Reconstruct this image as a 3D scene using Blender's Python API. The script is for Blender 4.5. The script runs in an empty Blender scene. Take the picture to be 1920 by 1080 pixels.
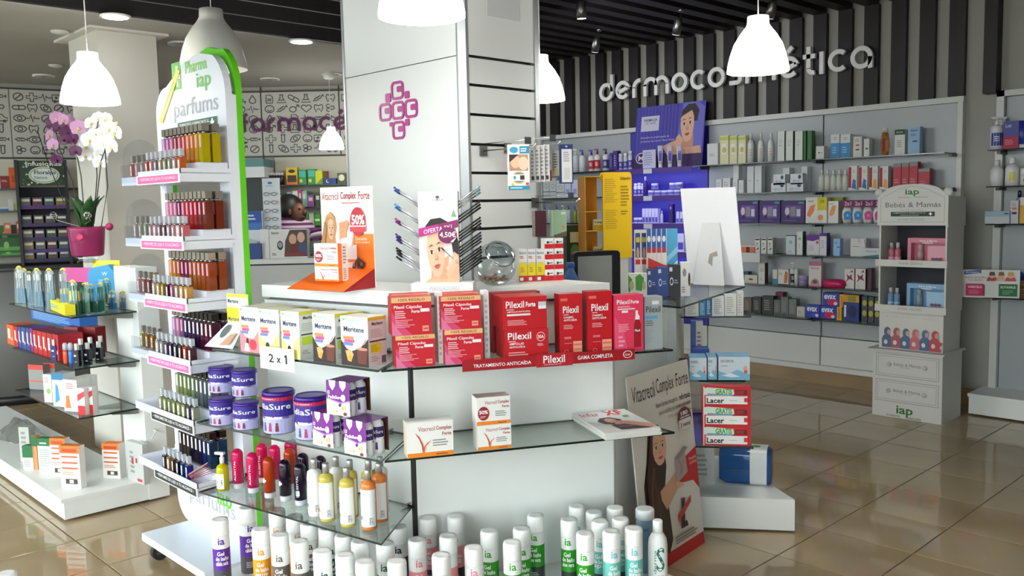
import bpy, math, random
from mathutils import Vector, Matrix
random.seed(7)
PI = math.pi
SC = bpy.context.scene
COL = SC.collection

# ------------------------------------------------------------------ camera
FPX, PITCH, ROLL, YAW = 1659.6, .09421, -.02125, -.80235
CAM = Vector((0, 0, 1.6))
_cy, _sy = math.cos(YAW), math.sin(YAW)
_r0, _f0, _u0 = Vector((_cy, -_sy, 0)), Vector((_sy, _cy, 0)), Vector((0, 0, 1))
FW = _f0*math.cos(PITCH) - _u0*math.sin(PITCH)
_u1 = _f0*math.sin(PITCH) + _u0*math.cos(PITCH)
RT = _r0*math.cos(ROLL) + _u1*math.sin(ROLL)
UP = -_r0*math.sin(ROLL) + _u1*math.cos(ROLL)
cd = bpy.data.cameras.new('camera'); cam = bpy.data.objects.new('camera', cd); COL.objects.link(cam)
cd.sensor_width = 36; cd.lens = FPX/1920*36; cd.clip_start = .05; cd.clip_end = 200
m = Matrix((( RT.x, UP.x, -FW.x, CAM.x), (RT.y, UP.y, -FW.y, CAM.y), (RT.z, UP.z, -FW.z, CAM.z), (0, 0, 0, 1)))
cam.matrix_world = m
SC.camera = cam

# ------------------------------------------------------------------ world, exposure
SC.view_settings.view_transform = 'Standard'
SC.view_settings.look = 'None'
SC.view_settings.gamma = 1
SC.view_settings.use_curve_mapping = False
SC.view_settings.exposure = 1.85
w = bpy.data.worlds.new('sky'); SC.world = w; w.use_nodes = True
bg = w.node_tree.nodes['Background']
bg.inputs[0].default_value = (.97, .98, 1, 1); bg.inputs[1].default_value = 2.6
SC.cycles.max_bounces = 8; SC.cycles.diffuse_bounces = 4; SC.cycles.glossy_bounces = 4
SC.cycles.transmission_bounces = 6; SC.cycles.transparent_max_bounces = 24
SC.cycles.caustics_reflective = False; SC.cycles.caustics_refractive = False
SC.cycles.sample_clamp_indirect = 4

# ------------------------------------------------------------------ geometry from the survey of the place
def ray(x, y): return FW + RT*((x-960)/FPX) - UP*((y-540)/FPX)
def atz(x, y, z):
    d = ray(x, y); return CAM + d*((z-CAM.z)/d.z)
class Panel:
    """a vertical face: p0 on plan, angle of its run; outward is to the right of the run"""
    def __init__(s, x, y, deg):
        s.o = Vector((x, y, 0)); a = math.radians(deg); s.deg = deg; s.rz = a
        s.t = Vector((math.cos(a), math.sin(a), 0)); s.n = Vector((math.sin(a), -math.cos(a), 0))
    def pt(s, u, off, z): return s.o + s.t*u + s.n*off + Vector((0, 0, z))
    def hit(s, off, x, y):
        d = ray(x, y); p = s.o + s.n*off
        return CAM + d*((p-CAM).dot(s.n)/d.dot(s.n))
    def u(s, p): return (p-s.o).dot(s.t)
    def off(s, p): return (p-s.o).dot(s.n)
    def span(s, off, x0, x1, yt, z):
        a, b = s.hit(off, x0, yt), s.hit(off, x1, yt)
        return (s.u(a)+s.u(b))/2, abs(s.u(b)-s.u(a)), max(.005, (a.z+b.z)/2 - z)

# ------------------------------------------------------------------ materials
def lin(h):
    h = h.lstrip('#'); v = [int(h[i:i+2], 16)/255 for i in (0, 2, 4)]
    return tuple((c/12.92 if c <= .04045 else ((c+.055)/1.055)**2.4) for c in v)
_M = {}
def C(h, rough=.5, metal=0., coat=0., spec=.5):
    k = ('c', h, rough, metal, coat, spec)
    if k in _M: return _M[k]
    m = bpy.data.materials.new('paint_'+h.lstrip('#')); m.use_nodes = True
    b = m.node_tree.nodes['Principled BSDF']
    b.inputs['Base Color'].default_value = (*lin(h), 1)
    b.inputs['Roughness'].default_value = rough; b.inputs['Metallic'].default_value = metal
    b.inputs['Coat Weight'].default_value = coat
    b.inputs['Specular IOR Level'].default_value = spec
    _M[k] = m; return m
def E(h, s):
    k = ('e', h, s)
    if k in _M: return _M[k]
    m = bpy.data.materials.new('lit_'+h.lstrip('#')); m.use_nodes = True
    b = m.node_tree.nodes['Principled BSDF']
    b.inputs['Base Color'].default_value = (*lin(h), 1)
    b.inputs['Emission Color'].default_value = (*lin(h), 1); b.inputs['Emission Strength'].default_value = s
    _M[k] = m; return m
def T(h, fac=.4, rough=.08):
    """coloured see-through plastic or liquid: part transparent, part glossy"""
    k = ('t', h, fac, rough)
    if k in _M: return _M[k]
    m = bpy.data.materials.new('tint_'+h.lstrip('#')); m.use_nodes = True
    nt = m.node_tree; b = nt.nodes['Principled BSDF']; out = nt.nodes['Material Output']
    b.inputs['Base Color'].default_value = (*lin(h), 1); b.inputs['Roughness'].default_value = rough
    t = nt.nodes.new('ShaderNodeBsdfTransparent'); c = lin(h)
    t.inputs[0].default_value = tuple(.25+.75*x for x in c)+(1,)
    mx = nt.nodes.new('ShaderNodeMixShader'); mx.inputs[0].default_value = fac
    nt.links.new(b.outputs[0], mx.inputs[1]); nt.links.new(t.outputs[0], mx.inputs[2]); nt.links.new(mx.outputs[0], out.inputs[0])
    _M[k] = m; return m
def GLASS(h='f4faf7', refl=.05, key=''):
    k = ('g', h, refl, key)
    if k in _M: return _M[k]
    m = bpy.data.materials.new('clear_glass_'+h); m.use_nodes = True
    nt = m.node_tree; nt.nodes.remove(nt.nodes['Principled BSDF']); out = nt.nodes['Material Output']
    t = nt.nodes.new('ShaderNodeBsdfTransparent'); t.inputs[0].default_value = (*lin(h), 1)
    g = nt.nodes.new('ShaderNodeBsdfGlossy'); g.inputs['Roughness'].default_value = .03
    fr = nt.nodes.new('ShaderNodeLayerWeight'); fr.inputs[0].default_value = .25
    mr = nt.nodes.new('ShaderNodeMapRange'); mr.inputs['To Min'].default_value = refl; mr.inputs['To Max'].default_value = .15 if key else .55
    nt.links.new(fr.outputs['Fresnel'], mr.inputs['Value'])
    mx = nt.nodes.new('ShaderNodeMixShader')
    nt.links.new(mr.outputs[0], mx.inputs[0]); nt.links.new(t.outputs[0], mx.inputs[1]); nt.links.new(g.outputs[0], mx.inputs[2])
    nt.links.new(mx.outputs[0], out.inputs[0]); _M[k] = m; return m
def NOISY(key, c1, c2, scale=(4, 4, 4), rough=.5, bump=0., detail=4, spec=.5, coat=0.):
    k = ('n', key)
    if k in _M: return _M[k]
    m = bpy.data.materials.new(key); m.use_nodes = True; nt = m.node_tree; b = nt.nodes['Principled BSDF']
    tc = nt.nodes.new('ShaderNodeTexCoord'); mp = nt.nodes.new('ShaderNodeMapping'); mp.inputs['Scale'].default_value = scale
    n = nt.nodes.new('ShaderNodeTexNoise'); n.inputs['Scale'].default_value = 1; n.inputs['Detail'].default_value = detail
    cr = nt.nodes.new('ShaderNodeValToRGB')
    cr.color_ramp.elements[0].position = .3; cr.color_ramp.elements[1].position = .7
    cr.color_ramp.elements[0].color = (*lin(c1), 1); cr.color_ramp.elements[1].color = (*lin(c2), 1)
    L = nt.links.new
    L(tc.outputs['Object'], mp.inputs[0]); L(mp.outputs[0], n.inputs['Vector']); L(n.outputs['Fac'], cr.inputs[0]); L(cr.outputs[0], b.inputs['Base Color'])
    b.inputs['Roughness'].default_value = rough; b.inputs['Specular IOR Level'].default_value = spec; b.inputs['Coat Weight'].default_value = coat
    if bump:
        bp = nt.nodes.new('ShaderNodeBump'); bp.inputs['Strength'].default_value = bump; bp.inputs['Distance'].default_value = .002
        L(n.outputs['Fac'], bp.inputs['Height']); L(bp.outputs[0], b.inputs['Normal'])
    _M[k] = m; return m
WHITE = NOISY('white_laminate', 'e4e6e4', 'e9ebe9', (3, 3, 3), .35)
PLASTER = NOISY('painted_plaster', '9f9d96', 'a7a59e', (2, 2, 2), .8)
WOOD = NOISY('dark_stained_wood', '130e10', '1d1619', (30, 30, 2), .55, .1)
CHROME = C('c8c8c8', .18, 1.)
STEEL = C('8a8a88', .35, 1.)
BLACK = C('17171a', .4)
GLS = GLASS()
GEDGE = C('0f1f1c', .15)
ACRY = GLASS('f6f8fa', .03, 'soft')

# ------------------------------------------------------------------ text as flat glyph meshes
_TX = {}
def glyphs(s, bold=0.):
    k = (s, bold)
    if k in _TX: return _TX[k]
    cu = bpy.data.curves.new('tmp', 'FONT'); cu.body = s; cu.resolution_u = 2; cu.fill_mode = 'FRONT'; cu.offset = bold
    ob = bpy.data.objects.new('tmp', cu); COL.objects.link(ob)
    dg = bpy.context.evaluated_depsgraph_get(); ev = ob.evaluated_get(dg); me = ev.to_mesh()
    V = [(v.co.x, v.co.y) for v in me.vertices]; Fc = [tuple(p.vertices) for p in me.polygons]
    ev.to_mesh_clear(); bpy.data.objects.remove(ob); bpy.data.curves.remove(cu)
    x0 = min(v[0] for v in V); x1 = max(v[0] for v in V); y0 = min(v[1] for v in V); y1 = max(v[1] for v in V)
    V = [((x-x0)/(x1-x0), (y-y0)/(y1-y0)) for x, y in V]
    _TX[k] = (V, Fc); return _TX[k]

# ------------------------------------------------------------------ mesh builder
class MB:
    def __init__(s): s.v = []; s.f = []; s.mi = []; s.m = []; s.sm = []
    def mat(s, m):
        if isinstance(m, str): m = C(m)
        if m not in s.m: s.m.append(m)
        return s.m.index(m)
    def face(s, idx, m, smooth=False): s.f.append(idx); s.mi.append(s.mat(m)); s.sm.append(smooth)
    def add(s, V, Fc, m, smooth=False):
        b = len(s.v); s.v += [tuple(x) for x in V]; k = s.mat(m)
        for f in Fc: s.f.append(tuple(b+i for i in f)); s.mi.append(k); s.sm.append(smooth)
    def box(s, x0, x1, y0, y1, z0, z1, m, front=None, side=None, top=None):
        V = [(x0, y0, z0), (x1, y0, z0), (x1, y1, z0), (x0, y1, z0), (x0, y0, z1), (x1, y0, z1), (x1, y1, z1), (x0, y1, z1)]
        s.add(V, [(3, 2, 1, 0), (2, 3, 7, 6)], m)
        s.add(V, [(0, 1, 5, 4)], front or m); s.add(V, [(1, 2, 6, 5), (3, 0, 4, 7)], side or m); s.add(V, [(4, 5, 6, 7)], top or m)
        return s
    def cbox(s, c, sz, m, **k):
        return s.box(c[0]-sz[0]/2, c[0]+sz[0]/2, c[1]-sz[1]/2, c[1]+sz[1]/2, c[2]-sz[2]/2, c[2]+sz[2]/2, m, **k)
    def prism(s, P, z0, z1, m, side=None):
        n = len(P); a = sum(P[i][0]*P[(i+1) % n][1]-P[(i+1) % n][0]*P[i][1] for i in range(n))
        if a < 0: P = P[::-1]
        V = [(x, y, z0) for x, y in P]+[(x, y, z1) for x, y in P]
        s.add(V, [tuple(range(n, 2*n)), tuple(range(n-1, -1, -1))], m)
        s.add(V, [(i, (i+1) % n, n+(i+1) % n, n+i) for i in range(n)], side or m); return s
    def slab(s, P, y0, y1, m, side=None):
        """polygon P in x,z given thickness along y (y0 is the front)"""
        n = len(P); a = sum(P[i][0]*P[(i+1) % n][1]-P[(i+1) % n][0]*P[i][1] for i in range(n))
        if a < 0: P = P[::-1]
        V = [(x, y0, z) for x, z in P]+[(x, y1, z) for x, z in P]
        s.add(V, [tuple(range(n)), tuple(range(2*n-1, n-1, -1))], m)
        s.add(V, [((i+1) % n, i, n+i, n+(i+1) % n) for i in range(n)], side or m); return s
    def lathe(s, prof, n=20, c=(0, 0, 0), m=None, sx=1., sy=1., close=True):
        """prof: (radius, z[, material]) from bottom to top"""
        b = len(s.v)
        for p in prof:
            for i in range(n):
                a = 2*PI*i/n; s.v.append((c[0]+p[0]*math.cos(a)*sx, c[1]+p[0]*math.sin(a)*sy, c[2]+p[1]))
        for k in range(len(prof)-1):
            mm = s.mat(prof[k][2] if len(prof[k]) > 2 else m)
            for i in range(n):
                j = (i+1) % n; s.f.append((b+k*n+i, b+k*n+j, b+(k+1)*n+j, b+(k+1)*n+i)); s.mi.append(mm); s.sm.append(True)
        if close:
            mt = s.mat(prof[-2][2] if len(prof[-2]) > 2 else m)
            s.f.append(tuple(b+(len(prof)-1)*n+i for i in range(n))); s.mi.append(mt); s.sm.append(False)
            mt = s.mat(prof[0][2] if len(prof[0]) > 2 else m)
            s.f.append(tuple(b+n-1-i for i in range(n))); s.mi.append(mt); s.sm.append(False)
        return s
    def tube(s, pts, r, m, n=8):
        pts = [Vector(p) for p in pts]; b = len(s.v); k = s.mat(m)
        for i, p in enumerate(pts):
            d = (pts[min(i+1, len(pts)-1)]-pts[max(i-1, 0)]).normalized()
            a = d.cross(Vector((0, 0, 1)) if abs(d.z) < .9 else Vector((1, 0, 0))).normalized(); c = d.cross(a)
            rr = r[i] if isinstance(r, (list, tuple)) else r
            for j in range(n):
                t = 2*PI*j/n; q = p+a*(rr*math.cos(t))+c*(rr*math.sin(t)); s.v.append(tuple(q))
        for i in range(len(pts)-1):
            for j in range(n):
                q = (j+1) % n; s.f.append((b+i*n+j, b+i*n+q, b+(i+1)*n+q, b+(i+1)*n+j)); s.mi.append(k); s.sm.append(True)
        s.f.append(tuple(b+n-1-j for j in range(n))); s.f.append(tuple(b+(len(pts)-1)*n+j for j in range(n)))
        s.mi += [k, k]; s.sm += [False, False]; return s
    def ball(s, c, r, m, n=14, k=9, sx=1, sy=1, sz=1):
        pr = [(max(r*math.sin(PI*i/k), 1e-4), -r*math.cos(PI*i/k)*sz) for i in range(k+1)]
        return s.lathe(pr, n, c, m, sx, sy)
    def ribbon(s, P, wd, y0, y1, m, closed=False, f=lambda x, z: (x, z)):
        """flat stroke of width wd along P in x,z, from y0 (front) to y1"""
        n = len(P); L = []
        for i in range(n):
            a = P[(i-1) % n] if (closed or i > 0) else P[i]; c = P[(i+1) % n] if (closed or i < n-1) else P[i]
            dx, dz = c[0]-a[0], c[1]-a[1]; q = math.hypot(dx, dz) or 1
            L.append((-dz/q*wd/2, dx/q*wd/2))
        A = [f(P[i][0]+L[i][0], P[i][1]+L[i][1]) for i in range(n)]; B = [f(P[i][0]-L[i][0], P[i][1]-L[i][1]) for i in range(n)]
        V = [(x, y0, z) for x, z in A]+[(x, y0, z) for x, z in B]
        R = range(n if closed else n-1); q = lambda i: (i+1) % n
        s.add(V, [(i+n, q(i)+n, q(i), i) for i in R], m)
        if y1 != y0:
            V2 = V+[(x, y1, z) for x, z in A]+[(x, y1, z) for x, z in B]
            s.add(V2, [(i, q(i), q(i)+2*n, i+2*n) for i in R]+[(i+3*n, q(i)+3*n, q(i)+n, i+n) for i in R]
                  + ([] if closed else [(0, 2*n, 3*n, n), (n-1, 2*n-1, 4*n-1, 3*n-1)]), m)
        return s
    def mesh(s, name):
        me = bpy.data.meshes.new(name); me.from_pydata(s.v, [], s.f)
        for m in s.m: me.materials.append(m)
        me.polygons.foreach_set('material_index', s.mi); me.polygons.foreach_set('use_smooth', s.sm)
        me.update(); return me
def arc(cx, cy, r, a0, a1, n=16, ry=None):
    ry = r if ry is None else ry
    return [(cx+r*math.cos(math.radians(a0+(a1-a0)*i/n)), cy+ry*math.sin(math.radians(a0+(a1-a0)*i/n))) for i in range(n+1)]
def rrect(x0, z0, x1, z1, r, n=4):
    return arc(x1-r, z1-r, r, 0, 90, n)+arc(x0+r, z1-r, r, 90, 180, n)+arc(x0+r, z0+r, r, 180, 270, n)+arc(x1-r, z0+r, r, 270, 360, n)

# ------------------------------------------------------------------ objects
def obj(name, me, parent=None, loc=(0, 0, 0), rz=0., rx=0., sc=None):
    if isinstance(me, MB): me = me.mesh(name)
    o = bpy.data.objects.new(name, me); COL.objects.link(o); o.location = loc
    if rz or rx: o.rotation_euler = (rx, 0, rz)
    if sc: o.scale = sc
    if parent: o.parent = parent
    return o
def tag(o, label, cat, group=None):
    o['label'] = label; o['category'] = cat
    if group: o['group'] = group
    return o
def struct(name, me, parent=None, **k):
    o = obj(name, me, parent, **k)
    if not parent: o['kind'] = 'structure'
    return o
def empty(name, label, cat, group=None, loc=(0, 0, 0), rz=0.):
    o = bpy.data.objects.new(name, None); COL.objects.link(o); o.location = loc; o.rotation_euler = (0, 0, rz)
    o.empty_display_size = .05
    return tag(o, label, cat, group)
def clone(root, loc, rz=None, label=None, group=None, sc=None):
    r = root.copy(); COL.objects.link(r); r.location = loc
    if rz is not None: r.rotation_euler = (0, 0, rz)
    if label: r['label'] = label
    if group: r['group'] = group
    if sc: r.scale = sc
    for ch in list(root.children):
        c = ch.copy(); COL.objects.link(c); c.parent = r
        for g in list(ch.children):
            d = g.copy(); COL.objects.link(d); d.parent = c
    return r

# ------------------------------------------------------------------ flat print on a face (front -y, side +x, top +z) or round a cylinder
def printmesh(name, items, w, h, d=0., face='front', cyl=None, z0=0., eps=.0005, rnd=.55, step=.00022):
    """items in 0..1 of the face: r rect, e ellipse, p polygon, t text, s small-print bars, k stroke"""
    B = MB(); rg = random.Random(3)
    def mp(u, v, e):
        if cyl:
            a = (u-.5)*w/cyl; R = cyl+e; return (R*math.sin(a), -R*math.cos(a), z0+v*h)
        x, z = (u-.5)*w, v*h
        if face == 'front': return (x, -d/2-e, z0+z)
        if face == 'side': return (d/2+e, x, z0+z)
        return (x, (v-.5)*h, z0+e)
    def poly(P, col, e):
        a = sum(P[i][0]*P[(i+1) % len(P)][1]-P[(i+1) % len(P)][0]*P[i][1] for i in range(len(P)))
        if a < 0: P = P[::-1]
        m = C(col, rnd) if isinstance(col, str) else col
        B.add([mp(u, v, e) for u, v in P], [tuple(range(len(P)))], m)
    def rect(u0, v0, u1, v1, col, e):
        n = max(1, int(abs(u1-u0)*w/cyl/.25)) if cyl else 1
        for i in range(n):
            a, b = u0+(u1-u0)*i/n, u0+(u1-u0)*(i+1)/n; poly([(a, v0), (b, v0), (b, v1), (a, v1)], col, e)
    for k, it in enumerate(items):
        e = eps+k*step; t = it[0]
        if t == 'r': rect(*it[1:5], it[5], e)
        elif t == 'e': poly([(it[1]+it[3]*math.cos(2*PI*i/20), it[2]+it[4]*math.sin(2*PI*i/20)) for i in range(20)], it[5], e)
        elif t == 'p': poly(list(it[1]), it[2], e)
        elif t == 'k':
            P = it[1]; wd = it[2]; m = C(it[3], rnd)
            for i in range(len(P)-1):
                (a, b), (c, g) = P[i], P[i+1]; dx, dy = (c-a)*w, (g-b)*h; q = math.hypot(dx, dy) or 1
                ox, oy = -dy/q*wd/2/w, dx/q*wd/2/h
                B.add([mp(a+ox, b+oy, e), mp(a-ox, b-oy, e), mp(c-ox, g-oy, e), mp(c+ox, g+oy, e)], [(0, 1, 2, 3)], m)
        elif t == 't':
            V, Fc = glyphs(it[1], it[7] if len(it) > 7 else 0.)
            u0, v0, u1, v1 = it[2:6]
            dv = it[8] if len(it) > 8 else 0.
            m = C(it[6], rnd) if isinstance(it[6], str) else it[6]
            B.add([mp(u0+(u1-u0)*x, v0+(v1-v0)*y+dv*x, e) for x, y in V], Fc, m)
        elif t == 's':
            u0, v0, u1, v1, n, col = it[1:7]; hh = (v1-v0)/n
            for i in range(n):
                q = u0+(u1-u0)*rg.uniform(.6, 1.); v = v1-(i+1)*hh
                rect(u0, v+hh*.25, q, v+hh*.75, col, e)
    return B.mesh(name)

def carton(name, label, cat, loc, rz, w, d, h, body, prints=(), side=(), front=None, sidec=None, top=None, group=None, topp=()):
    """a printed box: root = the carton, child = its print"""
    B = MB(); S = lambda c: C(c, .45) if isinstance(c, str) else c
    B.box(-w/2, w/2, -d/2, d/2, 0, h, S(body), front=S(front) if front else None, side=S(sidec) if sidec else None, top=S(top) if top else None)
    o = obj(name, B, None, loc, rz); tag(o, label, cat, group)
    if prints: obj('front_print', printmesh('front_print', prints, w, h, d), o)
    if side: obj('side_print', printmesh('side_print', side, d, h, w, 'side'), o)
    if topp: obj('top_print', printmesh('top_print', topp, w, d, 0, 'top', z0=h), o)
    return o
def seat(P, off, x0, x1, yt, z, d):
    """box front face on plane off of panel P between photo columns x0..x1 with its top at yt, standing at height z"""
    u, w, h = P.span(off, x0, x1, yt, z); return P.pt(u, off-d/2, z), w, h

# ================================================================== THE ROOM
IF = Panel(-2.655, 2.019, 62); IL = Panel(-2.655, 2.019, 10); IR = Panel(-2.267, 2.749, 114)
WR = Panel(0, 7.15, 0); LG = Panel(0, 1.86, 0); ST = Panel(0, 1.78, 0)
CF = Panel(0, 2.45, 0); CR = Panel(-2.804, 0, 90)

# floor: grout bed with every tile in view its own piece
TX0, TY0, TS = -2.3896, 3.0910, .430
floor = struct('floor', MB().box(-11, 3.5, -3, 9, -.06, -.004, C('6b5a44', .7)))
def tile_mat():
    m = NOISY('polished_tile', 'a18c6c', 'ae997a', (1.6, 1.6, 1.6), .045, 0., 6, .65)
    return m
TM = tile_mat()
tb = MB(); g = .0025; s2 = TS/2-g
tb.v = [(-s2, -s2, -.02), (s2, -s2, -.02), (s2, s2, -.02), (-s2, s2, -.02), (-s2, -s2, -.0012), (s2, -s2, -.0012), (s2, s2, -.0012), (-s2, s2, -.0012),
        (-s2+.002, -s2+.002, 0), (s2-.002, -s2+.002, 0), (s2-.002, s2-.002, 0), (-s2+.002, s2-.002, 0)]
for f in [(0, 1, 5, 4), (1, 2, 6, 5), (2, 3, 7, 6), (3, 0, 4, 7), (4, 5, 9, 8), (5, 6, 10, 9), (6, 7, 11, 10), (7, 4, 8, 11), (8, 9, 10, 11)]: tb.face(f, TM)
TME = tb.mesh('tile'); rest = MB(); ntile = 0
for i in range(-21, 15):
    for j in range(-14, 15):
        cx, cy = TX0+(i+.5)*TS, TY0+(j+.5)*TS
        if not (-10.9 < cx < 3.3 and -2.9 < cy < 8.9): continue
        v = Vector((cx, cy, 0))-CAM; dp = v.dot(FW)
        px = 960+FPX*v.dot(RT)/dp if dp > .3 else -9999; py = 540-FPX*v.dot(UP)/dp if dp > .3 else 0
        if dp > .3 and -140 < px < 2060 and py < 1240 and dp < 9.5 and cy < 7.4 and ntile < 296:
            obj('tile', TME, floor, (cx, cy, 0)); ntile += 1
        else:
            rest.add([(cx+a, cy+b, 0) for a, b in ((-s2, -s2), (s2, -s2), (s2, s2), (-s2, s2))], [(0, 1, 2, 3)], TM)
ro = obj('outer_tiles', rest, floor); ro['kind'] = 'stuff'

# ceilings
ceil = struct('ceiling', MB().box(-5.45, 3.5, -3, 7.3, 3.26, 3.36, C('1c191b', .8)))
SL0, SP, SW = -3.8235, .2175, .115
bm = MB().box(-SW/2, SW/2, -2.9, 7.12, 0, .14, WOOD).mesh('ceiling_beam')
k = -8
while SL0+k*SP < 2.6:
    if SL0+k*SP > -5.38: obj('beam', bm, ceil, (SL0+k*SP, 0, 3.12))
    k += 1
cl = struct('ceiling_left', MB().box(-11, -5.45, -3, 5.2, 2.75, 2.85, PLASTER))
cx_ = struct('ceiling_rear', MB().box(-7.2, -5.45, 5.1, 7.3, 3.26, 3.36, C('1c191b', .8)))
bs = MB().box(-SW/2, SW/2, 5.2, 7.12, 0, .14, WOOD).mesh('ceiling_beam')
for k in range(-14, -7): obj('beam', bs, cx_, (SL0+k*SP, 0, 3.12))
fb = MB().box(-.02, .02, -2.9, 5.2, 0, .09, WOOD).mesh('fascia_board')
for k in range(4): obj('fascia_board', fb, cl, (-5.43+.006*k, 0, 2.76+k*.096))
dl = MB(); dl.lathe([(.07, -.012, C('e8e8e4', .4)), (.085, -.012, C('e8e8e4', .4)), (.085, 0, C('e8e8e4', .4))], 24); DLR = dl.mesh('rim')
def downlight(x, y, lit, note, r=1.):
    p = atz(x, y, 2.748); o = obj('recessed_downlight', DLR, None, p, sc=(r, r, 1))
    tag(o, note, 'ceiling light', 'lit downlights in the white ceiling' if lit else 'unlit downlights in the white ceiling')
    l = MB().lathe([(.001, -.012), (.05, -.016), (.071, -.0125)], 24, m=E('ffffff', 9) if lit else C('a8a8a4', .2, .6), close=False)
    obj('lens', l, o)
downlight(216, 29, True, 'round glowing downlight beside the white pillar cap'); downlight(565, 76, True, 'round glowing downlight by the dark slat edge, next to the clad column')
for x, y in ((82, 141), (338, 80), (506, 147), (622, 138)): downlight(x, y, False, 'round unlit recessed downlight in the white ceiling')
for x, y in ((112, 58), (105, 122)):
    p = atz(x, y, 2.749); tag(obj('smoke_detector', MB().lathe([(.02, -.02), (.05, -.012), (.055, 0)], 18, m=C('c9c9c4', .5)), None, p), 'small flat white detector disc on the white ceiling', 'detector', 'ceiling discs')

# right wall with dark slats
wr = struct('wall_right', MB().box(-9, 3.5, 7.16, 7.3, 0, 3.36, PLASTER))
sm_ = MB().box(-.058, .058, -.045, .0, 0, .78, WOOD).mesh('wall_slat')
k = -14
while True:
    x = SL0+k*SP
    if x > -2.5: break
    if x > -7.0: obj('slat', sm_, wr, (x, 7.16, 2.34))
    k += 1
obj('slat', MB().box(-2.31, -2.22, 7.05, 7.16, 2.33, 3.14, WOOD), wr)
struct('baseboard_right', MB().box(-6.9, 3, 7.13, 7.16, 0, .12, NOISY('brown_skirting', '8a6f4c', '9a7f5a', (3, 3, 3), .3)))

# far walls: two runs meeting at an obtuse corner, with a short return beside the slatted wall
def wallrun(name, a, b, z1=3.3):
    a, b = Vector(a), Vector(b); d = (b-a); L = d.length; ang = math.atan2(d.y, d.x)
    return struct(name, MB().box(0, L, 0, .12, 0, z1, PLASTER), loc=(a.x, a.y, 0), rz=ang), Panel(a.x, a.y, math.degrees(ang)), L
WA, PA, LA_ = wallrun('wall_left', (-9.25, .1), (-8.48, 3.45), 2.75)
WB, PB, LB_ = wallrun('wall_back', (-8.48, 3.45), (-6.85, 5.14), 2.75)
struct('wall_return', MB().box(-6.97, -6.85, 5.1, 7.2, 0, 3.3, PLASTER))
struct('wall_far_left', MB().box(-11, -10.9, -3, 4, 0, 2.75, PLASTER))
# shop front: unseen glazed and solid runs, shaped to steer daylight, behind the photographer
MULL = C('9a9c9e', .35, .8); FY = -2.1
for nm, run in (('wall_front', 0), ('wall_side', 1)):
    B = MB(); PN = GLASS('f6fbfa', .04)
    if run == 0:
        B.box(-11, 2.6, FY-.1, FY, 2.75, 3.36, PLASTER).box(-11, 2.6, FY-.1, FY, 0, .12, PLASTER).box(1.08, 2.6, FY-.1, FY, .12, 2.75, PLASTER); o = struct(nm, B)
        for i in range(8): obj('mullion', MB().box(-.03, .03, FY-.08, FY-.02, .12, 2.75, MULL), o, (-11+i*1.51, 0, 0))
        for i in range(8): obj('pane', MB().box(-11+i*1.51+.03, -11+(i+1)*1.51-.03, FY-.055, FY-.045, .12, 2.75, PN), o)
    else:
        B.box(2.6, 2.7, FY-.1, 7.3, 2.75, 3.36, PLASTER).box(2.6, 2.7, FY-.1, 7.3, 0, .12, PLASTER)
        B.box(2.6, 2.7, -.1, 7.3, .12, 2.75, PLASTER); o = struct(nm, B)
        for i in range(3): obj('mullion', MB().box(2.62, 2.68, -.03, .03, .12, 2.75, MULL), o, (0, FY-.05+i*1.0, 0))
        for i in range(2): obj('pane', MB().box(2.645, 2.655, FY-.05+i*1.0+.03, FY-.05+(i+1)*1.0-.03, .12, 2.75, PN), o)
struct('pavement_ground', MB().box(-40, 40, -40, 40, -.2, -.07, C('8f8d88', .8)))

# ------------------------------------------------------------------ clad column
col = struct('pillar_clad', MB().box(-3.67, -2.83, 2.456, 2.9, 0, 3.3, C('3a3c3e', .6)))
ALU = C('9fa2a4', .4, .6)
def seam_z(x, y): return CF.hit(0, x, y).z
zs = seam_z(750, 126); xl = -3.667
cp = NOISY('cladding_board', 'dcdedd', 'e2e4e3', (1.5, 1.5, 1.5), .4)
obj('cladding_panel', MB().box(xl+.012, -2.835, 2.45, 2.456, zs+.002, 3.3, cp), col)
obj('cladding_panel', MB().box(xl+.012, -2.835, 2.45, 2.456, 0, zs-.002, cp), col)
obj('corner_profile', MB().prism([(-2.835, 2.447), (-2.824, 2.447), (-2.8, 2.471), (-2.8, 2.485), (-2.83, 2.485), (-2.835, 2.46)], 0, 3.3, ALU), col)
obj('corner_profile', MB().box(xl-.003, xl+.012, 2.446, 2.9, 0, 3.3, ALU), col)
gz = [CR.hit(0, 881, y).z for y in (105, 158.5, 214, 270, 324, 377, 430, 486)]
gz = [3.3]+gz
for a, b in zip(gz[:-1], gz[1:]):
    obj('slat_panel', MB().box(-2.812, -2.804, 2.487, 2.878, b+.006, a-(0.001 if a > 3.2 else .006), cp), col)
obj('slat_panel', MB().box(-2.812, -2.804, 2.487, 2.878, 0, gz[-1]-.006, cp), col)
obj('corner_profile', MB().box(-2.83, -2.8, 2.878, 2.903, 0, 3.3, ALU), col)
a, b = CR.hit(0, 912, 20), CR.hit(0, 973, 20)
obj('access_panel', MB().box(-2.803, -2.800, a.y, b.y, CR.hit(0, 940, 34).z, 2.75, C('c9cbcc', .5)), col)
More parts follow.
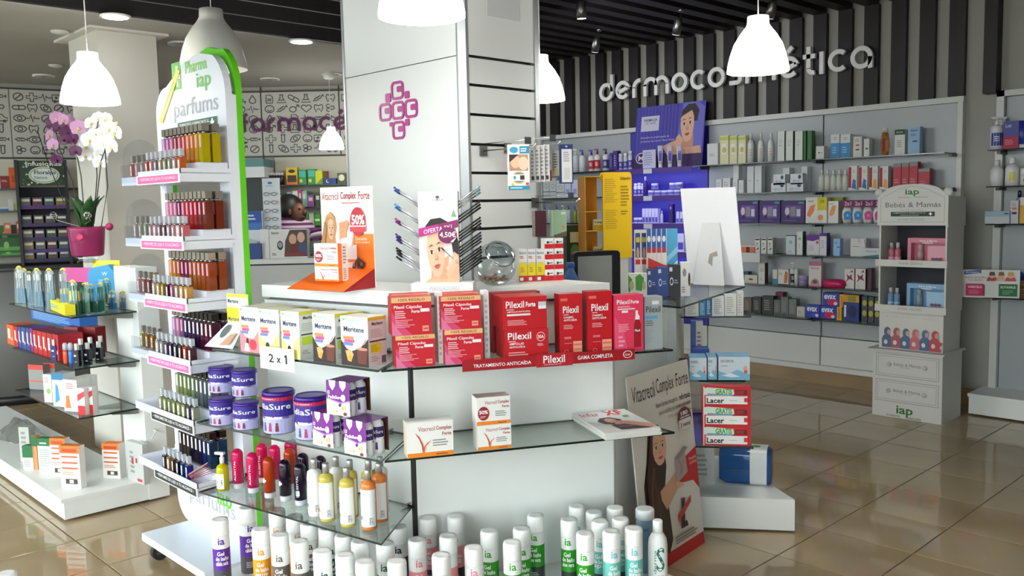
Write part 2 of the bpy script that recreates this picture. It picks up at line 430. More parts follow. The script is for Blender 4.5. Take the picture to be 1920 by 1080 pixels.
# pharmacy cross emblem on the column
def emblem():
    o = empty('cross_emblem', 'magenta cross of rounded rings with letter shapes on the white column', 'emblem', None)
    MAG = C('a8067e', .35); c0 = CF.hit(0, 747, 207); o.location = (c0.x, 2.45, c0.z); W_ = .098; H_ = .088
    def ring(cx, cz):
        B = MB(); w, h = .094, .084
        B.ribbon(rrect(cx-w/2+.007, cz-h/2+.007, cx+w/2-.007, cz+h/2-.007, .018), .012, -.005, 0, MAG, True)
        B.slab(rrect(cx-.002, cz-.008, cx+.036, cz+.018, .008), -.005, 0, MAG); return obj('ring', B, o)
    for dx, dz in ((0, 0), (-W_, 0), (W_, 0), (0, H_), (0, -H_)): ring(dx*.98, dz*1.0)
    for dx, dz, s in ((-.07, .062, .04), (.07, .062, .032), (-.055, -.058, .02), (.066, -.058, .03)):
        obj('square', MB().slab(rrect(dx-s/2, dz-s/2, dx+s/2, dz+s/2, s*.22), -.005, 0, MAG), o)
emblem()
# second pillar
p = atz(167, 46, 2.75); q = Panel(0, p.y+.06, 0)
cx1 = p.x-.06; cy1 = p.y+.06
e1 = Panel(0, cy1, 0).hit(0, 133, 150).x; e2 = Panel(cx1, 0, 90).hit(0, 297, 150).y
pl2 = struct('pillar_plain', MB().box(e1, cx1, cy1, e2, 0, 2.75, NOISY('pale_pillar', 'c4c1b8', 'cac7be', (2, 2, 2), .7)))
obj('cap_plate', MB().box(e1-.1, cx1+.06, cy1-.06, e2+.06, 2.735, 2.752, C('cfcdc6', .7)), pl2)

# ------------------------------------------------------------------ stroke lettering
ST_ = .205
def letter(ch):
    R = .5-ST_/2; h = ST_/2; L = []
    base = {'á': 'a', 'é': 'e', 'ó': 'o', 'í': 'i'}.get(ch, ch); w = 1.
    if base == 'o': L = [arc(.5, .5, R, 0, 360, 24)]
    elif base == 'd': L = [arc(.5, .5, R, 0, 360, 24), [(1-h, .5), (1-h, 1.42)]]
    elif base == 'a': L = [arc(.5, .5, R, 0, 360, 24), [(1-h, 0), (1-h, .5)]]
    elif base == 'e': L = [arc(.5, .5, R, 15, 318, 22), [(.17, .38), (.87, .61)]]
    elif base == 'c': L = [arc(.5, .5, R, 48, 312, 20)]; w = .88
    elif base == 'r': L = [[(h, 0), (h, .55)], arc(.5, .5, R, 180, 82, 8)]; w = .58
    elif base == 'n': L = [[(h, 0), (h, .5)], arc(.45, .55, .45-h, 180, 0, 12), [(.9-h, 0), (.9-h, .55)]]; w = .9
    elif base == 'm':
        r = .36; L = [[(h, 0), (h, .62)], arc(h+r, .52, r, 180, 0, 12), [(h+2*r, 0), (h+2*r, .55)], arc(h+3*r, .52, r, 180, 0, 12), [(h+4*r, 0), (h+4*r, .55)]]; w = 4*r+2*h
    elif base == 's': L = [[(.72, .89), (.34, .89)]+arc(.34, .69, .2, 90, 270, 8)+arc(.5, .31, .2, 90, -90, 8)+[(.5, .11), (.08, .11)]]; w = .8
    elif base == 't': L = [[(.3, .3), (.3, 1.3)], [(.02, .86), (.62, .86)], arc(.52, .33, .22, 180, 290, 8)]; w = .66
    elif base == 'i': L = [[(h, 0), (h, 1)]]; w = .24
    elif base == 'f': L = [[(.3, 0), (.3, 1.0)], arc(.55, 1.0, .25, 180, 95, 8), [(.04, .72), (.58, .72)]]; w = .62
    if ch in 'éó': L.append([(.42, 1.18), (.66, 1.42)])
    return L, w
def sign(name, label, text, P, off, x0, z0, x1, m, depth, group=None, gap=.17, wait=None):
    tw = sum((letter(c)[1] if c != ' ' else .6)+gap for c in text)-gap
    k = (x1-x0)/tw; o = empty(name, label, 'sign', group, P.pt(x0, off, z0), P.rz); u = 0
    for c in text:
        if c == ' ': u += .6+gap; continue
        L, w = letter(c); B = MB()
        for st in L: B.ribbon([(x*k+u*k, z*k) for x, z in st], ST_*k, -depth, 0, m)
        obj('letter', B, o); u += w+gap
    return o
a = WR.hit(.05, 1128, 172).x; b = WR.hit(.05, 1640, 104).x
sign('letter_sign', 'light grey raised lettering reading dermocosmetica on the dark slatted wall', 'dermocosmética', WR, .06, a, WR.hit(.05, 1128, 192).z, b, C('ececec', .45), .03)

# icon panels high on the far walls
def icons():
    S = {}
    S['van'] = [[(.05, .2), (.05, .8), (.62, .8), (.75, .55), (.95, .5), (.95, .2), (.05, .2)], arc(.25, .18, .1, 0, 360, 8), arc(.75, .18, .1, 0, 360, 8), [(.35, .4), (.35, .68)], [(.21, .54), (.49, .54)]]
    S['pill'] = [[(.2, .68)]+[(.8, .68)]+arc(.8, .5, .18, 90, -90, 6)+[(.2, .32)]+arc(.2, .5, .18, 270, 90, 6), [(.5, .32), (.5, .68)]]
    S['syr'] = [[(.02, .5), (.2, .5)], [(.2, .38), (.2, .62), (.75, .62), (.75, .38), (.2, .38)], [(.75, .5), (.95, .5)], [(.95, .36), (.95, .64)], [(.4, .5), (.4, .62)], [(.55, .5), (.55, .62)]]
    S['heart'] = [arc(.3, .62, .21, 20, 200, 8)+[(.5, .12)]+arc(.7, .62, .21, -20, 160, 8)]
    S['hex'] = [arc(.3, .7, .18, 0, 360, 6), arc(.62, .52, .18, 0, 360, 6), arc(.32, .3, .18, 0, 360, 6)]
    S['flask'] = [[(.4, .9), (.4, .6), (.12, .12), (.88, .12), (.6, .6), (.6, .9)], [(.34, .9), (.66, .9)], [(.28, .38), (.72, .38)]]
    S['drop'] = [[(.5, .92)]+arc(.5, .36, .26, 30, -210, 12)+[(.5, .92)]]
    S['face'] = [arc(.5, .5, .36, 0, 360, 14), arc(.5, .48, .18, 200, 340, 6), [(.38, .6), (.4, .64)], [(.6, .6), (.62, .64)]]
    S['eye'] = [[(.05, .5)]+arc(.5, .3, .5, 150, 30, 8)+[(.95, .5)]+arc(.5, .7, .5, -30, -150, 8), arc(.5, .5, .17, 0, 360, 8)]
    S['no'] = [arc(.5, .5, .35, 0, 360, 14), [(.26, .26), (.74, .74)]]
    S['doc'] = [[(.25, .1), (.25, .9), (.6, .9), (.78, .7), (.78, .1), (.25, .1)], [(.35, .5), (.68, .5)], [(.35, .35), (.68, .35)]]
    S['cross'] = [[(.38, .1), (.62, .1), (.62, .38), (.9, .38), (.9, .62), (.62, .62), (.62, .9), (.38, .9), (.38, .62), (.1, .62), (.1, .38), (.38, .38), (.38, .1)]]
    S['pulse'] = [[(.02, .5), (.25, .5), (.35, .85), (.48, .12), (.6, .7), (.68, .5), (.98, .5)]]
    S['tooth'] = [[(.2, .85), (.15, .55), (.3, .1), (.42, .42), (.58, .42), (.7, .1), (.85, .55), (.8, .85), (.5, .75), (.2, .85)]]
    S['male'] = [arc(.4, .42, .27, 0, 360, 12), [(.6, .6), (.9, .85)], [(.68, .86), (.9, .85), (.9, .62)]]
    S['tube'] = [[(.38, .9), (.38, .25)]+arc(.5, .25, .12, 180, 360, 6)+[(.62, .9)], [(.3, .9), (.7, .9)]]
    return S
IC = icons(); ICK = list(IC)
def icon_panel(P, u0, u1, z0, z1, parent, seed):
    o = obj('icon_panel', MB().box(u0, u1, -.012, 0, z0, z1, C('c4c2ba', .6)), parent)
    rg = random.Random(seed); B = MB(); n = max(1, round((z1-z0)/.098)); ch = (z1-z0-.03)/n; nx = max(1, int((u1-u0-.03)/(ch*1.12))); cw = (u1-u0-.03)/nx; prev = None
    for j in range(n):
        for i in range(nx):
            k = rg.choice(ICK)
            while k == prev: k = rg.choice(ICK)
            prev = k; a = rg.choice((0, 0, 0, .5, -.5)) if k in ('syr', 'pill', 'eye') else 0
            ox, oz = u0+.015+(i+.5)*cw, z0+.015+(j+.5)*ch
            for st in IC[k]:
                Q = []
                for x, z in st:
                    x, z = (x-.5)*cw*1.02, (z-.5)*ch*1.0; Q.append((ox+x*math.cos(a)-z*math.sin(a), oz+x*math.sin(a)+z*math.cos(a)))
                B.ribbon(Q, .0095, -.0132, -.0132, C('4e4d4c', .6))
    obj('icon_print', B, o); return o
zt, zb = PB.hit(0, 540, 173).z, PB.hit(0, 540, 291).z
ub = [PB.u(PB.hit(.012, x, 230)) for x in (300, 491, 637, 700)]
for i in range(3): icon_panel(PB, ub[i]+.006, ub[i+1]-.006, zb, zt, WB, 11+i)
for z in (zt+.004, zb-.016): obj('panel_rail', MB().box(.02, LB_, -.016, 0, z, z+.012, C('3c3c3c', .5)), WB)
for i in range(1, 3): obj('panel_joint', MB().box(ub[i]-.005, ub[i]+.005, -.015, 0, zb-.25, zt+.09, C('2c2c2c', .5)), WB)
ua = [PA.u(PA.hit(.012, x, 230)) for x in (-160, 20, 200)]
for i in range(2): icon_panel(PA, max(.05, ua[i]+.004), min(LA_-.05, ua[i+1]-.004), zb, zt, WA, 21+i)
for z in (zt+.004, zb-.016): obj('panel_rail', MB().box(.02, LA_, -.016, 0, z, z+.012, C('3c3c3c', .5)), WA)
PUR = C('5c1150', .45)
a = PB.u(PB.hit(.03, 450, 250)); b = PB.u(PB.hit(.03, 652, 250))
zl = PB.hit(.03, 540, 246).z
sign('letter_sign', 'dark purple lettering reading farmace on the icon wall', 'farmacé', PB, .014, a, zl, b, PUR, .02)
a2 = PB.u(PB.hit(.03, 336, 250)); b2 = PB.u(PB.hit(.03, 396, 250))
sign('letter_sign', 'dark purple letters seen through the opening of the perfume stand', 'ón', PB, .014, a2, zl, b2, PUR, .02)

# ================================================================== FURNITURE
Q_ = Vector((-2.267, 2.749, 0))
def mitre(n1, n2, off):
    n1, n2 = Vector(n1), Vector(n2); b = (n1+n2).normalized(); return b*(off/b.dot(n1))
P0 = IF.o; mP = lambda off: P0+mitre(IL.n, IF.n, off); mQ = lambda off: Q_+mitre(IF.n, IR.n, off)
uS = IR.u(IR.hit(0, 1282, 620)); S_ = IR.pt(uS, 0, 0)
XY = lambda v: (v.x, v.y)
isl = empty('island_counter', 'white many-sided counter island with wide ledge around the clad column', 'counter', None)
ULL = -.835
L0 = IL.pt(ULL, 0, 0); LL = Panel(L0.x, L0.y, -42)   # face turning away behind the stand
L9 = L0-LL.t*.8
obj('panel', MB().prism([XY(L0), XY(P0+IL.t*-.012), XY(P0-IL.n*.03-IL.t*.012), XY(L0-IL.n*.03)], .02, 1.215, WHITE), isl)
obj('panel', MB().prism([XY(P0+IF.t*.012), XY(Q_), XY(mQ(-.03)), XY(P0-IF.n*.03+IF.t*.012)], .02, 1.215, WHITE), isl)
obj('panel', MB().prism([XY(Q_), XY(S_), XY(S_-IR.n*.03), XY(mQ(-.03))], .02, 1.085, WHITE), isl)
obj('panel', MB().prism([XY(L0), XY(L9), XY(L9-LL.n*.03), XY(L0-LL.n*.03)], .02, 1.215, WHITE), isl)
obj('corner_channel', MB().prism([XY(P0+IL.t*-.012), XY(P0), XY(P0+IF.t*.012), XY(P0-IF.n*.03+IF.t*.012), XY(P0-IL.n*.03-IL.t*.012)], .02, 1.215, BLACK), isl)
obj('corner_strip', MB().prism([XY(Q_+IR.t*.005), XY(Q_+IR.t*.012), XY(Q_+IR.t*.012+IR.n*.004), XY(Q_+IR.t*.005+IR.n*.004)], .02, 1.08, C('8f9192', .5)), isl)
obj('panel', MB().prism([XY(L0-IL.n*.03), XY(mP(-.03)), XY(mQ(-.03)), XY(mQ(-.05)), XY(mP(-.05)), XY(L0-IL.n*.05)], 1.0, 1.225, C('6d6f70', .6)), isl)
IN = .30
obj('ledge', MB().prism([XY(L0+IL.n*.012), XY(mP(.012)), XY(mQ(.012)+IF.t*-.02), XY(mQ(-IN)+IF.t*-.02), XY(mP(-IN)), XY(L0-IL.n*IN)], 1.228, 1.28, WHITE), isl)
obj('ledge', MB().prism([XY(L0+LL.n*.012), XY(L9+LL.n*.012), XY(L9-LL.n*.25), XY(L0-LL.n*.25)], 1.16, 1.2, WHITE), isl)
obj('worktop', MB().prism([XY(IF.pt(.22, -.06, 0)), XY(IF.pt(.8, -.06, 0)), XY(S_-IR.n*.06-IR.t*.02), (-3.05, 3.75), (-3.35, 3.3), (-3.35, 2.93), (-2.78, 2.93)], .98, 1.02, C('d9dad8', .4)), isl)
ZB = .15
BO = .44
ub_ = -.72
for nm, pts in (('plinth', [XY(IL.pt(ub_, 0, 0)), XY(P0), XY(mP(BO)), XY(IL.pt(ub_, BO, 0))]), ('plinth', [XY(P0), XY(Q_), XY(mQ(BO)), XY(mP(BO))])):
    B = MB().prism(pts, .012, ZB-.022, WHITE).prism([(x, y) for x, y in pts], ZB-.02, ZB, WHITE); obj(nm, B, isl)

def glass_shelf(pts, z, th=.008):
    return MB().prism(pts, z-th, z, GLS, GEDGE)
def bracket(P, u, z, parent, n=.05, m=None):
    B = MB(); p = P.pt(u, 0, z)
    B.tube([P.pt(u, 0, z-.012), P.pt(u, n, z-.012)], .006, CHROME).tube([P.pt(u, 0, z+.006), P.pt(u, n*.8, z+.006)], .005, CHROME)
    o = obj('bracket', B, parent); return o
ZS = dict(pil=1.05, vit=.735, mer=1.05, ped=.735, bot=.455)
SO = .32
def isl_shelf_L(z, x, y, off=SO, label=''):
    ul = IL.u(IL.hit(off, x, y)); e = IL.t*-.006
    o = tag(obj('glass_shelf', glass_shelf([XY(IL.pt(ul, .004, 0)), XY(P0+IL.n*.004+e), XY(mP(off)+e), XY(IL.pt(ul, off, 0))], z)), label, 'shelf'); return o
sh_mer = isl_shelf_L(ZS['mer'], 398, 657, SO, 'glass shelf on the island holding the shake mix boxes')
sh_ped = isl_shelf_L(ZS['ped'], 368, 797, SO, 'glass shelf on the island holding purple tins and drink packs')
sh_bot = isl_shelf_L(ZS['bot'], 372, 908, SO+.03, 'lowest glass shelf on the island holding coloured shower bottles')
def isl_shelf_F(z, x, y, label):
    ur = IF.u(IF.hit(SO, x, y)); e = IF.t*.006
    return tag(obj('glass_shelf', glass_shelf([XY(P0+IF.n*.004+e), XY(IF.pt(.84, .004, 0)), XY(IF.pt(ur, SO, 0)), XY(mP(SO)+e)], z)), label, 'shelf')
sh_pil = isl_shelf_F(ZS['pil'], 1262, 655, 'glass shelf on the island holding the red hair care boxes')
sh_vit = isl_shelf_F(ZS['vit'], 1265, 812, 'glass shelf on the island holding white and orange boxes and a magazine')
for s, (P, us) in ((sh_mer, (IL, (-.7, -.1))), (sh_ped, (IL, (-.7, -.1))), (sh_bot, (IL, (-.7, -.02))), (sh_pil, (IF, (.05, .75))), (sh_vit, (IF, (.03, .75)))):
    for u in us: bracket(P, u, s.data.vertices[0].co.z+.008, s)

# right bay of the island: white plinth, two glass shelves, top glass
bay = empty('side_bay', 'low white plinth bay with dark upright beside the leaning hair poster', 'display unit', None)
z1 = .165
bp = [(-2.56, 3.43), (-2.034, 3.817), (-2.67, 4.24), (-3.1, 3.95)]
obj('plinth', MB().prism(bp, .012, z1, WHITE), bay)
obj('upright', MB().prism([(-2.76, 3.66), (-2.66, 3.74), (-2.92, 4.0), (-3.02, 3.92)], z1, 1.08, C('c3c5c4', .5)), bay)
sp = [atz(1284, 713, .74), atz(1406, 713, .74), Vector((-2.66, 4.15, 0)), Vector((-2.95, 3.85, 0))]
tag(obj('glass_shelf', glass_shelf([XY(v) for v in sp], .74)), 'glass shelf in the side bay under the white and blue dental boxes', 'shelf')
sp = [atz(1298, 836, .45), atz(1413, 839, .45), Vector((-2.62, 4.1, 0)), Vector((-2.9, 3.8, 0))]
tag(obj('glass_shelf', glass_shelf([XY(v) for v in sp], .45)), 'lower glass shelf in the side bay under the red toothpaste boxes', 'shelf')
tg = [atz(1233, 571, 1.1), atz(1276, 575, 1.1), atz(1397, 536, 1.1), atz(1288, 527, 1.1), atz(1215, 552, 1.1)]
tag(obj('glass_shelf', glass_shelf([XY(v) for v in tg], 1.1, .01)), 'large angled glass top holding thermometer boxes and a blank card', 'shelf')
sp = [atz(1276, 588, .98), atz(1416, 589, .98), atz(1400, 580, .98), atz(1280, 580, .98)]

# ------------------------------------------------------------------ left gondola
lgo = empty('gondola_unit', 'white shelving gondola with deep plinth beside the perfume stand', 'display unit', None)
xe = -4.85
obj('plinth', MB().box(-7.6, xe, 1.42, 1.86, .015, .105, WHITE).box(-7.6, xe+.008, 1.405, 1.86, .107, .128, WHITE), lgo)
obj('back_panel', MB().box(-5.17, xe, 1.86, 1.97, .012, 1.3, WHITE), lgo)
obj('end_panel', MB().box(xe-.02, xe+.004, 1.858, 1.972, .012, 1.302, WHITE), lgo)
for z, xl_, lab in ((1.066, 0, 'top glass shelf of the gondola holding toothbrush packs'), (.795, 0, 'middle glass shelf of the gondola holding red cartons and dark bottles'), (.533, 0, 'bottom glass shelf of the gondola holding small medicine boxes')):
    o = tag(obj('glass_shelf', glass_shelf([(-5.97, 1.52), (-4.86, 1.52), (-4.86, 1.856), (-5.97, 1.856)], z)), lab, 'shelf')
    for x in (-4.93, -5.12):
        obj('bracket', MB().slab([(0, 0), (.16, 0), (.14, -.018), (.02, -.035), (0, -.035)], -.006, .006, STEEL), o, (x, 1.856, z-.009), -PI/2)

# ------------------------------------------------------------------ perfume stand
pst = empty('perfume_stand', 'tall white wheeled perfume stand with green back edge and six bottle trays', 'display stand', None)
X0, X1, YP, ZT = -4.235, -3.525, 1.78, 2.285
PW = C('dfe3ec', .3)
GRN = C('63c41b', .3)
def frame_outline(x0, x1, zt, zb): return [(x0, zb), (x1, zb), (x1, zt-.2)]+arc(x1-.2, zt-.2, .2, 0, 60, 6)+[(x1-.16, zt-.02), (x1-.24, zt), (x0+.26, zt-.035), (x0+.2, zt-.08)]+arc(x0+.13, zt-.24, .13, 90, 180, 6)
HX0, HX1 = X0+.07, X1-.09; zc = 1.985
hd = [(X0, zc-.25), (HX0, zc-.25), (HX0, zc-.06)]+arc(HX0+.05, zc-.05, .05, 180, 90, 4)+arc(HX1-.05, zc-.05, .05, 90, 0, 4)+[(HX1, zc-.25), (X1, zc-.25), (X1, ZT-.2)]+arc(X1-.2, ZT-.2, .2, 0, 60, 6)+[(X1-.24, ZT), (X0+.26, ZT-.035), (X0+.2, ZT-.08)]+arc(X0+.13, ZT-.24, .13, 90, 180, 6)
obj('header_board', MB().slab(hd, YP-.015, YP+.015, PW), pst)
obj('left_stile', MB().box(X0, HX0, YP-.015, YP+.015, .42, zc-.25, PW), pst)
obj('right_stile', MB().box(HX1, X1, YP-.015, YP+.015, .42, zc-.25, PW), pst)
obj('foot_board', MB().slab([(X0+.1, .1), (X1, .1), (X1, .46), (X0, .46), (X0, .25)]+arc(X0+.12, .22, .12, 180, 270, 5), YP-.018, YP+.012, PW), pst)
obj('side_cheek', MB().box(X1-.02, X1, YP+.015, YP+.032, .1, ZT-.2, PW), pst)
gr = [(x, z) for x, z in frame_outline(X0-.0, X1+.004, ZT+.03, .1)]
gi = [(x, z) for x, z in frame_outline(X0+.02, X1-.02, ZT+.0, .13)]
B = MB(); n = len(gr)
for yy in (YP+.032, YP+.058):
    B.add([(x, yy, z) for x, z in gr]+[(x, yy, z) for x, z in gi], [(i, (i+1) % n, n+(i+1) % n, n+i) if yy < YP+.04 else (n+i, n+(i+1) % n, (i+1) % n, i) for i in range(n)], GRN)
for R_ in (gr, gi): B.add([(x, YP+.032, z) for x, z in R_]+[(x, YP+.058, z) for x, z in R_], [((i+1) % n, i, n+i, n+(i+1) % n) for i in range(n)], GRN)
obj('green_rim', B, pst)
obj('base_plate', MB().box(-4.07, -3.42, 1.515, 2.05, .085, .12, PW), pst)
for x, y in ((-4.0, 1.56), (-3.5, 1.56), (-4.0, 2.0), (-3.5, 2.0)):
    B = MB(); c = obj('caster', B.box(x-.022, x+.022, y-.03, y+.03, .074, .085, STEEL), pst)
    for sx in (-.021, .017): obj('fork', MB().box(x+sx, x+sx+.004, y-.016, y+.012, .03, .074, STEEL), c)
    wv = []; W = MB(); nn = 18
    for xx in (-.014, .014):
        for r in (.0385, .018): wv += [(x+xx, y+.005+r*math.cos(2*PI*i/nn), .0385+r*math.sin(2*PI*i/nn)) for i in range(nn)]
    fc = []
    for i in range(nn):
        j = (i+1) % nn; fc += [(i, j, 2*nn+j, 2*nn+i)]
    W.add(wv, fc, C('1b1b1d', .6), True)
    W.add(wv, [tuple(range(nn-1, -1, -1)), tuple(2*nn+i for i in range(nn))], C('262628', .6)); obj('wheel', W, c)
TZ = [1.755, 1.478, 1.222, .965, .71, .443]
YF = 1.55
for i, z in enumerate(TZ):
    B = MB().box(-3.95, -3.52, YF, YP-.016, z-.035, z+.002, PW).box(-4.22, -3.95, YF+.03, YP-.016, z-.033, z+.004, C('cfd6ea', .35))
    B.box(-3.95, -3.52, YF, YF+.004, z, z+.02, PW).box(-3.524, -3.52, YF, YP-.016, z, z+.02, PW)
    # stepped riser for the back row
    B.box(-3.93, -3.525, YF+.085, YP-.02, z+.002, z+.045, PW)
    tr = obj('tray', B, pst)
    scol, tcol = ('e86aa6', 'fbe0ee') if i < 4 else ('2a2a2c', 'f2f2f2')
    if i < 4: items = [('r', 0, 0, 1, 1, 'f4f0f4'), ('r', .03, .12, .97, .88, scol), ('t', '• PERFUMES DE LUJO A TU ALCANCE •', .07, .3, .93, .72, tcol, .01)]
    else: items = [('r', 0, 0, 1, 1, 'f0f0f2'), ('r', .02, .1, .98, .9, scol), ('t', '• PERFUMES DE LUJO A TU ALCANCE •', .07, .3, .93, .72, tcol, .01)]
    sp_ = obj('price_strip', MB().box(-.22, .22, -.002, .002, 0, .04, C('f0f0f2', .4)), tr, (-3.735, YF-.003, z-.038))
    obj('lettering', printmesh('lettering', items, .44, .04, .004), sp_)
    if i < 4:
        pa = [(0, 0), (.17, 0), (.17, .1)]+arc(.085, .1, .085, 0, 180, 8)
        obj('acrylic_end', MB().slab([(x-.0, zz) for x, zz in pa], -.0015, .0015, ACRY), tr, (-4.222, YP-.02, z), -PI/2)
        obj('acrylic_front', MB().box(-4.22, -3.96, YF+.028, YF+.031, z-.02, z+.06, ACRY), tr)
# header print
hw, hh = X1-X0, .33
g1, g2 = '5cb82a', '74c93f'
items = [('r', .27, .56, .40, .93, g1), ('r', .33, .6, .36, .88, 'eef3f0'), ('r', .3, .70, .39, .76, 'eef3f0'),
         ('t', 'Pharma', .47, .74, .77, .90, g2, .01), ('t', 'iap', .62, .46, .81, .71, g1, .01), ('t', 'parfums', .27, .12, .89, .42, 'a9abb2', .0),
         ('r', .32, -.04, .87, .11, '0f5132'), ('t', 'SUMINISTROS A FARMACIAS IP, S.L.', .35, .045, .77, .09, 'e8f2ec', .01), ('t', 'GARANTÍA DE CALIDAD', .42, -.02, .70, .02, 'e8f2ec', .01), ('r', .80, .0, .82, .09, 'ffffff'), ('r', .785, .03, .835, .06, 'ffffff'),
         ('p', [(.03, .18), (.09, .15), (.40, .80), (.35, .84)], 'f0dc1a'), ('k', [(.12, .32), (.30, .68)], .006, '8a7a10')]
obj('header_lettering', printmesh('header_lettering', items, hw, hh, 0, z0=0), pst, ((X0+X1)/2+.01, YP-.0155, zc-.02))
items = [('p', [(.27, .75), (.41, .68), (.41, .95), (.27, 1.0)], g1), ('t', 'Pharma', .45, .72, .78, .96, g2, .01), ('t', 'iap', .62, .36, .82, .70, g1, .02), ('t', 'parfums', .2, .22, .86, .56, 'a9abb2', .0)]
obj('foot_lettering', printmesh('foot_lettering', items, hw, .3, 0, z0=0), pst, ((X0+X1)/2, YP-.0185, .13))
obj('leaflet_holder', MB().box(X1-.1, X1-.03, YP-.05, YP-.016, 1.25, 1.56, ACRY), pst)

# ------------------------------------------------------------------ wall display unit
wdu = empty('wall_display_unit', 'long white framed wall unit with glass shelves under the slatted wall', 'shelving', None, (0, 0, 0))
BACK = NOISY('pale_back_panel', 'aaaeb3', 'b2b6ba', (2, 2, 2), .35)
VIO = NOISY('violet_back_panel', '3a34a8', '453cb8', (2, 2, 2), .4)
FR = C('d2d3d0', .4)
xs = [-6.83, -5.616, -4.705, -3.573, -2.498]
for i in range(4):
    obj('back_panel', MB().box(xs[i]+.006, xs[i+1]-.006, 7.135, 7.15, .42, 2.29, VIO if i == 1 else BACK), wdu)
    obj('lower_panel', MB().box(xs[i]+.006, xs[i+1]-.006, 7.12, 7.15, .17, .412, FR), wdu)
obj('slot_backing', MB().box(xs[0], xs[4], 7.15, 7.157, .17, 2.29, BLACK), wdu)
obj('top_rail', MB().box(-6.87, -2.455, 7.10, 7.157, 2.292, 2.335, FR), wdu)
obj('bottom_rail', MB().box(-6.87, -2.455, 7.09, 7.157, .125, .168, FR), wdu)
obj('end_stile', MB().box(-2.492, -2.455, 7.09, 7.157, .168, 2.292, FR), wdu)
obj('end_stile', MB().box(-6.87, -6.832, 7.10, 7.157, .168, 2.292, FR), wdu)
WZ = [1.916, 1.656, 1.390, 1.122, .856, .590]
for i in range(4):
    for j, z in enumerate(WZ):
        if i == 1:
            s = obj('shelf', MB().box(xs[i]+.01, xs[i+1]-.01, 6.884, 7.135, z-.008, z, C('d9daf0', .3)), wdu); obj('fascia', MB().box(xs[i]+.01, xs[i+1]-.01, 6.88, 6.884, z-.05, z, C('4b2b92', .4)), s)
            for u in (.3,): obj('price_tag', MB().box(xs[i]+.35, xs[i]+.45, 6.876, 6.88, z-.05, z-.005, C('d8d8ea', .4)), s)
        else:
            obj('shelf', glass_shelf([(xs[i]+.005, 6.88), (xs[i+1]-.005, 6.88), (xs[i+1]-.005, 7.13), (xs[i]+.005, 7.13)], z), wdu)
for x in xs[1:]:
    for z in WZ: obj('bracket', MB().box(x-.012, x+.012, 6.98, 7.14, z-.03, z-.01, C('4a4a4a', .4, .8)), wdu)
# second wall unit further along
wu2 = empty('wall_display_unit', 'white wall unit with glass shelves and low plinth beside the cologne display', 'shelving', None)
obj('back_panel', MB().box(-2.17, -1.0, 7.135, 7.15, .16, 2.30, BACK), wu2)
obj('side_stile', MB().box(-2.225, -2.175, 7.09, 7.157, .16, 2.345, FR), wu2); obj('top_rail', MB().box(-2.225, -1, 7.09, 7.157, 2.303, 2.345, FR), wu2)
obj('slot_backing', MB().box(-2.175, -2.165, 7.14, 7.15, .16, 2.3, BLACK), wu2)
obj('plinth', MB().box(-2.258, -1.0, 6.79, 7.15, .012, .135, WHITE).box(-2.265, -1.0, 6.78, 7.15, .137, .16, WHITE), wu2)
for z in (1.916, 1.656, 1.388, .86):
    obj('shelf', glass_shelf([(-2.21, 6.88), (-1.0, 6.88), (-1.0, 7.13), (-2.21, 7.13)], z), wu2)
    obj('bracket', MB().box(-2.18, -2.156, 6.98, 7.14, z-.03, z-.01, C('4a4a4a', .4, .8)), wu2)

# ------------------------------------------------------------------ far counters and shelves
PC = Panel(*XY(PB.pt(.4, 1.0, 0)), PB.deg)
far = empty('service_counter', 'long pale grey service counter in front of the icon wall', 'counter', None)
zc_ = PC.hit(0, 540, 485).z
fc1 = NOISY('counter_grey', 'b5b6b4', 'bcbdbb', (2, 2, 2), .45)
u0c, u1c = PC.u(PC.hit(0, 405, 500)), 2.3
def PBX(P, u0, u1, o0, o1, z0, z1, m):
    return MB().prism([XY(P.pt(u0, o0, 0)), XY(P.pt(u1, o0, 0)), XY(P.pt(u1, o1, 0)), XY(P.pt(u0, o1, 0))], z0, z1, m)
obj('body', PBX(PC, u0c, u1c, -.28, 0, .0, zc_-.055, fc1), far); obj('countertop', PBX(PC, u0c, u1c, -.30, .03, zc_-.04, zc_, C('d0d1cf', .4)), far)
obj('shadow_gap', PBX(PC, u0c, u1c, -.27, -.005, zc_-.055, zc_-.04, BLACK), far)
# shelving behind it, below the icon panels
def far_shelves(name, label, P, L, zs_, parent_lab, u0, u1, zl=.3):
    o = empty(name, label, 'shelving', None)
    obj('back_panel', PBX(P, u0, u1, .005, .02, zl, zb-.02, C('cfcbb9', .6)), o)
    for z in zs_: obj('shelf', PBX(P, u0, u1, .02, .24, z-.012, z, C('2b3033', .3)), o)
    return o
zf1 = PB.hit(.25, 560, 346).z; zf2 = PB.hit(.25, 560, 388).z; zf3 = PB.hit(.25, 560, 424).z
far_shelves('medicine_shelving', 'dark shelves below the icon wall stocked with bright medicine boxes', PB, LB_, (zf1, zf2, zf3), '', PB.u(PB.hit(.2, 508, 350)), LB_-.02)
za = [PA.hit(.25, 20, y).z for y in (353, 395, 438, 480)]
far_shelves('medicine_shelving', 'dark shelves by the tea rack stocked with red and orange boxes', PA, LA_, za, '', .3, LA_-.4, 1.18)
# rounded grey counter at the far side
gcx, gcy = XY(PA.hit(.31, 60, 480))
rc = empty('round_counter', 'dark grey rounded counter with a black skirting ring', 'counter', None, (gcx, gcy, 0), PA.rz)
obj('body', MB().lathe([(.62, .08), (.62, 1.13)], 36, sy=.46, m=NOISY('dark_grey_panel', '6c6c6b', '757574', (3, 3, 3), .5)), rc)
obj('skirting_ring', MB().lathe([(.6, 0), (.6, .08)], 36, m=BLACK, sy=.46), rc)
obj('top', MB().lathe([(.64, 1.13), (.64, 1.17)], 36, m=C('3f4040', .4), sy=.46), rc)

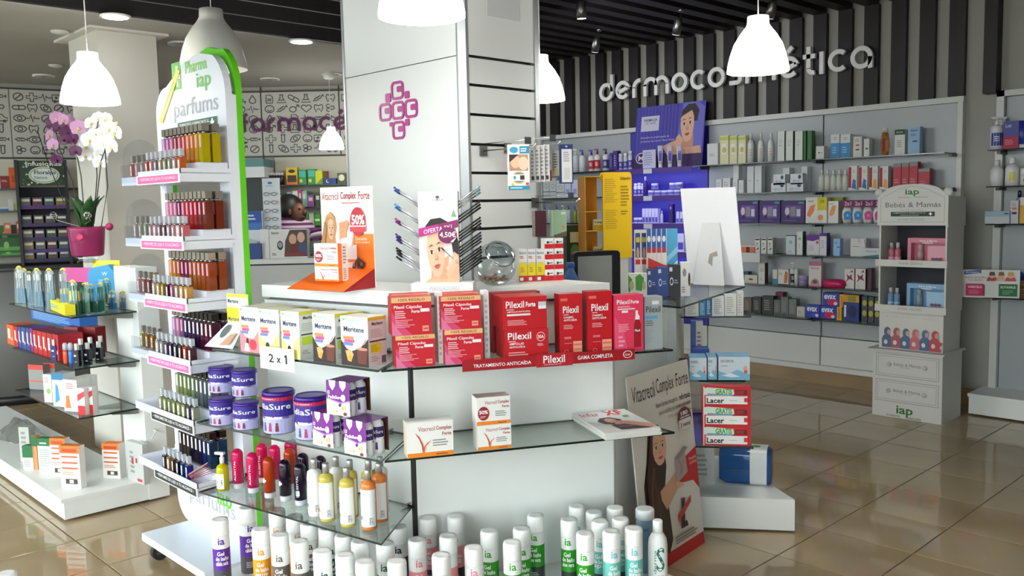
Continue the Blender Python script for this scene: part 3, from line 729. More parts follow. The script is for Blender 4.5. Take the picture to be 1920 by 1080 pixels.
# ------------------------------------------------------------------ pendants
def pendant(x, y, wpx, dia, lit, label, zc=3.2, group=None):
    dep = FPX*dia/wpx; p = CAM+ray(x, y)*dep; r = dia/2; H = r*1.82
    o = empty('pendant_lamp', label, 'lamp', group, (p.x, p.y, p.z))
    prof = [(1.0, 0), (1.0, .06), (.97, .25), (.9, .55), (.78, .9), (.6, 1.2), (.43, 1.42), (.36, 1.55), (.345, 1.8)]
    m1 = E('fffdf6', 7.) if lit else C('cfcdc4', .45); m2 = C('dfe0e2', .5) if lit else C('cfcdc4', .45)
    S = MB(); S.lathe([(a*r, b*r) for a, b in prof[:7]], 32, m=m1, close=False); sh = obj('shade', S, o)
    obj('neck', MB().lathe([(a*r, b*r) for a, b in prof[6:]]+[(.05*r, 1.82*r)], 32, m=E('e8ecf2', .55) if lit else m2, close=False), o)
    obj('lamp_bulb', MB().ball((0, 0, r*.8), r*.3, E('ffffff', 12) if lit else C('e0e0dc', .3)), o)
    obj('cord', MB().tube([(0, 0, 1.8*r), (0, 0, zc-p.z)], .003, C('e4e4e0', .5)), o)
    obj('ceiling_rose', MB().lathe([(.03, zc-p.z-.06), (.045, zc-p.z-.05), (.05, zc-p.z)], 18, m=C('e2e2de', .5)), o)
pendant(170, 194, 104, .28, True, 'glowing white bell pendant hanging over the orchids', 3.12)
pendant(401, 130, 122, .355, False, 'unlit white bell pendant hanging behind the perfume stand', 3.12)
pendant(791, 32, 163, .28, True, 'glowing white bell pendant hanging before the column emblem', 3.12)
pendant(1421, 135, 113, .28, True, 'glowing white bell pendant hanging before the grey dermocosmetica lettering', 3.12)
pendant(1013, 189, 93, .28, True, 'glowing white bell pendant half hidden behind the clad column', 3.12)
pendant(622, 280, 46, .21, True, 'small glowing bell pendant in front of the purple lettering', 2.75)
# spotlights under the beams
def spot(x, y, lit, dx, label, aim=(-5.2, 7.1, 2.5)):
    d = ray(x, y); p = CAM+d*((2.98-CAM.z)/d.z)
    o = empty('track_spotlight', label, 'spotlight', 'adjustable spotlights under the dark beams', (p.x, p.y, p.z))
    obj('arm', MB().tube([(0, 0, .02), (0, .05, .06), (0, .05, .14)], .006, C('9a9a98', .3, 1)), o)
    B = MB().lathe([(.034, -.06), (.036, .0), (.03, .05), (.015, .07)], 16, m=C('7d7d7c', .3, .9)); hdo = obj('housing', B, o); hdo.rotation_euler = (.15, dx, 0)
    ln = obj('lens', MB().lathe([(.031, -.061), (.028, -.064), (.001, -.066)], 16, m=E('f4f6ff', 14 if lit else .3)), hdo)
    if lit:
        ld = bpy.data.lights.new('spot_beam', 'SPOT'); ld.energy = 8; ld.spot_size = 1.7; ld.spot_blend = .6; ld.shadow_soft_size = .03; ld.color = (.92, .95, 1)
        lo = bpy.data.objects.new('spot_beam', ld); COL.objects.link(lo); lo.parent = o; lo.location = (0, 0, -.09); lo.rotation_euler = ((Vector(aim)-Vector((p.x, p.y, p.z-.09))).to_track_quat('-Z', 'Y').to_euler())
    obj('mount', MB().lathe([(.02, .12), (.03, .14)], 12, m=C('9a9a98', .3, 1)), o, (0, .05, 0))
spot(501, 38, True, .2, 'lit spotlight shining downward next to the glowing downlight', (-4.2, 3.2, 0))
spot(1090, 18, True, .1, 'lit grey spotlight pointing straight down under the slatted ceiling')
spot(1270, 50, False, .35, 'grey unlit spotlight tilted aside, next to the bell pendant')
spot(1117, 84, False, .3, 'grey tilted spotlight hanging close to the wall lettering')
spot(1446, 18, False, .35, 'grey tilted spotlight just behind the bell pendant cord')

# ================================================================== GOODS ON THE ISLAND
def sb(P, x0, x1, yb, yt, z, d, off=None):
    """front face between photo columns x0..x1, foot at yb on height z"""
    if off is None: off = P.off(atz((x0+x1)/2, yb, z))
    u, w, h = P.span(off, x0, x1, yt, z)
    return P.pt(u, off-d/2, z), w, h, off
def bxp(name, label, cat, P, x0, x1, yb, yt, z, d, body, prints=(), off=None, group=None, drz=0., h=None, **k):
    loc, w, hh, off = sb(P, x0, x1, yb, yt, z, d, off)
    return carton(name, label, cat, loc, P.rz+drz, w, d, h or hh, body, prints, group=group, **k), off
def zt_(o): return max(v.co.z for v in o.data.vertices)+o.location.z
RED, PINKW, SAL = 'c8101e', 'f6d9dc', 'f0b27a'
ZP = ZS['pil']+.0005
def caps_prints():
    return [('r', 0, .86, 1, 1, 'f2bd84'), ('t', '+20% REGALO', .16, .895, .84, .965, '7a3a1c', .01), ('r', 0, 0, 1, .86, 'd2142a'), ('p', [(0, 0), (.5, 0), (.22, .3), (0, .62)], 'e0487a'), ('p', [(0, 0), (.26, 0), (.1, .22), (0, .4)], 'ea7aa4'),
            ('t', 'Pilexil Cápsulas', .06, .68, .76, .79, 'ffffff', .01), ('t', 'Forte', .50, .58, .70, .66, 'ffffff', .02), ('r', .72, .6, .95, .69, 'f4eef2'), ('s', .08, .44, .4, .66, 4, 'f0c8d0'), ('s', .08, .2, .6, .42, 5, 'ee9aac'), ('r', .76, .08, .92, .23, 'f0a08c'), ('r', .78, .14, .9, .17, 'c8402e')]
o1, of1 = bxp('capsule_box', 'red capsule carton with cream band, lower box of the stack beside the corner post', 'box', IF, 741, 815, 688, 628, ZP, .085, 'b50f1c', caps_prints(), side=[('s', .1, .1, .8, .8, 6, 'e88a94')])
bxp('capsule_box', 'red capsule carton with cream band, upper box of the stack beside the corner post', 'box', IF, 733, 808, 622, 557, zt_(o1)+.0005, .085, 'b50f1c', caps_prints(), off=of1-.004)
bxp('capsule_box', 'red capsule carton standing behind the upper capsule box beside the corner post', 'box', IF, 733, 806, 622, 551, zt_(o1)+.0005, .06, 'b50f1c', [('r', 0, .86, 1, 1, 'f2bd84')], off=of1-.095)
o2, of2 = bxp('capsule_box', 'red capsule carton with cream band, lower box of the stack beside the ampoule boxes', 'box', IF, 833, 905, 682, 617, ZP, .085, 'b50f1c', caps_prints())
bxp('capsule_box', 'red capsule carton with cream band, upper box of the stack beside the ampoule boxes', 'box', IF, 826, 901, 617, 555, zt_(o2)+.0005, .085, 'b50f1c', caps_prints(), off=of2-.004)
bxp('capsule_box', 'red capsule carton standing behind the upper capsule box beside the ampoule boxes', 'box', IF, 824, 896, 617, 549, zt_(o2)+.0005, .06, 'b50f1c', [('r', 0, .86, 1, 1, 'f2bd84')], off=of2-.095)
for x0, x1, yb, yt, lab in ((819, 829, 685, 549, 'narrow white carton between the two capsule stacks'), (906, 916, 679, 545, 'narrow white carton between a capsule stack and the ampoule boxes')):
    bxp('slim_carton', lab, 'box', IF, x0, x1, yb-3, yt, ZP, .05, 'e9e6e6', [('s', .2, .1, .8, .9, 10, 'b9bcc4')])
amp2 = [('t', 'Pilexil', .07, .66, .60, .90, 'ffffff', .012), ('k', [(.08, .60), (.25, .60)], .002, 'ffffff'), ('t', 'AMPOLLAS', .1, .48, .43, .56, 'ffffff', .01), ('t', 'ANTICAÍDA', .1, .38, .46, .46, 'ffffff', .01), ('s', .08, .1, .62, .26, 2, 'eaa0a4'), ('e', .82, .72, .1, .16, 'f0d8d8'), ('e', .82, .72, .088, .14, RED), ('t', '30A', .75, .66, .89, .78, 'ffffff', .02), ('s', .74, .4, .9, .5, 2, 'f0c0c0')]
amp1 = [('t', 'Pilexil', .07, .66, .48, .87, 'ffffff', .012), ('t', 'Forte', .52, .68, .74, .83, 'ffffff', .03), ('k', [(.08, .61), (.25, .61)], .002, 'ffffff'), ('t', 'AMPOLLAS ANTICAÍDA', .09, .52, .62, .58, 'ffffff', .01), ('r', .09, .42, .62, .48, 'f4e6e6'), ('s', .1, .12, .62, .3, 4, 'eaa0a4'), ('r', .80, .60, .98, .82, 'c9d3e0'), ('r', .80, .60, .98, .70, 'f2f2f4')]
o3, of3 = bxp('ampoule_box', 'wide red ampoule carton with ring mark, lower box of its stack', 'box', IF, 946, 1028, 672, 617, ZP, .12, 'b80e1a', amp2, front=RED, top='a00c16')
bxp('ampoule_box', 'wide red ampoule carton with white bar, upper box of its stack', 'box', IF, 942, 1025, 617, 556, zt_(o3)+.0005, .14, 'b80e1a', amp1, off=of3-.003, front=RED, top='a00c16')
bxp('ampoule_box', 'dark red ampoule carton standing behind the ampoule stack', 'box', IF, 922, 1012, 660, 548, ZP, .06, '8f0d18', (), off=of3-.155)
cham = [('r', .06, .885, .36, .93, 'e8705c'), ('t', 'Pilexil', .16, .685, .84, .80, 'ffffff', .012), ('k', [(.18, .66), (.4, .66)], .002, 'ffffff'), ('t', 'CHAMPÚ', .18, .60, .6, .64, 'ffffff', .01), ('t', 'ANTICAÍDA', .18, .555, .76, .595, 'ffffff', .01), ('s', .18, .42, .7, .5, 3, 'eaa0a4'), ('s', .2, .26, .55, .3, 2, 'eaa0a4'), ('k', [(.2, .19), (.52, .19)], .001, 'f4c8c8'), ('e', .28, .06, .09, .025, 'e8a8a8'), ('e', .28, .06, .075, .019, RED), ('r', .58, .04, .96, .22, 'f0a890'), ('r', .6, .07, .94, .1, 'e87a58'), ('r', .6, .15, .94, .18, 'e87a58')]
bxp('shampoo_box', 'red shampoo carton standing beside the ampoule boxes', 'box', IF, 1048, 1091, 665, 551, ZP, .055, '8f0c16', cham, front=RED)
bxp('shampoo_box', 'red shampoo carton, taller one beside the pink spray carton', 'box', IF, 1101, 1147, 662, 546, ZP, .055, '8f0c16', cham, front=RED)
spr = [('p', [(0, 0), (.45, 0), (.3, .4), (0, .62)], 'f4567e'), ('t', 'Pilexil', .08, .84, .52, .92, 'ffffff', .012), ('t', 'Forte', .56, .845, .84, .91, 'ffffff', .03), ('s', .1, .78, .72, .81, 1, 'f8d0d8'), ('r', .1, .745, .7, .765, 'fbe8ee'), ('r', .24, .69, .46, .73, 'fbf2f4'), ('p', [(.66, .07), (.9, .07), (.9, .48), (.84, .56), (.72, .56), (.66, .48)], 'a50d20'), ('p', [(.7, .56), (.86, .56), (.86, .62), (.8, .66), (.8, .72), (.72, .72), (.72, .64)], 'fbf6f8'), ('r', .67, .33, .89, .40, '7d0818'), ('t', 'Pilexil', .69, .345, .87, .39, 'ffffff', .02), ('s', .12, .35, .55, .5, 5, 'f6a2b4'), ('s', .12, .08, .35, .3, 3, 'f6a2b4')]
bxp('spray_box', 'bright pink carton printed with a red spray bottle', 'box', IF, 1152, 1206, 659, 553, ZP, .06, 'c92344', spr, front='ee3d62')
gry = [('r', .42, .85, .8, .92, 'e6eaec'), ('t', 'Pilexil', .08, .70, .88, .82, '3b4248', .01), ('r', .05, .58, .72, .635, '5aa9d6'), ('s', .06, .44, .6, .56, 3, '6d757b'), ('s', .06, .12, .5, .4, 7, '9aa2a6')]
bxp('shampoo_box', 'grey shampoo carton at the end of the red hair care row', 'box', IF, 1208, 1242, 655, 556, ZP, .055, '9da3a6', gry, front='a9afb1')
# red shelf-edge sign
def edge_sign():
    a, b = IF.hit(SO+.006, 867, 690), IF.hit(SO+.006, 1190, 667); u0, u1 = IF.u(a), IF.u(b); w = u1-u0; h = .040
    o = tag(obj('shelf_sign', MB().box(-w/2, w/2, -.0015, .0015, 0, h, C('a80f1c', .4)), None, IF.pt((u0+u1)/2, SO+.006, ZS['pil']-.026), IF.rz), 'long red plastic sign clipped along the edge of the hair care shelf', 'sign')
    it = [('t', 'TRATAMIENTO ANTICAÍDA', .06, .28, .385, .66, 'ffffff', .01), ('r', .415, -.1, .625, 1.12, 'b5121f'), ('t', 'Pilexil', .455, .22, .58, .92, 'ffffff', .012), ('k', [(.457, .1), (.56, .1)], .0012, 'ffffff'), ('t', 'GAMA COMPLETA', .655, .34, .865, .70, 'ffffff', .01), ('e', .955, .52, .028, .34, 'ffffff'), ('e', .955, .52, .024, .29, 'a80f1c'), ('t', 'Lacer', .939, .42, .971, .62, 'ffffff', .01)]
    obj('lettering', printmesh('lettering', it, w, h, .003), o)
edge_sign()

# middle shelf: white and orange hair capsule boxes, magazines
ZV = ZS['vit']+.0005
def vita(badge):
    it = [('r', 0, 0, 1, .13, 'f28a1c'), ('t', 'Vitacrecil', .24, .74, .60, .87, 'a2383c', .0), ('t', 'Complex', .63, .72, .97, .87, 'a2383c', .02), ('t', 'Forte', .76, .59, .96, .69, 'a2383c', .02), ('s', .55, .28, .96, .5, 3, '9a9a9a'), ('s', .62, .035, .92, .085, 1, '8a3a10')]
    if badge: it += [('e', .2, .42, .17, .25, '9c1f2c'), ('t', '50%', .07, .40, .33, .54, 'ffffff', .03), ('s', .1, .25, .3, .34, 2, 'e8c0c4')]
    else: it += [('p', [(.33, .13), (.37, .13), (.34, .38), (.26, .60), (.17, .72), (.26, .52), (.31, .34)], 'd3451f'), ('p', [(.34, .13), (.37, .13), (.39, .3), (.52, .48), (.42, .40), (.36, .3)], 'e0703a')]
    return it
bxp('hair_capsule_box', 'large white carton with orange base band on the hair shelf, beside the corner post', 'box', IF, 762, 849, 856, 791, ZV, .075, 'e2a050', vita(False), front='f3f1ee', sidec='ecd9c0', top='f1efec')
ov, ofv = bxp('hair_capsule_box', 'white carton with orange band and red sprout, lower box under the badge box', 'box', IF, 895, 958, 842, 796, ZV, .07, 'eee8e2', vita(False), front='f3f1ee')
bxp('hair_capsule_box', 'white carton with a round dark red discount badge, on top of its twin', 'box', IF, 893, 956, 796, 744, zt_(ov)+.0005, .07, 'eee8e2', vita(True), off=ofv-.002, front='f3f1ee', top='dcb8ae')
def magazines():
    a, b, c = atz(1134, 826, ZV), atz(1239, 815, ZV), atz(1074, 788, ZV)
    t = (b-a); L = t.length; ang = math.atan2(t.y, t.x); dpt = abs((c-a).dot(Vector((-math.sin(ang), math.cos(ang), 0))))
    base = (a+b)/2+Vector((-math.sin(ang), math.cos(ang), 0))*dpt/2; n = 5; th = .0052; rg = random.Random(5)
    for i in range(n):
        loc = base+Vector((rg.uniform(-.004, .004), rg.uniform(-.004, .004), i*(th+.0002)))
        B = MB().box(-L/2, L/2, -dpt/2, dpt/2, 0, th, C('d8d6d0', .6), top=C('eceaea', .3))
        o = tag(obj('magazine', B, None, loc, ang+rg.uniform(-.012, .012)), 'glossy magazine with a woman lying down on its cover, topmost of the stack' if i == n-1 else 'glossy magazine lying under the cover magazine in the stack', 'magazine', 'magazines stacked on the hair shelf')
        if i == n-1:
            it = [('r', 0, 0, 1, 1, 'e9eaec'), ('p', [(.02, .0), (1, .0), (1, .3), (.3, .35), (.02, .55)], 'd8d2d0'), ('t', 'Infar', .06, .76, .40, .93, 'd23a48', .01), ('t', 'XF', .50, .74, .84, .97, 'd8243a', .03), ('p', [(.18, .5), (.3, .64), (.48, .66), (.62, .52), (.58, .36), (.4, .3), (.24, .36)], '3a2622'), ('e', .42, .5, .1, .11, 'd9a78e'), ('p', [(.45, .5), (.7, .42), (.98, .2), (.98, .06), (.6, .14), (.4, .32)], 'c98f78'), ('p', [(.3, .3), (.56, .3), (.9, .04), (.35, .06)], '2c2c34'), ('k', [(.38, .2), (.66, .2)], .006, 'e05060'), ('r', .74, .6, .84, .68, '7fb84a')]
            obj('cover_print', printmesh('cover_print', it, L, dpt, 0, 'top', z0=th), o)
magazines()

# shake mix boxes on the other side of the corner
ZM = ZS['mer']+.0005
MY = 'e4d23a'
def mer(v):
    it = [('r', 0, 0, 1, 1, 'eef1f2'), ('r', 0, .91, 1, 1, 'e2efe6'), ('p', [(.05, .97), (.1, .9), (.2, .95)], '7fbf8c'), ('s', .22, .90, .85, .94, 1, 'a9cfd6'), ('t', 'Meritene', .12, .69, .86, .80, '1e2350', .02)]
    pill = [('r', .1, .54, .46, .60, 'e88a50'), ('r', .14, .475, .5, .535, 'd84a8a'), ('r', .1, .41, .44, .47, '6a86c8')]
    if v == 'choc': it += [('p', [(0, 0), (1, 0), (1, .58), (.86, .46), (.62, .36), (.40, .30), (.2, .34), (0, .52)], '2e1712'), ('p', [(.16, .30), (.36, .33), (.46, .24), (.36, .08), (.24, .1)], 'e8b070'), ('e', .34, .16, .07, .05, 'e8a21c'), ('p', [(.62, .06), (.92, .06), (.98, .36), (.58, .36)], '6b2f22'), ('e', .78, .36, .2, .03, 'c98e74'), ('k', [(.7, .36), (.92, .56)], .004, 'e8a090')]
    elif v == 'straw': it += [('p', [(0, 0), (1, 0), (1, .5), (.7, .3), (.3, .34), (0, .5)], 'ee8c98'), ('e', .68, .18, .2, .12, 'd4344a'), ('e', .4, .24, .07, .08, '2a1a1a'), ('p', [(.2, .02), (.5, .02), (.42, .2), (.28, .2)], 'f4d8d0')]
    else: it += [('p', [(0, 0), (1, 0), (1, .52), (.6, .22), (.3, .26), (0, .46)], 'efe08a'), ('e', .42, .2, .09, .08, '2a1a1a'), ('p', [(.3, 0), (.56, 0), (.5, .13), (.36, .13)], 'f0d2b0')]
    return it+pill
mside = [('r', 0, 0, 1, 1, 'dcd2d4'), ('r', 0, .93, 1, 1, 'd9b53a'), ('t', 'Meritene', .2, .83, .8, .9, '2a2230', .03), ('s', .1, .58, .9, .76, 5, 'b8aab0'), ('r', .06, .50, .96, .53, '2e2226'), ('r', .1, .28, .66, .47, 'e0cc20'), ('s', .12, .3, .62, .45, 4, 'b8a418'), ('s', .1, .1, .55, .22, 3, 'a89aa0'), ('r', .68, .05, .92, .2, '6d5a66')]
msideg = [('r', 0, 0, 1, 1, 'd6dad4'), ('r', 0, .93, 1, 1, 'd2cf3a'), ('t', 'Meritene', .2, .83, .9, .9, '2a2230', .03), ('s', .1, .58, .9, .76, 5, 'b0b6b0'), ('r', .06, .50, .96, .53, '2e3226'), ('r', .1, .30, .96, .47, 'b9d23a'), ('s', .1, .1, .55, .2, 3, '9aa09a')]
for x0, x1, yb, yt, v, lab in ((448, 483, 660, 576, 'straw', 'shake mix carton with pink strawberry print'), (483, 522, 665, 580, 'van', 'shake mix carton with pale yellow print behind the two for one card'), (526, 560, 672, 584, 'van', 'shake mix carton with pale yellow print beside the chocolate ones'),
                              (585, 627, 680, 588, 'choc', 'chocolate shake mix carton between the vanilla carton and its twin'), (638, 689, 686, 594, 'choc', 'chocolate shake mix carton at the mitred corner of the shelf')):
    bxp('shake_mix_box', lab, 'box', IL, x0, x1, yb, yt, ZM, .088, 'dfe2de', mer(v), side=mside if x0 > 630 else msideg, top='d8d8cc')
for x0, x1, yt, lab in ((470, 505, 573, 'shake mix carton standing behind the strawberry one'), (505, 545, 577, 'shake mix carton standing behind the vanilla ones'), (563, 598, 582, 'shake mix carton standing behind the vanilla carton next to the chocolate one'), (606, 650, 586, 'shake mix carton standing behind the chocolate ones')):
    bxp('shake_mix_box', lab, 'box', IL, x0, x1, 660, yt, ZM, .088, 'dfe2de', [('r', 0, .9, 1, 1, MY)], off=.115, side=msideg, top='d8d8cc')
def leaflet():
    loc, w, h, off = sb(IL, 414, 445, 650, 552, ZM, .03)
    o = empty('leaflet_display', 'yellow and white card display with leaflets at the end of the shake mix row', 'display', None, loc, IL.rz)
    obj('back_card', MB().box(-w/2, w/2*1.5, .012, .016, 0, h, C('f2f2ea', .5)), o)
    obj('card_print', printmesh('card_print', [('r', 0, .93, 1.25, 1, 'e4e23c'), ('t', 'Meritene', .06, .82, .7, .9, '33384a', .02), ('e', 1.05, .82, .14, .05, 'd8a0a0'), ('e', 1.05, .82, .11, .04, 'f2f2ea'), ('r', .0, .47, .8, .74, 'e9df14'), ('t', 'Meritene', .06, .48, .7, .56, '33384a', .02)], w, h, -.024), o)
    B = MB(); B.add([(-w*.95, -.07, .004), (w/2, -.05, .002), (w/2, .012, h*.44), (-w/2, .012, h*.44)], [(0, 1, 2, 3)], C('efefea', .5)); B.add([(-w*.95, -.07, .003), (w/2, -.05, .001), (w/2, .013, h*.43), (-w/2, .013, h*.43)], [(3, 2, 1, 0)], C('efefea', .5))
    obj('leaflet', B, o)
    B = MB(); f = lambda a, b: (-w/2+a*w-(1-b)*.02, -.062+b*.07, .006+b*h*.42)
    B.add([f(.3+.2*math.cos(t*.5), .62+.28*math.sin(t*.5)) for t in range(13)], [tuple(range(12))], C('6a7276', .5)); B.add([f(.5, .05), f(1, .1), f(1, .6), f(.7, .5)], [(0, 1, 2, 3)], C('d8a58c', .5))
    ob = obj('leaflet_print', B, o); ob.location = (0, -.002, .002)
leaflet()
def card2x1():
    a, b = IL.hit(SO+.012, 488, 668), IL.hit(SO+.012, 552, 676); u0, u1 = IL.u(a), IL.u(b); w = u1-u0; zb_ = IL.hit(SO+.012, 520, 694).z; h = IL.hit(SO+.012, 520, 652).z-zb_
    o = tag(obj('offer_card', MB().box(-w/2, w/2, -.001, .001, 0, h, C('f4f4f4', .5)), None, IL.pt((u0+u1)/2, SO+.012, zb_), IL.rz), 'white paper card reading two for one clipped to the shelf edge', 'card')
    obj('lettering', printmesh('lettering', [('t', '2', .26, .32, .41, .70, '141414', .02), ('t', 'x', .49, .33, .62, .56, '141414', .03), ('k', [(.725, .62), (.775, .70)], .0065, '141414'), ('r', .755, .32, .80, .72, '141414')], w, h, .002), o)
card2x1()

# tins
ZD = ZS['ped']+.0005
def tin(x, ytop, zb_, r, h, big, label, rz=0.):
    p = atz(x, ytop, zb_+h); o = empty('milk_powder_tin', label, 'tin', None, (p.x, p.y, zb_), IL.rz+.12+rz)
    sil = C('a8a6d2', .25, .75); pur = C('3d1a86', .3)
    obj('body', MB().lathe([(r*.98, 0, sil), (r, .004, sil), (r, h*.88, sil)], 32), o)
    obj('lid', MB().lathe([(r*1.02, h*.885, pur), (r*1.03, h*.97, pur), (r*.97, h*.985, pur), (r*.93, h, pur), (r*.9, h*.985, pur)], 32), o)
    W = r*3.6
    it = [('r', 0, .46, 1, 1, '35208c'), ('p', [(0, .46), (.3, .40), (.7, .40), (1, .46), (1, .5), (0, .5)], '35208c'), ('r', 0, 0, 1, .4, 'b9b6e0'), ('t', 'PediaSure', .08, .66, .92, .82, 'ffffff', .01), ('p', [(.08, .34), (.3, .52), (.6, .56), (.95, .42), (.9, .36), (.6, .46), (.35, .44), (.12, .26)], 'c9589a'), ('p', [(.1, .28), (.3, .46), (.6, .5), (.92, .38), (.6, .44), (.35, .4)], '6a2f9a'), ('e', .3, .36, .06, .07, 'e8e4f4')]
    for k, c in ((.42, '3c5aa0'), (.54, 'b02f6a'), (.66, '7a2338')): it += [('p', [(k-.03, .06), (k+.03, .06), (k+.02, .24), (k-.02, .24)], c), ('e', k, .27, .02, .03, c)]
    if big: it += [('r', 0, .9, 1, 1, 'c01c50'), ('s', .1, .93, .9, .97, 1, 'f0c0d0')]
    obj('label_print', printmesh('label_print', it, W, h*.86, 0, cyl=r+.0003, z0=.004), o); return o
hs, rs = .108, .050
for x, y, lab in ((416, 745, 'small purple milk powder tin, under another tin by the perfume stand'), (461, 752, 'small purple milk powder tin, under another tin by the large tin')): tin(x, y, ZD, rs, hs, False, lab)
for x, y, lab in ((416, 686, 'small purple milk powder tin, on top of the stack by the perfume stand'), (460, 692, 'small purple milk powder tin, on top of the stack by the large tin')): tin(x-2, y, ZD+hs+.001, rs, hs, False, lab)
tin(522, 730, ZD, .0615, .165, True, 'large purple milk powder tin beside the stacked small tins'); tin(583, 739, ZD, .0615, .165, True, 'large purple milk powder tin beside the drink packs', .2)
# drink packs
WB_ = C('efeff2', .3)
def dpack(x0, x1, yb, yt, zb_, label, off=None, drz=.0):
    d = .108; loc, w, h, off = sb(IL, x0, x1, yb, yt, zb_, d, off); w = .108; h = .128
    o = empty('drink_pack', label, 'drink pack', None, loc, IL.rz+drz); r = .0262
    for i in (-1, 1):
        for j in (-1, 1):
            b = obj('bottle', MB().lathe([(r*.9, 0, WB_), (r, .006, WB_), (r*.96, .03, WB_), (r, .085, WB_), (r*.9, .108, WB_), (r*.6, .118, WB_), (r*.58, h-.003, WB_)], 20), o, (i*.0265, j*.0265, 0))
            obj('bottle_print', printmesh('bottle_print', [('r', 0, .55, 1, 1, '2d1760'), ('t', 'PediaSure', .1, .72, .9, .86, 'e8e8f4', .01), ('p', [(0, .42), (.5, .56), (1, .5), (1, .42), (.5, .48)], '8a3f9a'), ('p', [(.25, .05), (.38, .05), (.35, .36), (.28, .36)], 'a82a64'), ('p', [(.5, .05), (.62, .05), (.6, .36), (.52, .36)], '4a2a80')], .075, .085, 0, cyl=r+.0004, z0=.012), b, (0, 0, 0), .5)
    S = MB(); e = .0545; PUR_ = C('7a1f8e', .35); LIL = C('e6dbe6', .4); BRN = C('4a2318', .6)
    S.box(-e, e, -e-.001, -e+.0, .004, h*.98, PUR_); S.box(-e, e, e, e+.001, .004, h*.98, BRN)
    S.box(-e, e, -e, e, h*.975, h*.98, PUR_)
    sl = obj('carton_sleeve', S, o)
    it = [('p', [(0, 0), (1, 0), (1, .42), (.6, .34), (.3, .40), (0, .44)], 'e9dfe0'), ('p', [(0, .44), (.3, .4), (.6, .34), (1, .42), (1, .46), (.6, .38), (.3, .44), (0, .48)], 'b07ac0'), ('p', [(.13, 1), (.42, 1), (.40, .84), (.275, .70), (.15, .84)], 'f2f0f4'), ('p', [(.58, 1), (.87, 1), (.85, .84), (.72, .70), (.60, .84)], 'f2f0f4'), ('t', 'PediaSure', .08, .47, .66, .57, 'ffffff', .03), ('s', .08, .42, .24, .46, 1, 'f0e0f0'), ('r', .06, .60, .16, .69, 'e8d8ee'), ('r', .085, .625, .135, .665, '7a1f8e'), ('e', .74, .52, .1, .1, 'f0eaee'), ('e', .6, .3, .07, .05, '53306a'), ('e', .72, .22, .1, .11, 'ece2b8'), ('e', .72, .22, .04, .05, 'd8b13c'), ('e', .35, .1, .12, .06, 'd8c8a4'), ('e', .8, .06, .07, .05, '7a3a2a')]
    obj('sleeve_print', printmesh('sleeve_print', it, 2*e, h*.97, 2*e+.002, z0=.004), sl); return o, off, h
_, ofp, hp = dpack(580, 629, 838, 770, ZD, 'purple drink pack, lower pack touching the large tin')
_, ofq, hp = dpack(633, 697, 855, 780, ZD, 'purple drink pack, lower pack at the mitred shelf end')
dpack(601, 661, 775, 697, ZD+hp+.001, 'purple drink pack, on top of the two lower packs', (ofp+ofq)/2, .08)

# lowest glass shelf: shower bottles
ZO = ZS['bot']+.0005
def dome(x, ytop, col, cap, label, kind):
    h, r = .165, .0235; p = atz(x, ytop, ZO+h); o = empty('shower_bottle', label, 'bottle', None, (p.x, p.y, ZO), IL.rz+.4)
    pr = [(r, .022), (r, h-r)]+[(r*math.cos(a), h-r+r*math.sin(a)) for a in (.3, .6, .9, 1.15, 1.35, 1.5)]
    obj('body', MB().lathe(pr, 22, m=col), o)
    obj('base_cap', MB().lathe([(r*.93, 0), (r*.95, .002), (r*.95, .022)], 22, m=T('e4e6ea', .35)), o)
    if kind == 'v': it = [('k', [(.5, .05), (.5, .8)], .0001, 'f6d0dc')]
    it = {'pink': [('t', 'AUSSYTAL', .2, .3, .8, .5, 'f8dce6', .01)], 'flower': [('e', .3+.12*math.cos(a*1.256), .42+.06*math.sin(a*1.256), .06, .045, 'f4f0ec') for a in range(5)]+[('e', .3, .42, .05, .03, 'f4f0ec')], 'black': [('t', 'DAUSSYTAL', .1, .34, .9, .44, 'd8d4e0', .01), ('r', .4, .1, .6, .24, 'e0e0e4')]}[kind]
    if kind in ('pink', 'black'):   # vertical lettering
        B = MB(); V, Fc = glyphs('SHOWER' if False else it[0][1], .01); L = .085
        B.add([((r+.0006)*math.sin(.1+(1-y)*.35-.3), -(r+.0006)*math.cos(.1+(1-y)*.35-.3), .035+x_*L) for x_, y in V], [f[::-1] for f in Fc][:], C(it[0][6], .4)); obj('lettering', B, o)
        if kind == 'black': obj('barcode', printmesh('barcode', [('r', .42, .1, .58, .3, 'dcdce2'), ('s', .44, .12, .56, .28, 6, '3a3a44')], r*4, .1, 0, cyl=r+.0005, z0=.03), o)
    else: obj('flower_print', printmesh('flower_print', it, r*3.2, .1, 0, cyl=r+.0005, z0=.03), o)
    return o
PK, OG, BK = T('e01262', .3, .06), T('c2400c', .3, .06), C('1a0d24', .08)
for x, y, c, k, lab in ((444, 841, PK, 'pink', 'translucent pink domed bottle beside the yellow pump bottle'), (472, 848, PK, 'pink', 'translucent pink domed bottle beside the amber bottle with a flower'), (503, 856, OG, 'flower', 'amber domed bottle with a white flower print in the front row'), (533, 861, BK, 'flower', 'black domed bottle with a flower outline beside the amber one'), (561, 868, BK, 'black', 'black domed bottle with upright lettering beside the white gel bottle'),
                         (490, 831, PK, 'pink', 'translucent pink domed bottle in the back row behind the pink pair'), (514, 834, PK, 'pink', 'translucent pink domed bottle in the back row behind the amber one'), (542, 841, OG, 'flower', 'amber domed bottle in the back row'), (567, 849, BK, 'black', 'black domed bottle in the back row behind the black pair'), (600, 854, BK, 'black', 'black domed bottle in the back row behind the white gel bottle'), (543, 825, PK, 'pink', 'pink domed bottle farthest in, below the large tins')):
    dome(x, y, c, 0, lab, k)
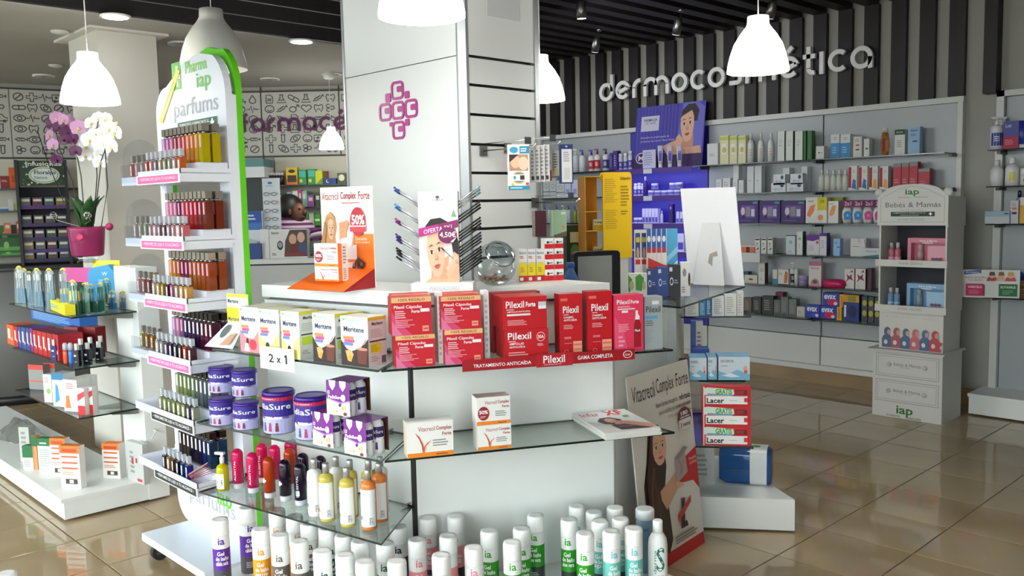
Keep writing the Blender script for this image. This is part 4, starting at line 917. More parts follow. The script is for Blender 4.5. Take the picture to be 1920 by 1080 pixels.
def pump():
    h = .125; p = atz(419, 918, ZO); o = empty('pump_bottle', 'clear pump bottle of yellow gel beside the pink domed bottles', 'bottle', None, (p.x, p.y, ZO), IL.rz+.3); r = .025
    obj('body', MB().lathe([(r, 0), (r, .09), (r*.85, .102), (r*.4, .108), (r*.4, .112)], 22, m=T('d8d010', .3)), o)
    obj('pump_head', MB().lathe([(.009, .112), (.01, .135), (.006, .138), (.006, .15)], 14, m=C('f0f0f0', .3)).box(-.03, .012, -.007, .007, .148, .158, C('f0f0f0', .3)), o)
    obj('label_print', printmesh('label_print', [('r', 0, 0, 1, 1, 'f0efe4'), ('e', .5, .36, .34, .24, '1a1a1a'), ('e', .5, .36, .24, .16, 'f0efe4'), ('k', [(.2, .12), (.8, .6)], .006, '1a1a1a'), ('r', .3, .8, .7, .9, 'c8c8d0')], .04, .062, 0, cyl=r+.0005, z0=.01), o)
pump()
def gel(x, ytop, col, lcol, label):
    h, r = .215, .0275; p = atz(x, ytop, ZO+h); o = empty('gel_bottle', label, 'bottle', None, (p.x, p.y, ZO), IL.rz+.15)
    obj('body', MB().lathe([(r*.96, 0), (r, .003), (r, .158), (r*.93, .168), (r*.5, .176), (r*.45, .178)], 24, m=col), o)
    obj('flip_cap', MB().lathe([(.0125, .178), (.0125, .212), (.011, .215)], 16, m=C('b4b4b2', .3, .6)), o)
    obj('label_print', printmesh('label_print', [('r', 0, 0, 1, 1, 'efefee'), ('t', 'ARNIDIAL', .1, .86, .6, .92, '7d7d7d', .0), ('s', .08, .55, .3, .8, 5, 'a8a8a8'), ('r', .30, .18, .40, .28, lcol), ('r', .70, .05, .9, .26, 'e0e0e0'), ('s', .72, .06, .88, .25, 9, '40404a')], r*3.2, .135, 0, cyl=r+.0005, z0=.012), o); return o
YG, OR_, WG = T('dccb62', .25), T('f0914a', .2), C('e6e6e2', .35)
for x, y, c, l, lab in ((588, 860, WG, '3a9ac0', 'white gel bottle with silver cap beside the black domed bottles'), (610, 868, YG, 'c8b020', 'yellow gel bottle with white label next to the white one'), (649, 876, YG, 'c8b020', 'yellow gel bottle with white label next to the orange one'), (689, 880, OR_, 'd83a6a', 'orange gel bottle with white label at the shelf corner'), (710, 868, OR_, 'd83a6a', 'orange gel bottle standing behind the corner one'),
                        (629, 856, WG, '3a9ac0', 'white gel bottle in the back row'), (655, 862, YG, 'c8b020', 'yellow gel bottle in the back row behind the yellow pair'), (690, 862, YG, 'c8b020', 'yellow gel bottle in the back row behind the orange pair'), (712, 856, WG, 'c8b020', 'white gel bottle farthest back against the corner post')):
    gel(x, y, c, l, lab)

# bath gel bottles on the plinth
HB, RB = .265, .0325
PALE = C('ededec', .3)
def bath_mesh(col, foot):
    B = MB(); c1 = C(col, .35); c2 = C(foot, .4)
    return MB().lathe([(RB*.98, 0, c2), (RB, .003, c2), (RB, .07, c1), (RB, .155, PALE), (RB, .205, PALE)], 24)
CAPM = MB().lathe([(RB*1.005, .2055), (RB*1.01, .255), (RB*.94, HB), (RB*.6, HB-.002), (.001, HB-.003)], 24, m=C('f2f2f0', .35), close=False).mesh('cap')
def bath_print(col):
    return printmesh('label_print', [('t', 'ia', .38, .80, .64, .925, col, .02), ('k', [(.38, .765), (.64, .765)], .0008, col), ('t', 'Gel', .33, .60, .60, .675, 'ffffff', .02), ('t', 'de baño', .27, .51, .77, .585, 'ffffff', .02), ('t', {'5a2a9a':'cálida seda','ee9a1c':'avena y trigo','6b6058':'karité','1a5a44':'pino','1d2428':'menta','f08a96':'rosa','3fae2c':'aloe vera','7cc8c8':'spa'}[col], .27, .42, .74, .495, 'ffffff', .02), ('s', .28, .12, .75, .24, 4, 'b0b0b4')], RB*3.0, .215, 0, cyl=RB+.0004)
VAR = {'pur': ('5a2a9a', '4b4a52', '5a2a9a', 'purple banded'), 'ora': ('ee9a1c', 'ee9a1c', 'ee9a1c', 'orange banded'), 'bro': ('6b6058', '4a4540', '6b6058', 'taupe banded'), 'dgr': ('1a5a40', '22302c', '1a5a44', 'dark green banded'), 'blk': ('1d2428', '1d2428', '1d2428', 'black banded'), 'pin': ('f2949c', '3c3a40', 'f08a96', 'pink banded'), 'gre': ('2f9a22', '3c4044', '3fae2c', 'bright green banded'), 'tea': ('74c6be', '3c4a4c', '7cc8c8', 'teal banded')}
BMS = {k: (bath_mesh(v[0], v[1]), bath_print(v[2])) for k, v in VAR.items()}
BATH = [('pin', 802, 970), ('pin', 854, 967), ('pin', 782, 1011), ('pin', 840, 1004), ('pin', 827, 1040), ('pin', 888, 1026), ('gre', 917, 994), ('gre', 978, 990), ('gre', 1004, 965), ('gre', 960, 1016), ('gre', 1067, 973), ('gre', 1097, 999), ('tea', 1082, 948), ('tea', 1114, 959), ('tea', 1153, 951), ('tea', 1125, 976), ('tea', 1163, 972), ('tea', 1146, 995), ('tea', 1188, 990),
        ('pur', 412, 973), ('pur', 462, 951), ('ora', 519, 955), ('ora', 552, 967), ('ora', 488, 991), ('bro', 524, 1002), ('bro', 561, 1014), ('bro', 579, 981), ('dgr', 614, 990), ('dgr', 644, 1003), ('dgr', 675, 1014), ('dgr', 604, 1032), ('dgr', 646, 1039), ('dgr', 684, 1052), ('dgr', 722, 1018), ('dgr', 744, 1051), ('blk', 747, 987)]
for k, x, y in BATH:
    p = atz(x, y, ZB+HB); a = IF.rz if x > 760 else IL.rz
    d = math.atan2(-p.y, -p.x)+PI/2; of_ = (IF if x > 760 else IL).off(p)
    o = obj('bath_gel_bottle', BMS[k][0], None, (p.x, p.y, ZB+.0005), d+random.uniform(-.25, .35))
    tag(o, 'white bath gel bottle, %s, %s' % (VAR[k][3], 'by the outer plinth edge' if of_ > .33 else 'in the middle of the plinth' if of_ > .17 else 'close to the island panel') if k != 'blk' else 'white capped black bath gel bottle at the foot of the corner post', 'bottle', 'bath gel bottles on the island plinth')
    obj('cap', CAPM, o); obj('label_print', BMS[k][1], o)
p = atz(13, 1071, .27); o = tag(obj('bath_gel_bottle', BMS['blk'][0], None, (p.x, p.y, 0.0005)), 'white capped bottle standing alone on the floor tiles', 'bottle'); obj('cap', CAPM, o)
p = atz(1209, 953, ZB+.25); o = empty('gel_bottle', 'pale blue translucent bottle with broad white cap beside the leaning poster', 'bottle', None, (p.x, p.y, ZB+.0005), .8)
obj('body', MB().lathe([(.035, 0), (.036, .21)], 24, m=T('9ec4de', .25)), o); obj('cap', MB().lathe([(.037, .211), (.037, .245), (.033, .25)], 24, m=C('eef0f2', .4)), o)
obj('lettering', printmesh('lettering', [('t', 'aloe vera', .1, .84, .6, .92, '2a70c0', .01)], .08, .2, 0, cyl=.0365), o)
p = atz(1233, 975, ZB+.265); o = empty('lotion_bottle', 'slender white lotion bottle with a large teal letter at the plinth end', 'bottle', None, (p.x, p.y, ZB+.0005), .85)
obj('body', MB().lathe([(.035, 0), (.036, .005), (.036, .17), (.033, .195), (.024, .212), (.019, .218)], 24, m=C('f2f3f2', .35)), o); obj('cap', MB().lathe([(.019, .218), (.0185, .26), (.016, .265)], 20, m=C('f4f4f4', .35)), o)
obj('lettering', printmesh('lettering', [('t', 'S', .34, .42, .74, .9, '0f7466', .01), ('k', [(.2, .92), (.8, .92)], .0006, '0f7466'), ('t', '+ ur', .4, .3, .66, .36, '8a9a98', .0)], .08, .19, 0, cyl=.0365), o)
B = MB(); V, Fc = glyphs('derma', .01)
B.add([((.0366)*math.sin(-.5+(1-y)*.3-.15), -.0366*math.cos(-.5+(1-y)*.3-.15), .07+x_*.09) for x_, y in V], [f[::-1] for f in Fc], C('3f8f86', .4)); obj('lettering', B, o)

# ================================================================== ON THE LEDGE AND ROUND THE COLUMN
ZL = 1.2805
def frame3(o, bl, br, tl):
    """stand a flat object (local x width, local z up, front -y) on three world points"""
    x = (br-bl).normalized(); z = (tl-bl); z = (z-x*z.dot(x)).normalized(); y = z.cross(x); c = (bl+br)/2
    o.matrix_world = Matrix(((x.x, y.x, z.x, c.x), (x.y, y.y, z.y, c.y), (x.z, y.z, z.z, c.z), (0, 0, 0, 1)))
SKIN, SKD, LIP = 'e0b193', 'c08a6c', 'c2545a'
def face_items(cx, cy, s, ax, hair, skin=SKIN, lip=LIP, tilt=0., brow='4a3228'):
    """a simple printed portrait head: s = half height; ax = width/height ratio of the sheet unit"""
    def P(pts):
        c, n = math.cos(tilt), math.sin(tilt); return [(cx+(x*c-y*n)*s*ax, cy+(x*n+y*c)*s) for x, y in pts]
    fc = [(0, -1), (.3, -.9), (.55, -.55), (.68, -.05), (.68, .45), (.5, .85), (.2, 1.0), (-.2, 1.0), (-.5, .85), (-.68, .45), (-.68, -.05), (-.55, -.55), (-.3, -.9)]
    it = [('p', P(fc), skin), ('p', P([(.68, -.05), (.68, .45), (.5, .85), (.46, .4), (.44, -.2), (.2, -.85), (.3, -.9), (.55, -.55)]), SKD if skin == SKIN else skin)]
    for sx in (-.32, .3):
        it += [('p', P([(sx-.2, .1), (sx, .2), (sx+.2, .1), (sx, .03)]), 'f4eee8'), ('p', P([(sx-.09+.18*math.cos(t)*.5+.09, .11+.085*math.sin(t)) for t in (0, .8, 1.6, 2.4, 3.2, 4, 4.8, 5.5)]), '2c1a14'),
               ('p', P([(sx-.22, .11), (sx, .235), (sx+.22, .11), (sx, .185)]), '2a1a18'), ('p', P([(sx-.24, .34), (sx, .44), (sx+.22, .36), (sx, .38)]), brow)]
    it += [('p', P([(-.04, .1), (.05, .1), (.14, -.24), (.0, -.29), (-.12, -.24)]), SKD), ('p', P([(-.02, .12), (.03, .12), (.06, -.2), (-.05, -.2)]), skin),
           ('p', P([(-.27, -.5), (-.08, -.43), (0, -.46), (.08, -.43), (.27, -.5), (.1, -.62), (-.1, -.62)]), lip), ('p', P([(-.27, -.5), (.27, -.5), (0, -.53)]), '7a2a30')]
    return it

# card display with orange ramp
def vdisplay():
    a = atz(541, 542, ZL); b = atz(640, 549, ZL); off = IL.off((a+b)/2); u0, u1 = IL.u(a), IL.u(b); w = u1-u0
    o2 = IL.hit(0, 1, 1)
    # depth from where the back card meets the ledge
    dp = .205; o = empty('counter_display', 'card display with orange ramp and a blonde woman on its back card', 'display', None, IL.pt((u0+u1)/2, off, ZL), IL.rz)
    ub0 = IL.u(IL.hit(off-dp, 602, 400)); ub1 = IL.u(IL.hit(off-dp, 699, 400)); cu = (u0+u1)/2; zt2 = IL.hit(off-dp, 650, 350).z-ZL; zr = IL.hit(off-dp, 700, 503).z-ZL
    x0, x1 = ub0-cu, ub1-cu; OR = C('ee6a12', .4)
    obj('back_card', MB().box(x0, x1, dp, dp+.004, 0, zt2, C('f3f1ef', .4)), o)
    B = MB(); B.add([(-w/2, 0, .002), (w/2, 0, .002), (x1, dp-.001, zr), (x0, dp-.001, zr)], [(0, 1, 2, 3)], OR); B.add([(-w/2, .001, .001), (w/2, .001, .001), (x1, dp-.001, zr-.003), (x0, dp-.001, zr-.003)], [(3, 2, 1, 0)], C('b8121c', .4))
    B.add([(w/2, .0, .001), (x1, dp-.001, 0.001), (x1, dp-.001, zr-.002)], [(0, 1, 2)], C('a80f18', .4)); obj('ramp', B, o)
    W = x1-x0
    hair = [(.0, .43), (.06, .62), (.11, .72), (.2, .745), (.28, .70), (.31, .6), (.27, .5), (.3, .36), (.2, .28), (.12, .2), (.04, .18)]
    it = [('p', [(0, 0), (1, 0), (1, .53), (.6, .53), (.55, .36), (0, .30)], 'f5f1ee'), ('p', [(.62, .53), (1, .53), (1, .02), (.95, .02), (.8, .2), (.62, .26)], 'ee7a1c'), ('p', [(.38, .02), (.95, .02), (.8, .2), (.55, .3), (.38, .25)], 'efe9e6'),
          ('t', 'Vitacrecil', .03, .87, .36, .95, 'a83a44', .0), ('t', 'Complex', .40, .855, .70, .95, '9c2a34', .02), ('t', 'Forte', .745, .87, .955, .95, '9c2a34', .01), ('s', .42, .825, .92, .85, 1, 'b87a7e'),
          ('p', hair, 'b98a52'), ('p', [(.16, .34), (.42, .36), (.5, .28), (.3, .2), (.14, .22)], 'e8c3a4')]
    it += face_items(.2, .575, .105, .9, '')+[('p', [(.02, .2), (.0, .44), (.08, .66), (.12, .6), (.08, .45), (.14, .3), (.1, .2)], 'a87a44'), ('p', [(.1, .7), (.2, .755), (.3, .68), (.2, .7)], 'c49a60'),
          ('p', [(.37, .48), (.37, .64), (.5, .66), (.5, .69), (.56, .63), (.5, .55), (.5, .50), (.42, .48), (.39, .44)], 'f0956a'), ('e', .73, .65, .145, .145, 'b5202c'), ('r', .58, .60, .88, .612, 'f3f1ef'), ('r', .58, .55, .88, .60, 'c43a44'), ('t', '50%', .62, .62, .86, .72, 'ffffff', .03),
          ('t', 'Descuento', .68, .465, .9, .5, 'fbe0c8', .0), ('t', 'en tu compra', .68, .43, .95, .455, 'fbe0c8', .0), ('p', [(.4, .3), (.6, .3), (.62, .5), (.4, .48)], 'eceaea'), ('p', [(.5, .24), (.7, .25), (.7, .42), (.5, .4)], 'f4f2f2'), ('r', .5, .245, .7, .275, 'e8783a'),
          ('p', [(.6, .2), (.72, .3), (.86, .24), (.8, .13), (.68, .12)], '4a2a24')]+[('e', .64+.05*(k % 4), .15+.035*(k//4)+.01*(k % 2), .02, .02, ('7a3a2a', '2a1a1a', 'a0604a')[k % 3]) for k in range(12)]
    obj('card_print', printmesh('card_print', it, W, zt2, 0), o, ((x0+x1)/2, dp, 0))
    o['label'] = 'card display with orange ramp and a blonde woman on its back card'
    # cartons on the ramp
    P1, w1, h1, of1 = sb(IL, 590, 634, 529, 498, ZL, .05, off-.05)
    zz = .05*zr/dp+ZL+.004; hq = IL.hit(off-.05, 612, 500).z-zz; hq2 = IL.hit(off-.05, 612, 457).z-zz-hq
    l = IL.pt(IL.u(P1), off-.05-.026, zz+.012)
    side = [('r', 0, 0, .4, 1, 'f0702a'), ('s', .5, .1, .9, .9, 6, 'a08a8a')]
    carton('hair_capsule_box', 'white carton standing on the orange ramp, lower of two', 'box', l, IL.rz, w1, .052, hq-.012, 'efe2da', vita(False), side, front='f4f2f0', top='f0ece8')
    carton('hair_capsule_box', 'white carton with red badge standing on the orange ramp, upper of two', 'box', l+Vector((0, 0, hq-.0115)), IL.rz, w1, .052, hq2, 'efe2da', vita(True), side, front='f4f2f0', top='f0ece8')
vdisplay()

# eyeliner stand
def eyeliner():
    PE = Panel(0, 0, 42); a = atz(772, 549, ZL); b = atz(886, 549, ZL); of = -IL.off(a)
    PE = Panel(*XY((a+b)/2), 42); w = .255 if False else PE.u(PE.hit(0, 887, 540))-PE.u(PE.hit(0, 771, 540)); u = (PE.u(PE.hit(0, 887, 540))+PE.u(PE.hit(0, 771, 540)))/2
    o = empty('eyeliner_stand', 'white card stand of eyeliner pencils with a made-up woman on the front', 'display stand', None, PE.pt(u, -.05, ZL), PE.rz)
    h0 = PE.hit(0, 830, 531).z-ZL
    obj('base_block', MB().box(-w/2, w/2, -.05, .05, 0, h0, C('eceaea', .4)), o)
    obj('base_lettering', printmesh('base_lettering', [('t', 'PERFILADORES', .3, .25, .78, .7, 'c2c2c6', .0)], w, h0, .1), o)
    x0, x1 = PE.u(PE.hit(-.03, 786, 450))-u, PE.u(PE.hit(-.03, 860, 450))-u; zt2 = PE.hit(-.03, 823, 359).z-ZL; W = x1-x0; H = zt2-h0
    bd = obj('front_board', MB().box(x0, x1, -.022, .022, h0, zt2, C('efedec', .4)), o)
    it = [('r', 0, 0, 1, 1, 'f3f1f1'), ('p', [(.0, 0), (1, 0), (1, .58), (.0, .58)], 'e8ddd8'), ('p', [(.16, .62), (.3, .70), (.55, .715), (.85, .64), (1, .45), (1, .2), (.86, .3), (.8, .5), (.3, .58)], '1d1416')]
    it += [('p', [(.1, .0), (.3, .06), (.7, .06), (.95, .0)], 'd8a080'), ('p', [(.28, .04), (.7, .04), (.75, .3), (.3, .2)], 'd19a7c')]
    it += face_items(.42, .32, .265, 1.85*.5*2.3*.56, '', tilt=.18, skin='e2b294')
    it += [('p', [(.7, .0), (1, .0), (1, .3), (.88, .34), (.78, .22), (.70, .12)], 'dba587'), ('k', [(.56, .385), (1.0, .2)], .004, '8a8a90'), ('k', [(.56, .385), (.64, .352)], .005, '20181a'), ('p', [(.66, .16), (.92, .30), (.96, .27), (.72, .12)], 'e6b79a'), ('p', [(.66, .1), (.9, .22), (.94, .18), (.72, .06)], 'e0ae90'),
           ('p', [(0, .505), (1, .61), (1, .69), (0, .60)], 'a81c7c'), ('p', [(.5, .558), (1, .61), (1, .69), (.5, .645)], '7c1458'), ('t', 'OFERTA 2X1', .13, .535, .84, .585, 'f4d8ea', .01, .055), ('e', .73, .52, .24, .09, '6e1450'), ('t', '4,50€', .53, .49, .94, .56, 'ffffff', .01), ('p', [(.8, .45), (.96, .5), (.86, .44)], 'e8e0e4'),
           ('e', .5, .94, .05, .016, '4a4a4e'), ('t', 'DIVSA', .38, .895, .65, .925, '4a4a4e', .0), ('e', .7, .945, .012, .005, '6a6a6e'), ('t', 'PERFILADORES', .12, .835, .95, .87, 'c8c8cc', .0), ('s', .2, .74, .5, .80, 3, 'cfcfd4'), ('s', .55, .74, .8, .82, 3, 'cfcfd4'), ('p', [(.83, .72), (.97, .72), (.9, .81)], '7a9a78')]
    obj('card_print', printmesh('card_print', it, W, H, 0, z0=h0), bd, ((x0+x1)/2, -.0222, 0))
    sil = C('c6c6cc', .25, .7)
    def pencils(side, n, zc, colr, body):
        for k in range(n):
            dz = -.011*k; s = side; L = .125 if side < 0 else .115; a = .62 if side < 0 else .60
            xx = (x0 if s < 0 else x1)+s*(-.012); d = Vector((s*math.cos(a), 0, math.sin(a))); yy = -.012+.008*(k % 3)
            p0 = Vector((xx, yy, zc+dz)); t = obj('pencil', MB().tube([p0, p0+d*L*.8], .0035, body, 6), o)
            obj('pencil_cap', MB().tube([p0+d*L*.8, p0+d*L], .0042, C(colr, .25), 6), t)
    Zp = lambda y: PE.hit(-.03, 823, y).z-ZL
    for yv, n, c in ((386, 2, '1f3f8a'), (418, 2, '2a6ab0'), (445, 2, '8a2a80'), (474, 3, '2a2a7c'), (500, 4, '15151a')): pencils(-1, n, Zp(yv), c, sil)
    for yv, n, c, b in ((384, 3, '6aa0a8', sil), (412, 3, '121214', BLACK), (442, 4, '121214', BLACK), (470, 4, '1a1a3a', BLACK), (496, 6, '121214', BLACK)): pencils(1, n, Zp(yv), c, b)
eyeliner()

# tilted candy jar
def jar():
    p = IF.hit(-.13, 932, 537); R = IF.hit(-.13, 971, 500)-IF.hit(-.13, 886, 500); r = R.length/2
    c = IF.hit(-.13, 927, 497); o = empty('candy_jar', 'tilted clear glass jar with round lid holding a few sweets', 'jar', None, (c.x, c.y, ZL), math.radians(20))
    o.location = (c.x, c.y, ZL)
    gl = GLASS('eef4f4', .10); n = 22
    J = MB(); ax = Vector((.62, -.45, .64)).normalized()
    body = [(0.01, -.85), (.45, -.82), (.78, -.6), (.98, -.2), (1.0, .1), (.88, .42), (.66, .62), (.6, .72), (.62, .78)]
    q = Vector((0, 0, 1)).rotation_difference(ax).to_matrix()
    def rot(prof, m, nm, par, close=False):
        B = MB(); B.lathe([(a*r*.95, b*r*.95) for a, b in prof], n, m=m, close=close)
        B.v = [tuple(q @ Vector(v)+Vector((0, 0, r*.86))) for v in B.v]; return obj(nm, B, par)
    rot(body, gl, 'glass_body', o)
    ld = rot([(.66, .74), (.68, .78), (.68, .86), (.64, .9), (.3, .93), (.01, .94)], GLASS('e4ecf0', .22), 'lid', o)
    rot([(.64, .70), (.69, .72), (.69, .76), (.64, .77)], CHROME, 'rim_ring', o)
    rot([(.2, .93), (.26, .96), (.2, 1.0), (.01, 1.01)], GLASS('e4ecf0', .25), 'lid_knob', ld)
    rg = random.Random(2)
    for k in range(26):
        a, d = rg.uniform(0, 6.28), rg.uniform(0, .6)*r; B = MB(); cc = (d*math.cos(a), d*math.sin(a)*.8, .016+rg.uniform(0, .014)+d*d*2.2)
        B.ball((0, 0, 0), .0085, C(rg.choice(('8a4a2a', 'b8763a', '5a3a2a', 'a8863a', '9a5a4a')), .3), 8, 5, 1.3, .9, .8); s = tag(obj('wrapped_sweet', B, None, (c.x+cc[0], c.y+cc[1], ZL+cc[2]), rg.uniform(0, 3)), 'small brown wrapped sweet lying inside the tilted glass jar', 'sweet', 'sweets in the glass jar')
jar()

# cartons beside the jar, on the ledge further in
def stack_lot():
    of = -.20
    bis = [('r', 0, 0, 1, .18, 'c01824'), ('p', [(0, .18), (1, .18), (1, .5), (.6, .62), (0, .5)], 'e0c81c'), ('r', 0, .6, 1, 1, 'e6e4e0'), ('t', 'Bisolvon', .1, .84, .9, .93, '4a6a9a', .02), ('s', .1, .7, .7, .8, 2, 'c05050'), ('s', .2, .28, .7, .45, 3, 'a8900c'), ('r', .1, .03, .5, .13, 'e8e8e8')]
    for x0, x1, lab in ((972, 988, 'white yellow and red carton touching the glass jar'), (989, 1004, 'white yellow and red carton, middle of three by the jar'), (1005, 1021, 'white yellow and red carton beside the red and white stack')):
        bxp('cold_remedy_box', lab, 'box', IF, x0, x1, 531, 467, ZL, .05, 'd8d2c4', bis, off=of, top='e4e0d8')
    rw = [('r', 0, .55, 1, 1, 'efecea'), ('r', 0, 0, 1, .45, 'd0121e'), ('e', .35, .62, .12, .13, '2a2a2a'), ('k', [(.4, .62), (.85, .66)], .003, '2a2a2a')]
    zz = ZL; tops = [529, 508, 489, 469, 450]
    for c, (x0, x1) in enumerate(((1021, 1038), (1039, 1056))):
        z = ZL
        for k in range(4):
            hh = IF.hit(of, x0, tops[k+1]).z-IF.hit(of, x0, tops[k]).z
            bxp('lozenge_box', 'small red and white carton in the double stack beside the yellow remedy cartons', 'box', IF, x0, x1, 0, 460, z, .05, 'ddd6d4', rw, off=of, h=hh-.0005, group='red and white cartons stacked on the ledge'); z += hh
stack_lot()
# water bottle and till screen on the worktop
ZW = 1.0205
def wbottle():
    p = IF.hit(-.36, 1070, 520); zt2 = IF.hit(-.36, 1070, 492).z; h = zt2-ZW; s = h/.3
    o = empty('water_bottle', 'blue tinted plastic water bottle behind the ledge', 'bottle', None, (p.x, p.y, ZW), 0)
    r = .05; obj('body', MB().lathe([(r*.9, 0), (r, .01), (r, h*.55), (r*.97, h*.62), (r*.75, h*.76), (r*.32, h*.9), (r*.3, h*.93)], 24, m=T('7aa4d8', .55)), o)
    obj('cap', MB().lathe([(r*.36, h*.93), (r*.36, h*.99), (r*.3, h)], 18, m=C('2a50a0', .35)), o)
wbottle()
def till():
    of = -.55; PT = Panel(*XY(IF.pt(.3, of, 0)), 66)
    a, b = PT.hit(0, 1076, 500), PT.hit(0, 1163, 500); u0, u1 = PT.u(a), PT.u(b); zt2 = PT.hit(0, 1118, 471).z; w = u1-u0
    o = empty('till_screen', 'black till monitor with grey screen standing inside the island', 'monitor', None, PT.pt((u0+u1)/2, 0, ZW), PT.rz)
    zt2 -= ZW; zb_ = .1; BZ = C('15161a', .35)
    obj('housing', MB().slab(rrect(-w/2, zb_, w/2, zt2, .02), 0, .04, BZ), o)
    obj('screen', MB().box(-w/2+.02, w/2-.045, -.002, .0, zb_+.02, zt2-.022, C('8d8d8a', .25)), o)
    obj('stand', MB().box(-.04, .04, .01, .04, .012, zb_+.02, BZ), o); obj('foot', MB().box(-.1, .1, -.05, .09, 0, .012, BZ), o)
till()
# yellow remedy display stand on the worktop
def yellow():
    of = -.95; PY = Panel(*XY(IF.pt(.5, of, 0)), 58)
    a, b = PY.hit(0, 1097, 400), PY.hit(0, 1184, 400); u0, u1 = PY.u(a), PY.u(b); w = u1-u0; uc = (u0+u1)/2
    zb_ = 1.2; Y = C('e0b616', .4); Yd = C('c98a12', .45)
    o = empty('remedy_stand', 'yellow plastic dispensing stand with open compartments behind the till screen', 'display stand', None, PY.pt(uc, 0, ZW), PY.rz)
    H = PY.hit(0, 1150, 323).z-ZW; zl = PY.hit(0, 1110, 332).z-ZW; z0 = PY.hit(0, 1150, 484).z-ZW; x1 = -w/2+w*.37; x2 = -w/2+w*.73
    obj('foot', MB().box(-w/2+.02, w/2-.02, .0, .12, 0, z0, C('d4d4d0', .5)), o)
    obj('back_board', MB().box(-w/2, x1+.01, .12, .125, z0, zl, Yd), o); obj('side_board', MB().box(-w/2, -w/2+.004, 0, .12, z0, zl, Yd), o)
    zs_ = [z0, PY.hit(0, 1110, 434).z-ZW, PY.hit(0, 1110, 398).z-ZW, zl]
    for z in zs_: obj('compartment_shelf', MB().box(-w/2, x2, .0, .12, z, z+.004, Y), o)
    obj('front_panel', MB().box(x1, x2, -.012, .0, z0, zl+.012, Y), o); obj('side_panel', MB().box(x2, w/2, -.006, .12, z0, zl, Y), o)
    obj('header_board', MB().slab(rrect(x1-.01, zl-.02, w/2, H, .012), .0, .004, Y), o)
    it = [('t', 'Lizipadol', .08, .90, .9, .95, '3a3414', .02), ('s', .1, .6, .9, .85, 7, '8a7612'), ('s', .1, .5, .7, .56, 2, '8a7612')]
    obj('lettering', printmesh('lettering', it, w/2-x2, H-z0, .012, z0=z0), o, ((x2+w/2)/2, 0, 0))
    it = [('s', .1, .68, .9, .98, 12, 'b8940e'), ('s', .1, .36, .9, .6, 9, 'b8940e')]
    obj('panel_print', printmesh('panel_print', it, x2-x1, zl-z0, .024, z0=z0), o, ((x1+x2)/2, 0, 0))
    for k, z in enumerate(zs_[:2]):
        lo = PY.pt(uc-w*.18, -.04, ZW+z+.0045)
        carton('remedy_box', 'white and yellow remedy carton in the %s compartment of the yellow stand' % ('lowest' if k == 0 else 'middle'), 'box', lo, PY.rz, .05, .03, .055, 'e4d8a8', [('r', 0, 0, 1, .5, 'c8a41c'), ('t', 'Lizip', .1, .6, .9, .85, '3a3414', .03)])
yellow()
# green box and other cartons on the till worktop behind
bxp('tea_box', 'dark green carton standing between the yellow stand and the column', 'box', IF, 1062, 1094, 0, 422, ZW+.1, .06, '1f3f24', [('e', .5, .6, .3, .12, '5c8a4a'), ('r', .2, .75, .8, .9, 'c8c8a8')], off=-1.1)

# hooks on the column's slatted face with hanging packs
def hook(x, y, L, label, plate=True):
    p = CR.hit(0, x, y); o = empty('display_hook', label, 'hook', 'wire display hooks on the column', (-2.804, p.y, p.z), 0)
    obj('wire', MB().tube([(.004, 0, 0), (L, 0, .0), (L+.02, 0, .012)], .0028, CHROME, 6), o); obj('upper_wire', MB().tube([(.004, 0, .03), (L-.03, 0, .03)], .0022, CHROME, 6), o)
    obj('back_plate', MB().box(.001, .008, -.02, .02, -.022, .022, STEEL), o); obj('price_holder', MB().box(L-.03, L-.028, -.018, .018, .012, .04, C('55585a', .4)), o); return p
h1 = hook(905, 283, .30, 'wire display hook on the column holding baby thermometer packs'); h2 = hook(951, 278, .30, 'wire display hook on the column holding thin boxed packs'); h3 = hook(1002, 380, .25, 'lower wire display hook on the column beside the hanging gift boxes')
def blister(nm, lab, x0, x1, yt, yb, yc, it, body, group=None, th=.012, extra=None, rz=PI/2, offx=.2):
    P = Panel(-2.804+offx, 0, 90) if rz == PI/2 else Panel(0, 0, 0)
    PP = Panel(-2.804+offx, yc, math.degrees(rz)-0)
    a, b = PP.hit(0, x0, (yt+yb)/2), PP.hit(0, x1, (yt+yb)/2); u0, u1 = PP.u(a), PP.u(b); zt2 = PP.hit(0, (x0+x1)/2, yt).z; zb_ = PP.hit(0, (x0+x1)/2, yb).z
    w, h = abs(u1-u0), zt2-zb_
    o = obj(nm, MB().box(-w/2, w/2, -th/2, th/2, 0, h, C(body, .4)), None, PP.pt((u0+u1)/2, 0, zb_), PP.rz); tag(o, lab, 'pack', group)
    obj('front_print', printmesh('front_print', it, w, h, th), o); return o
ther = [('r', 0, 0, 1, 1, 'f1efed'), ('r', .0, 0, 1, .09, '2a86a8'), ('s', .1, .02, .9, .07, 1, 'c8e4ec'), ('r', .55, .8, 1, .96, '2a86b0'), ('s', .6, .83, .95, .93, 2, 'e8f4f8'), ('e', .28, .88, .2, .07, '3a9ac0'), ('r', .06, .42, .94, .78, 'b98a72'), ('e', .35, .62, .24, .14, 'e8b89a'), ('e', .72, .58, .24, .15, 'f0c8ae'), ('p', [(.06, .78), (.5, .78), (.3, .7), (.06, .6)], '3a2a26'), ('e', .5, .27, .34, .14, 'cfc6a0'), ('e', .5, .27, .29, .115, '8a8478'), ('r', .2, .2, .82, .34, 'f2f4f2'), ('r', .55, .22, .76, .32, '2a3436'), ('e', .3, .27, .06, .04, '3a8a90'), ('e', .2, .12, .07, .03, 'c8d020'), ('r', .82, .1, .95, .16, 'd84a3a')]
PO = [0]
blister('thermometer_pack', 'baby thermometer blister pack with teal base hanging on the column hook', 952, 992, 271, 356, h1.y, ther, 'efecea', rz=math.radians(55), offx=.27)
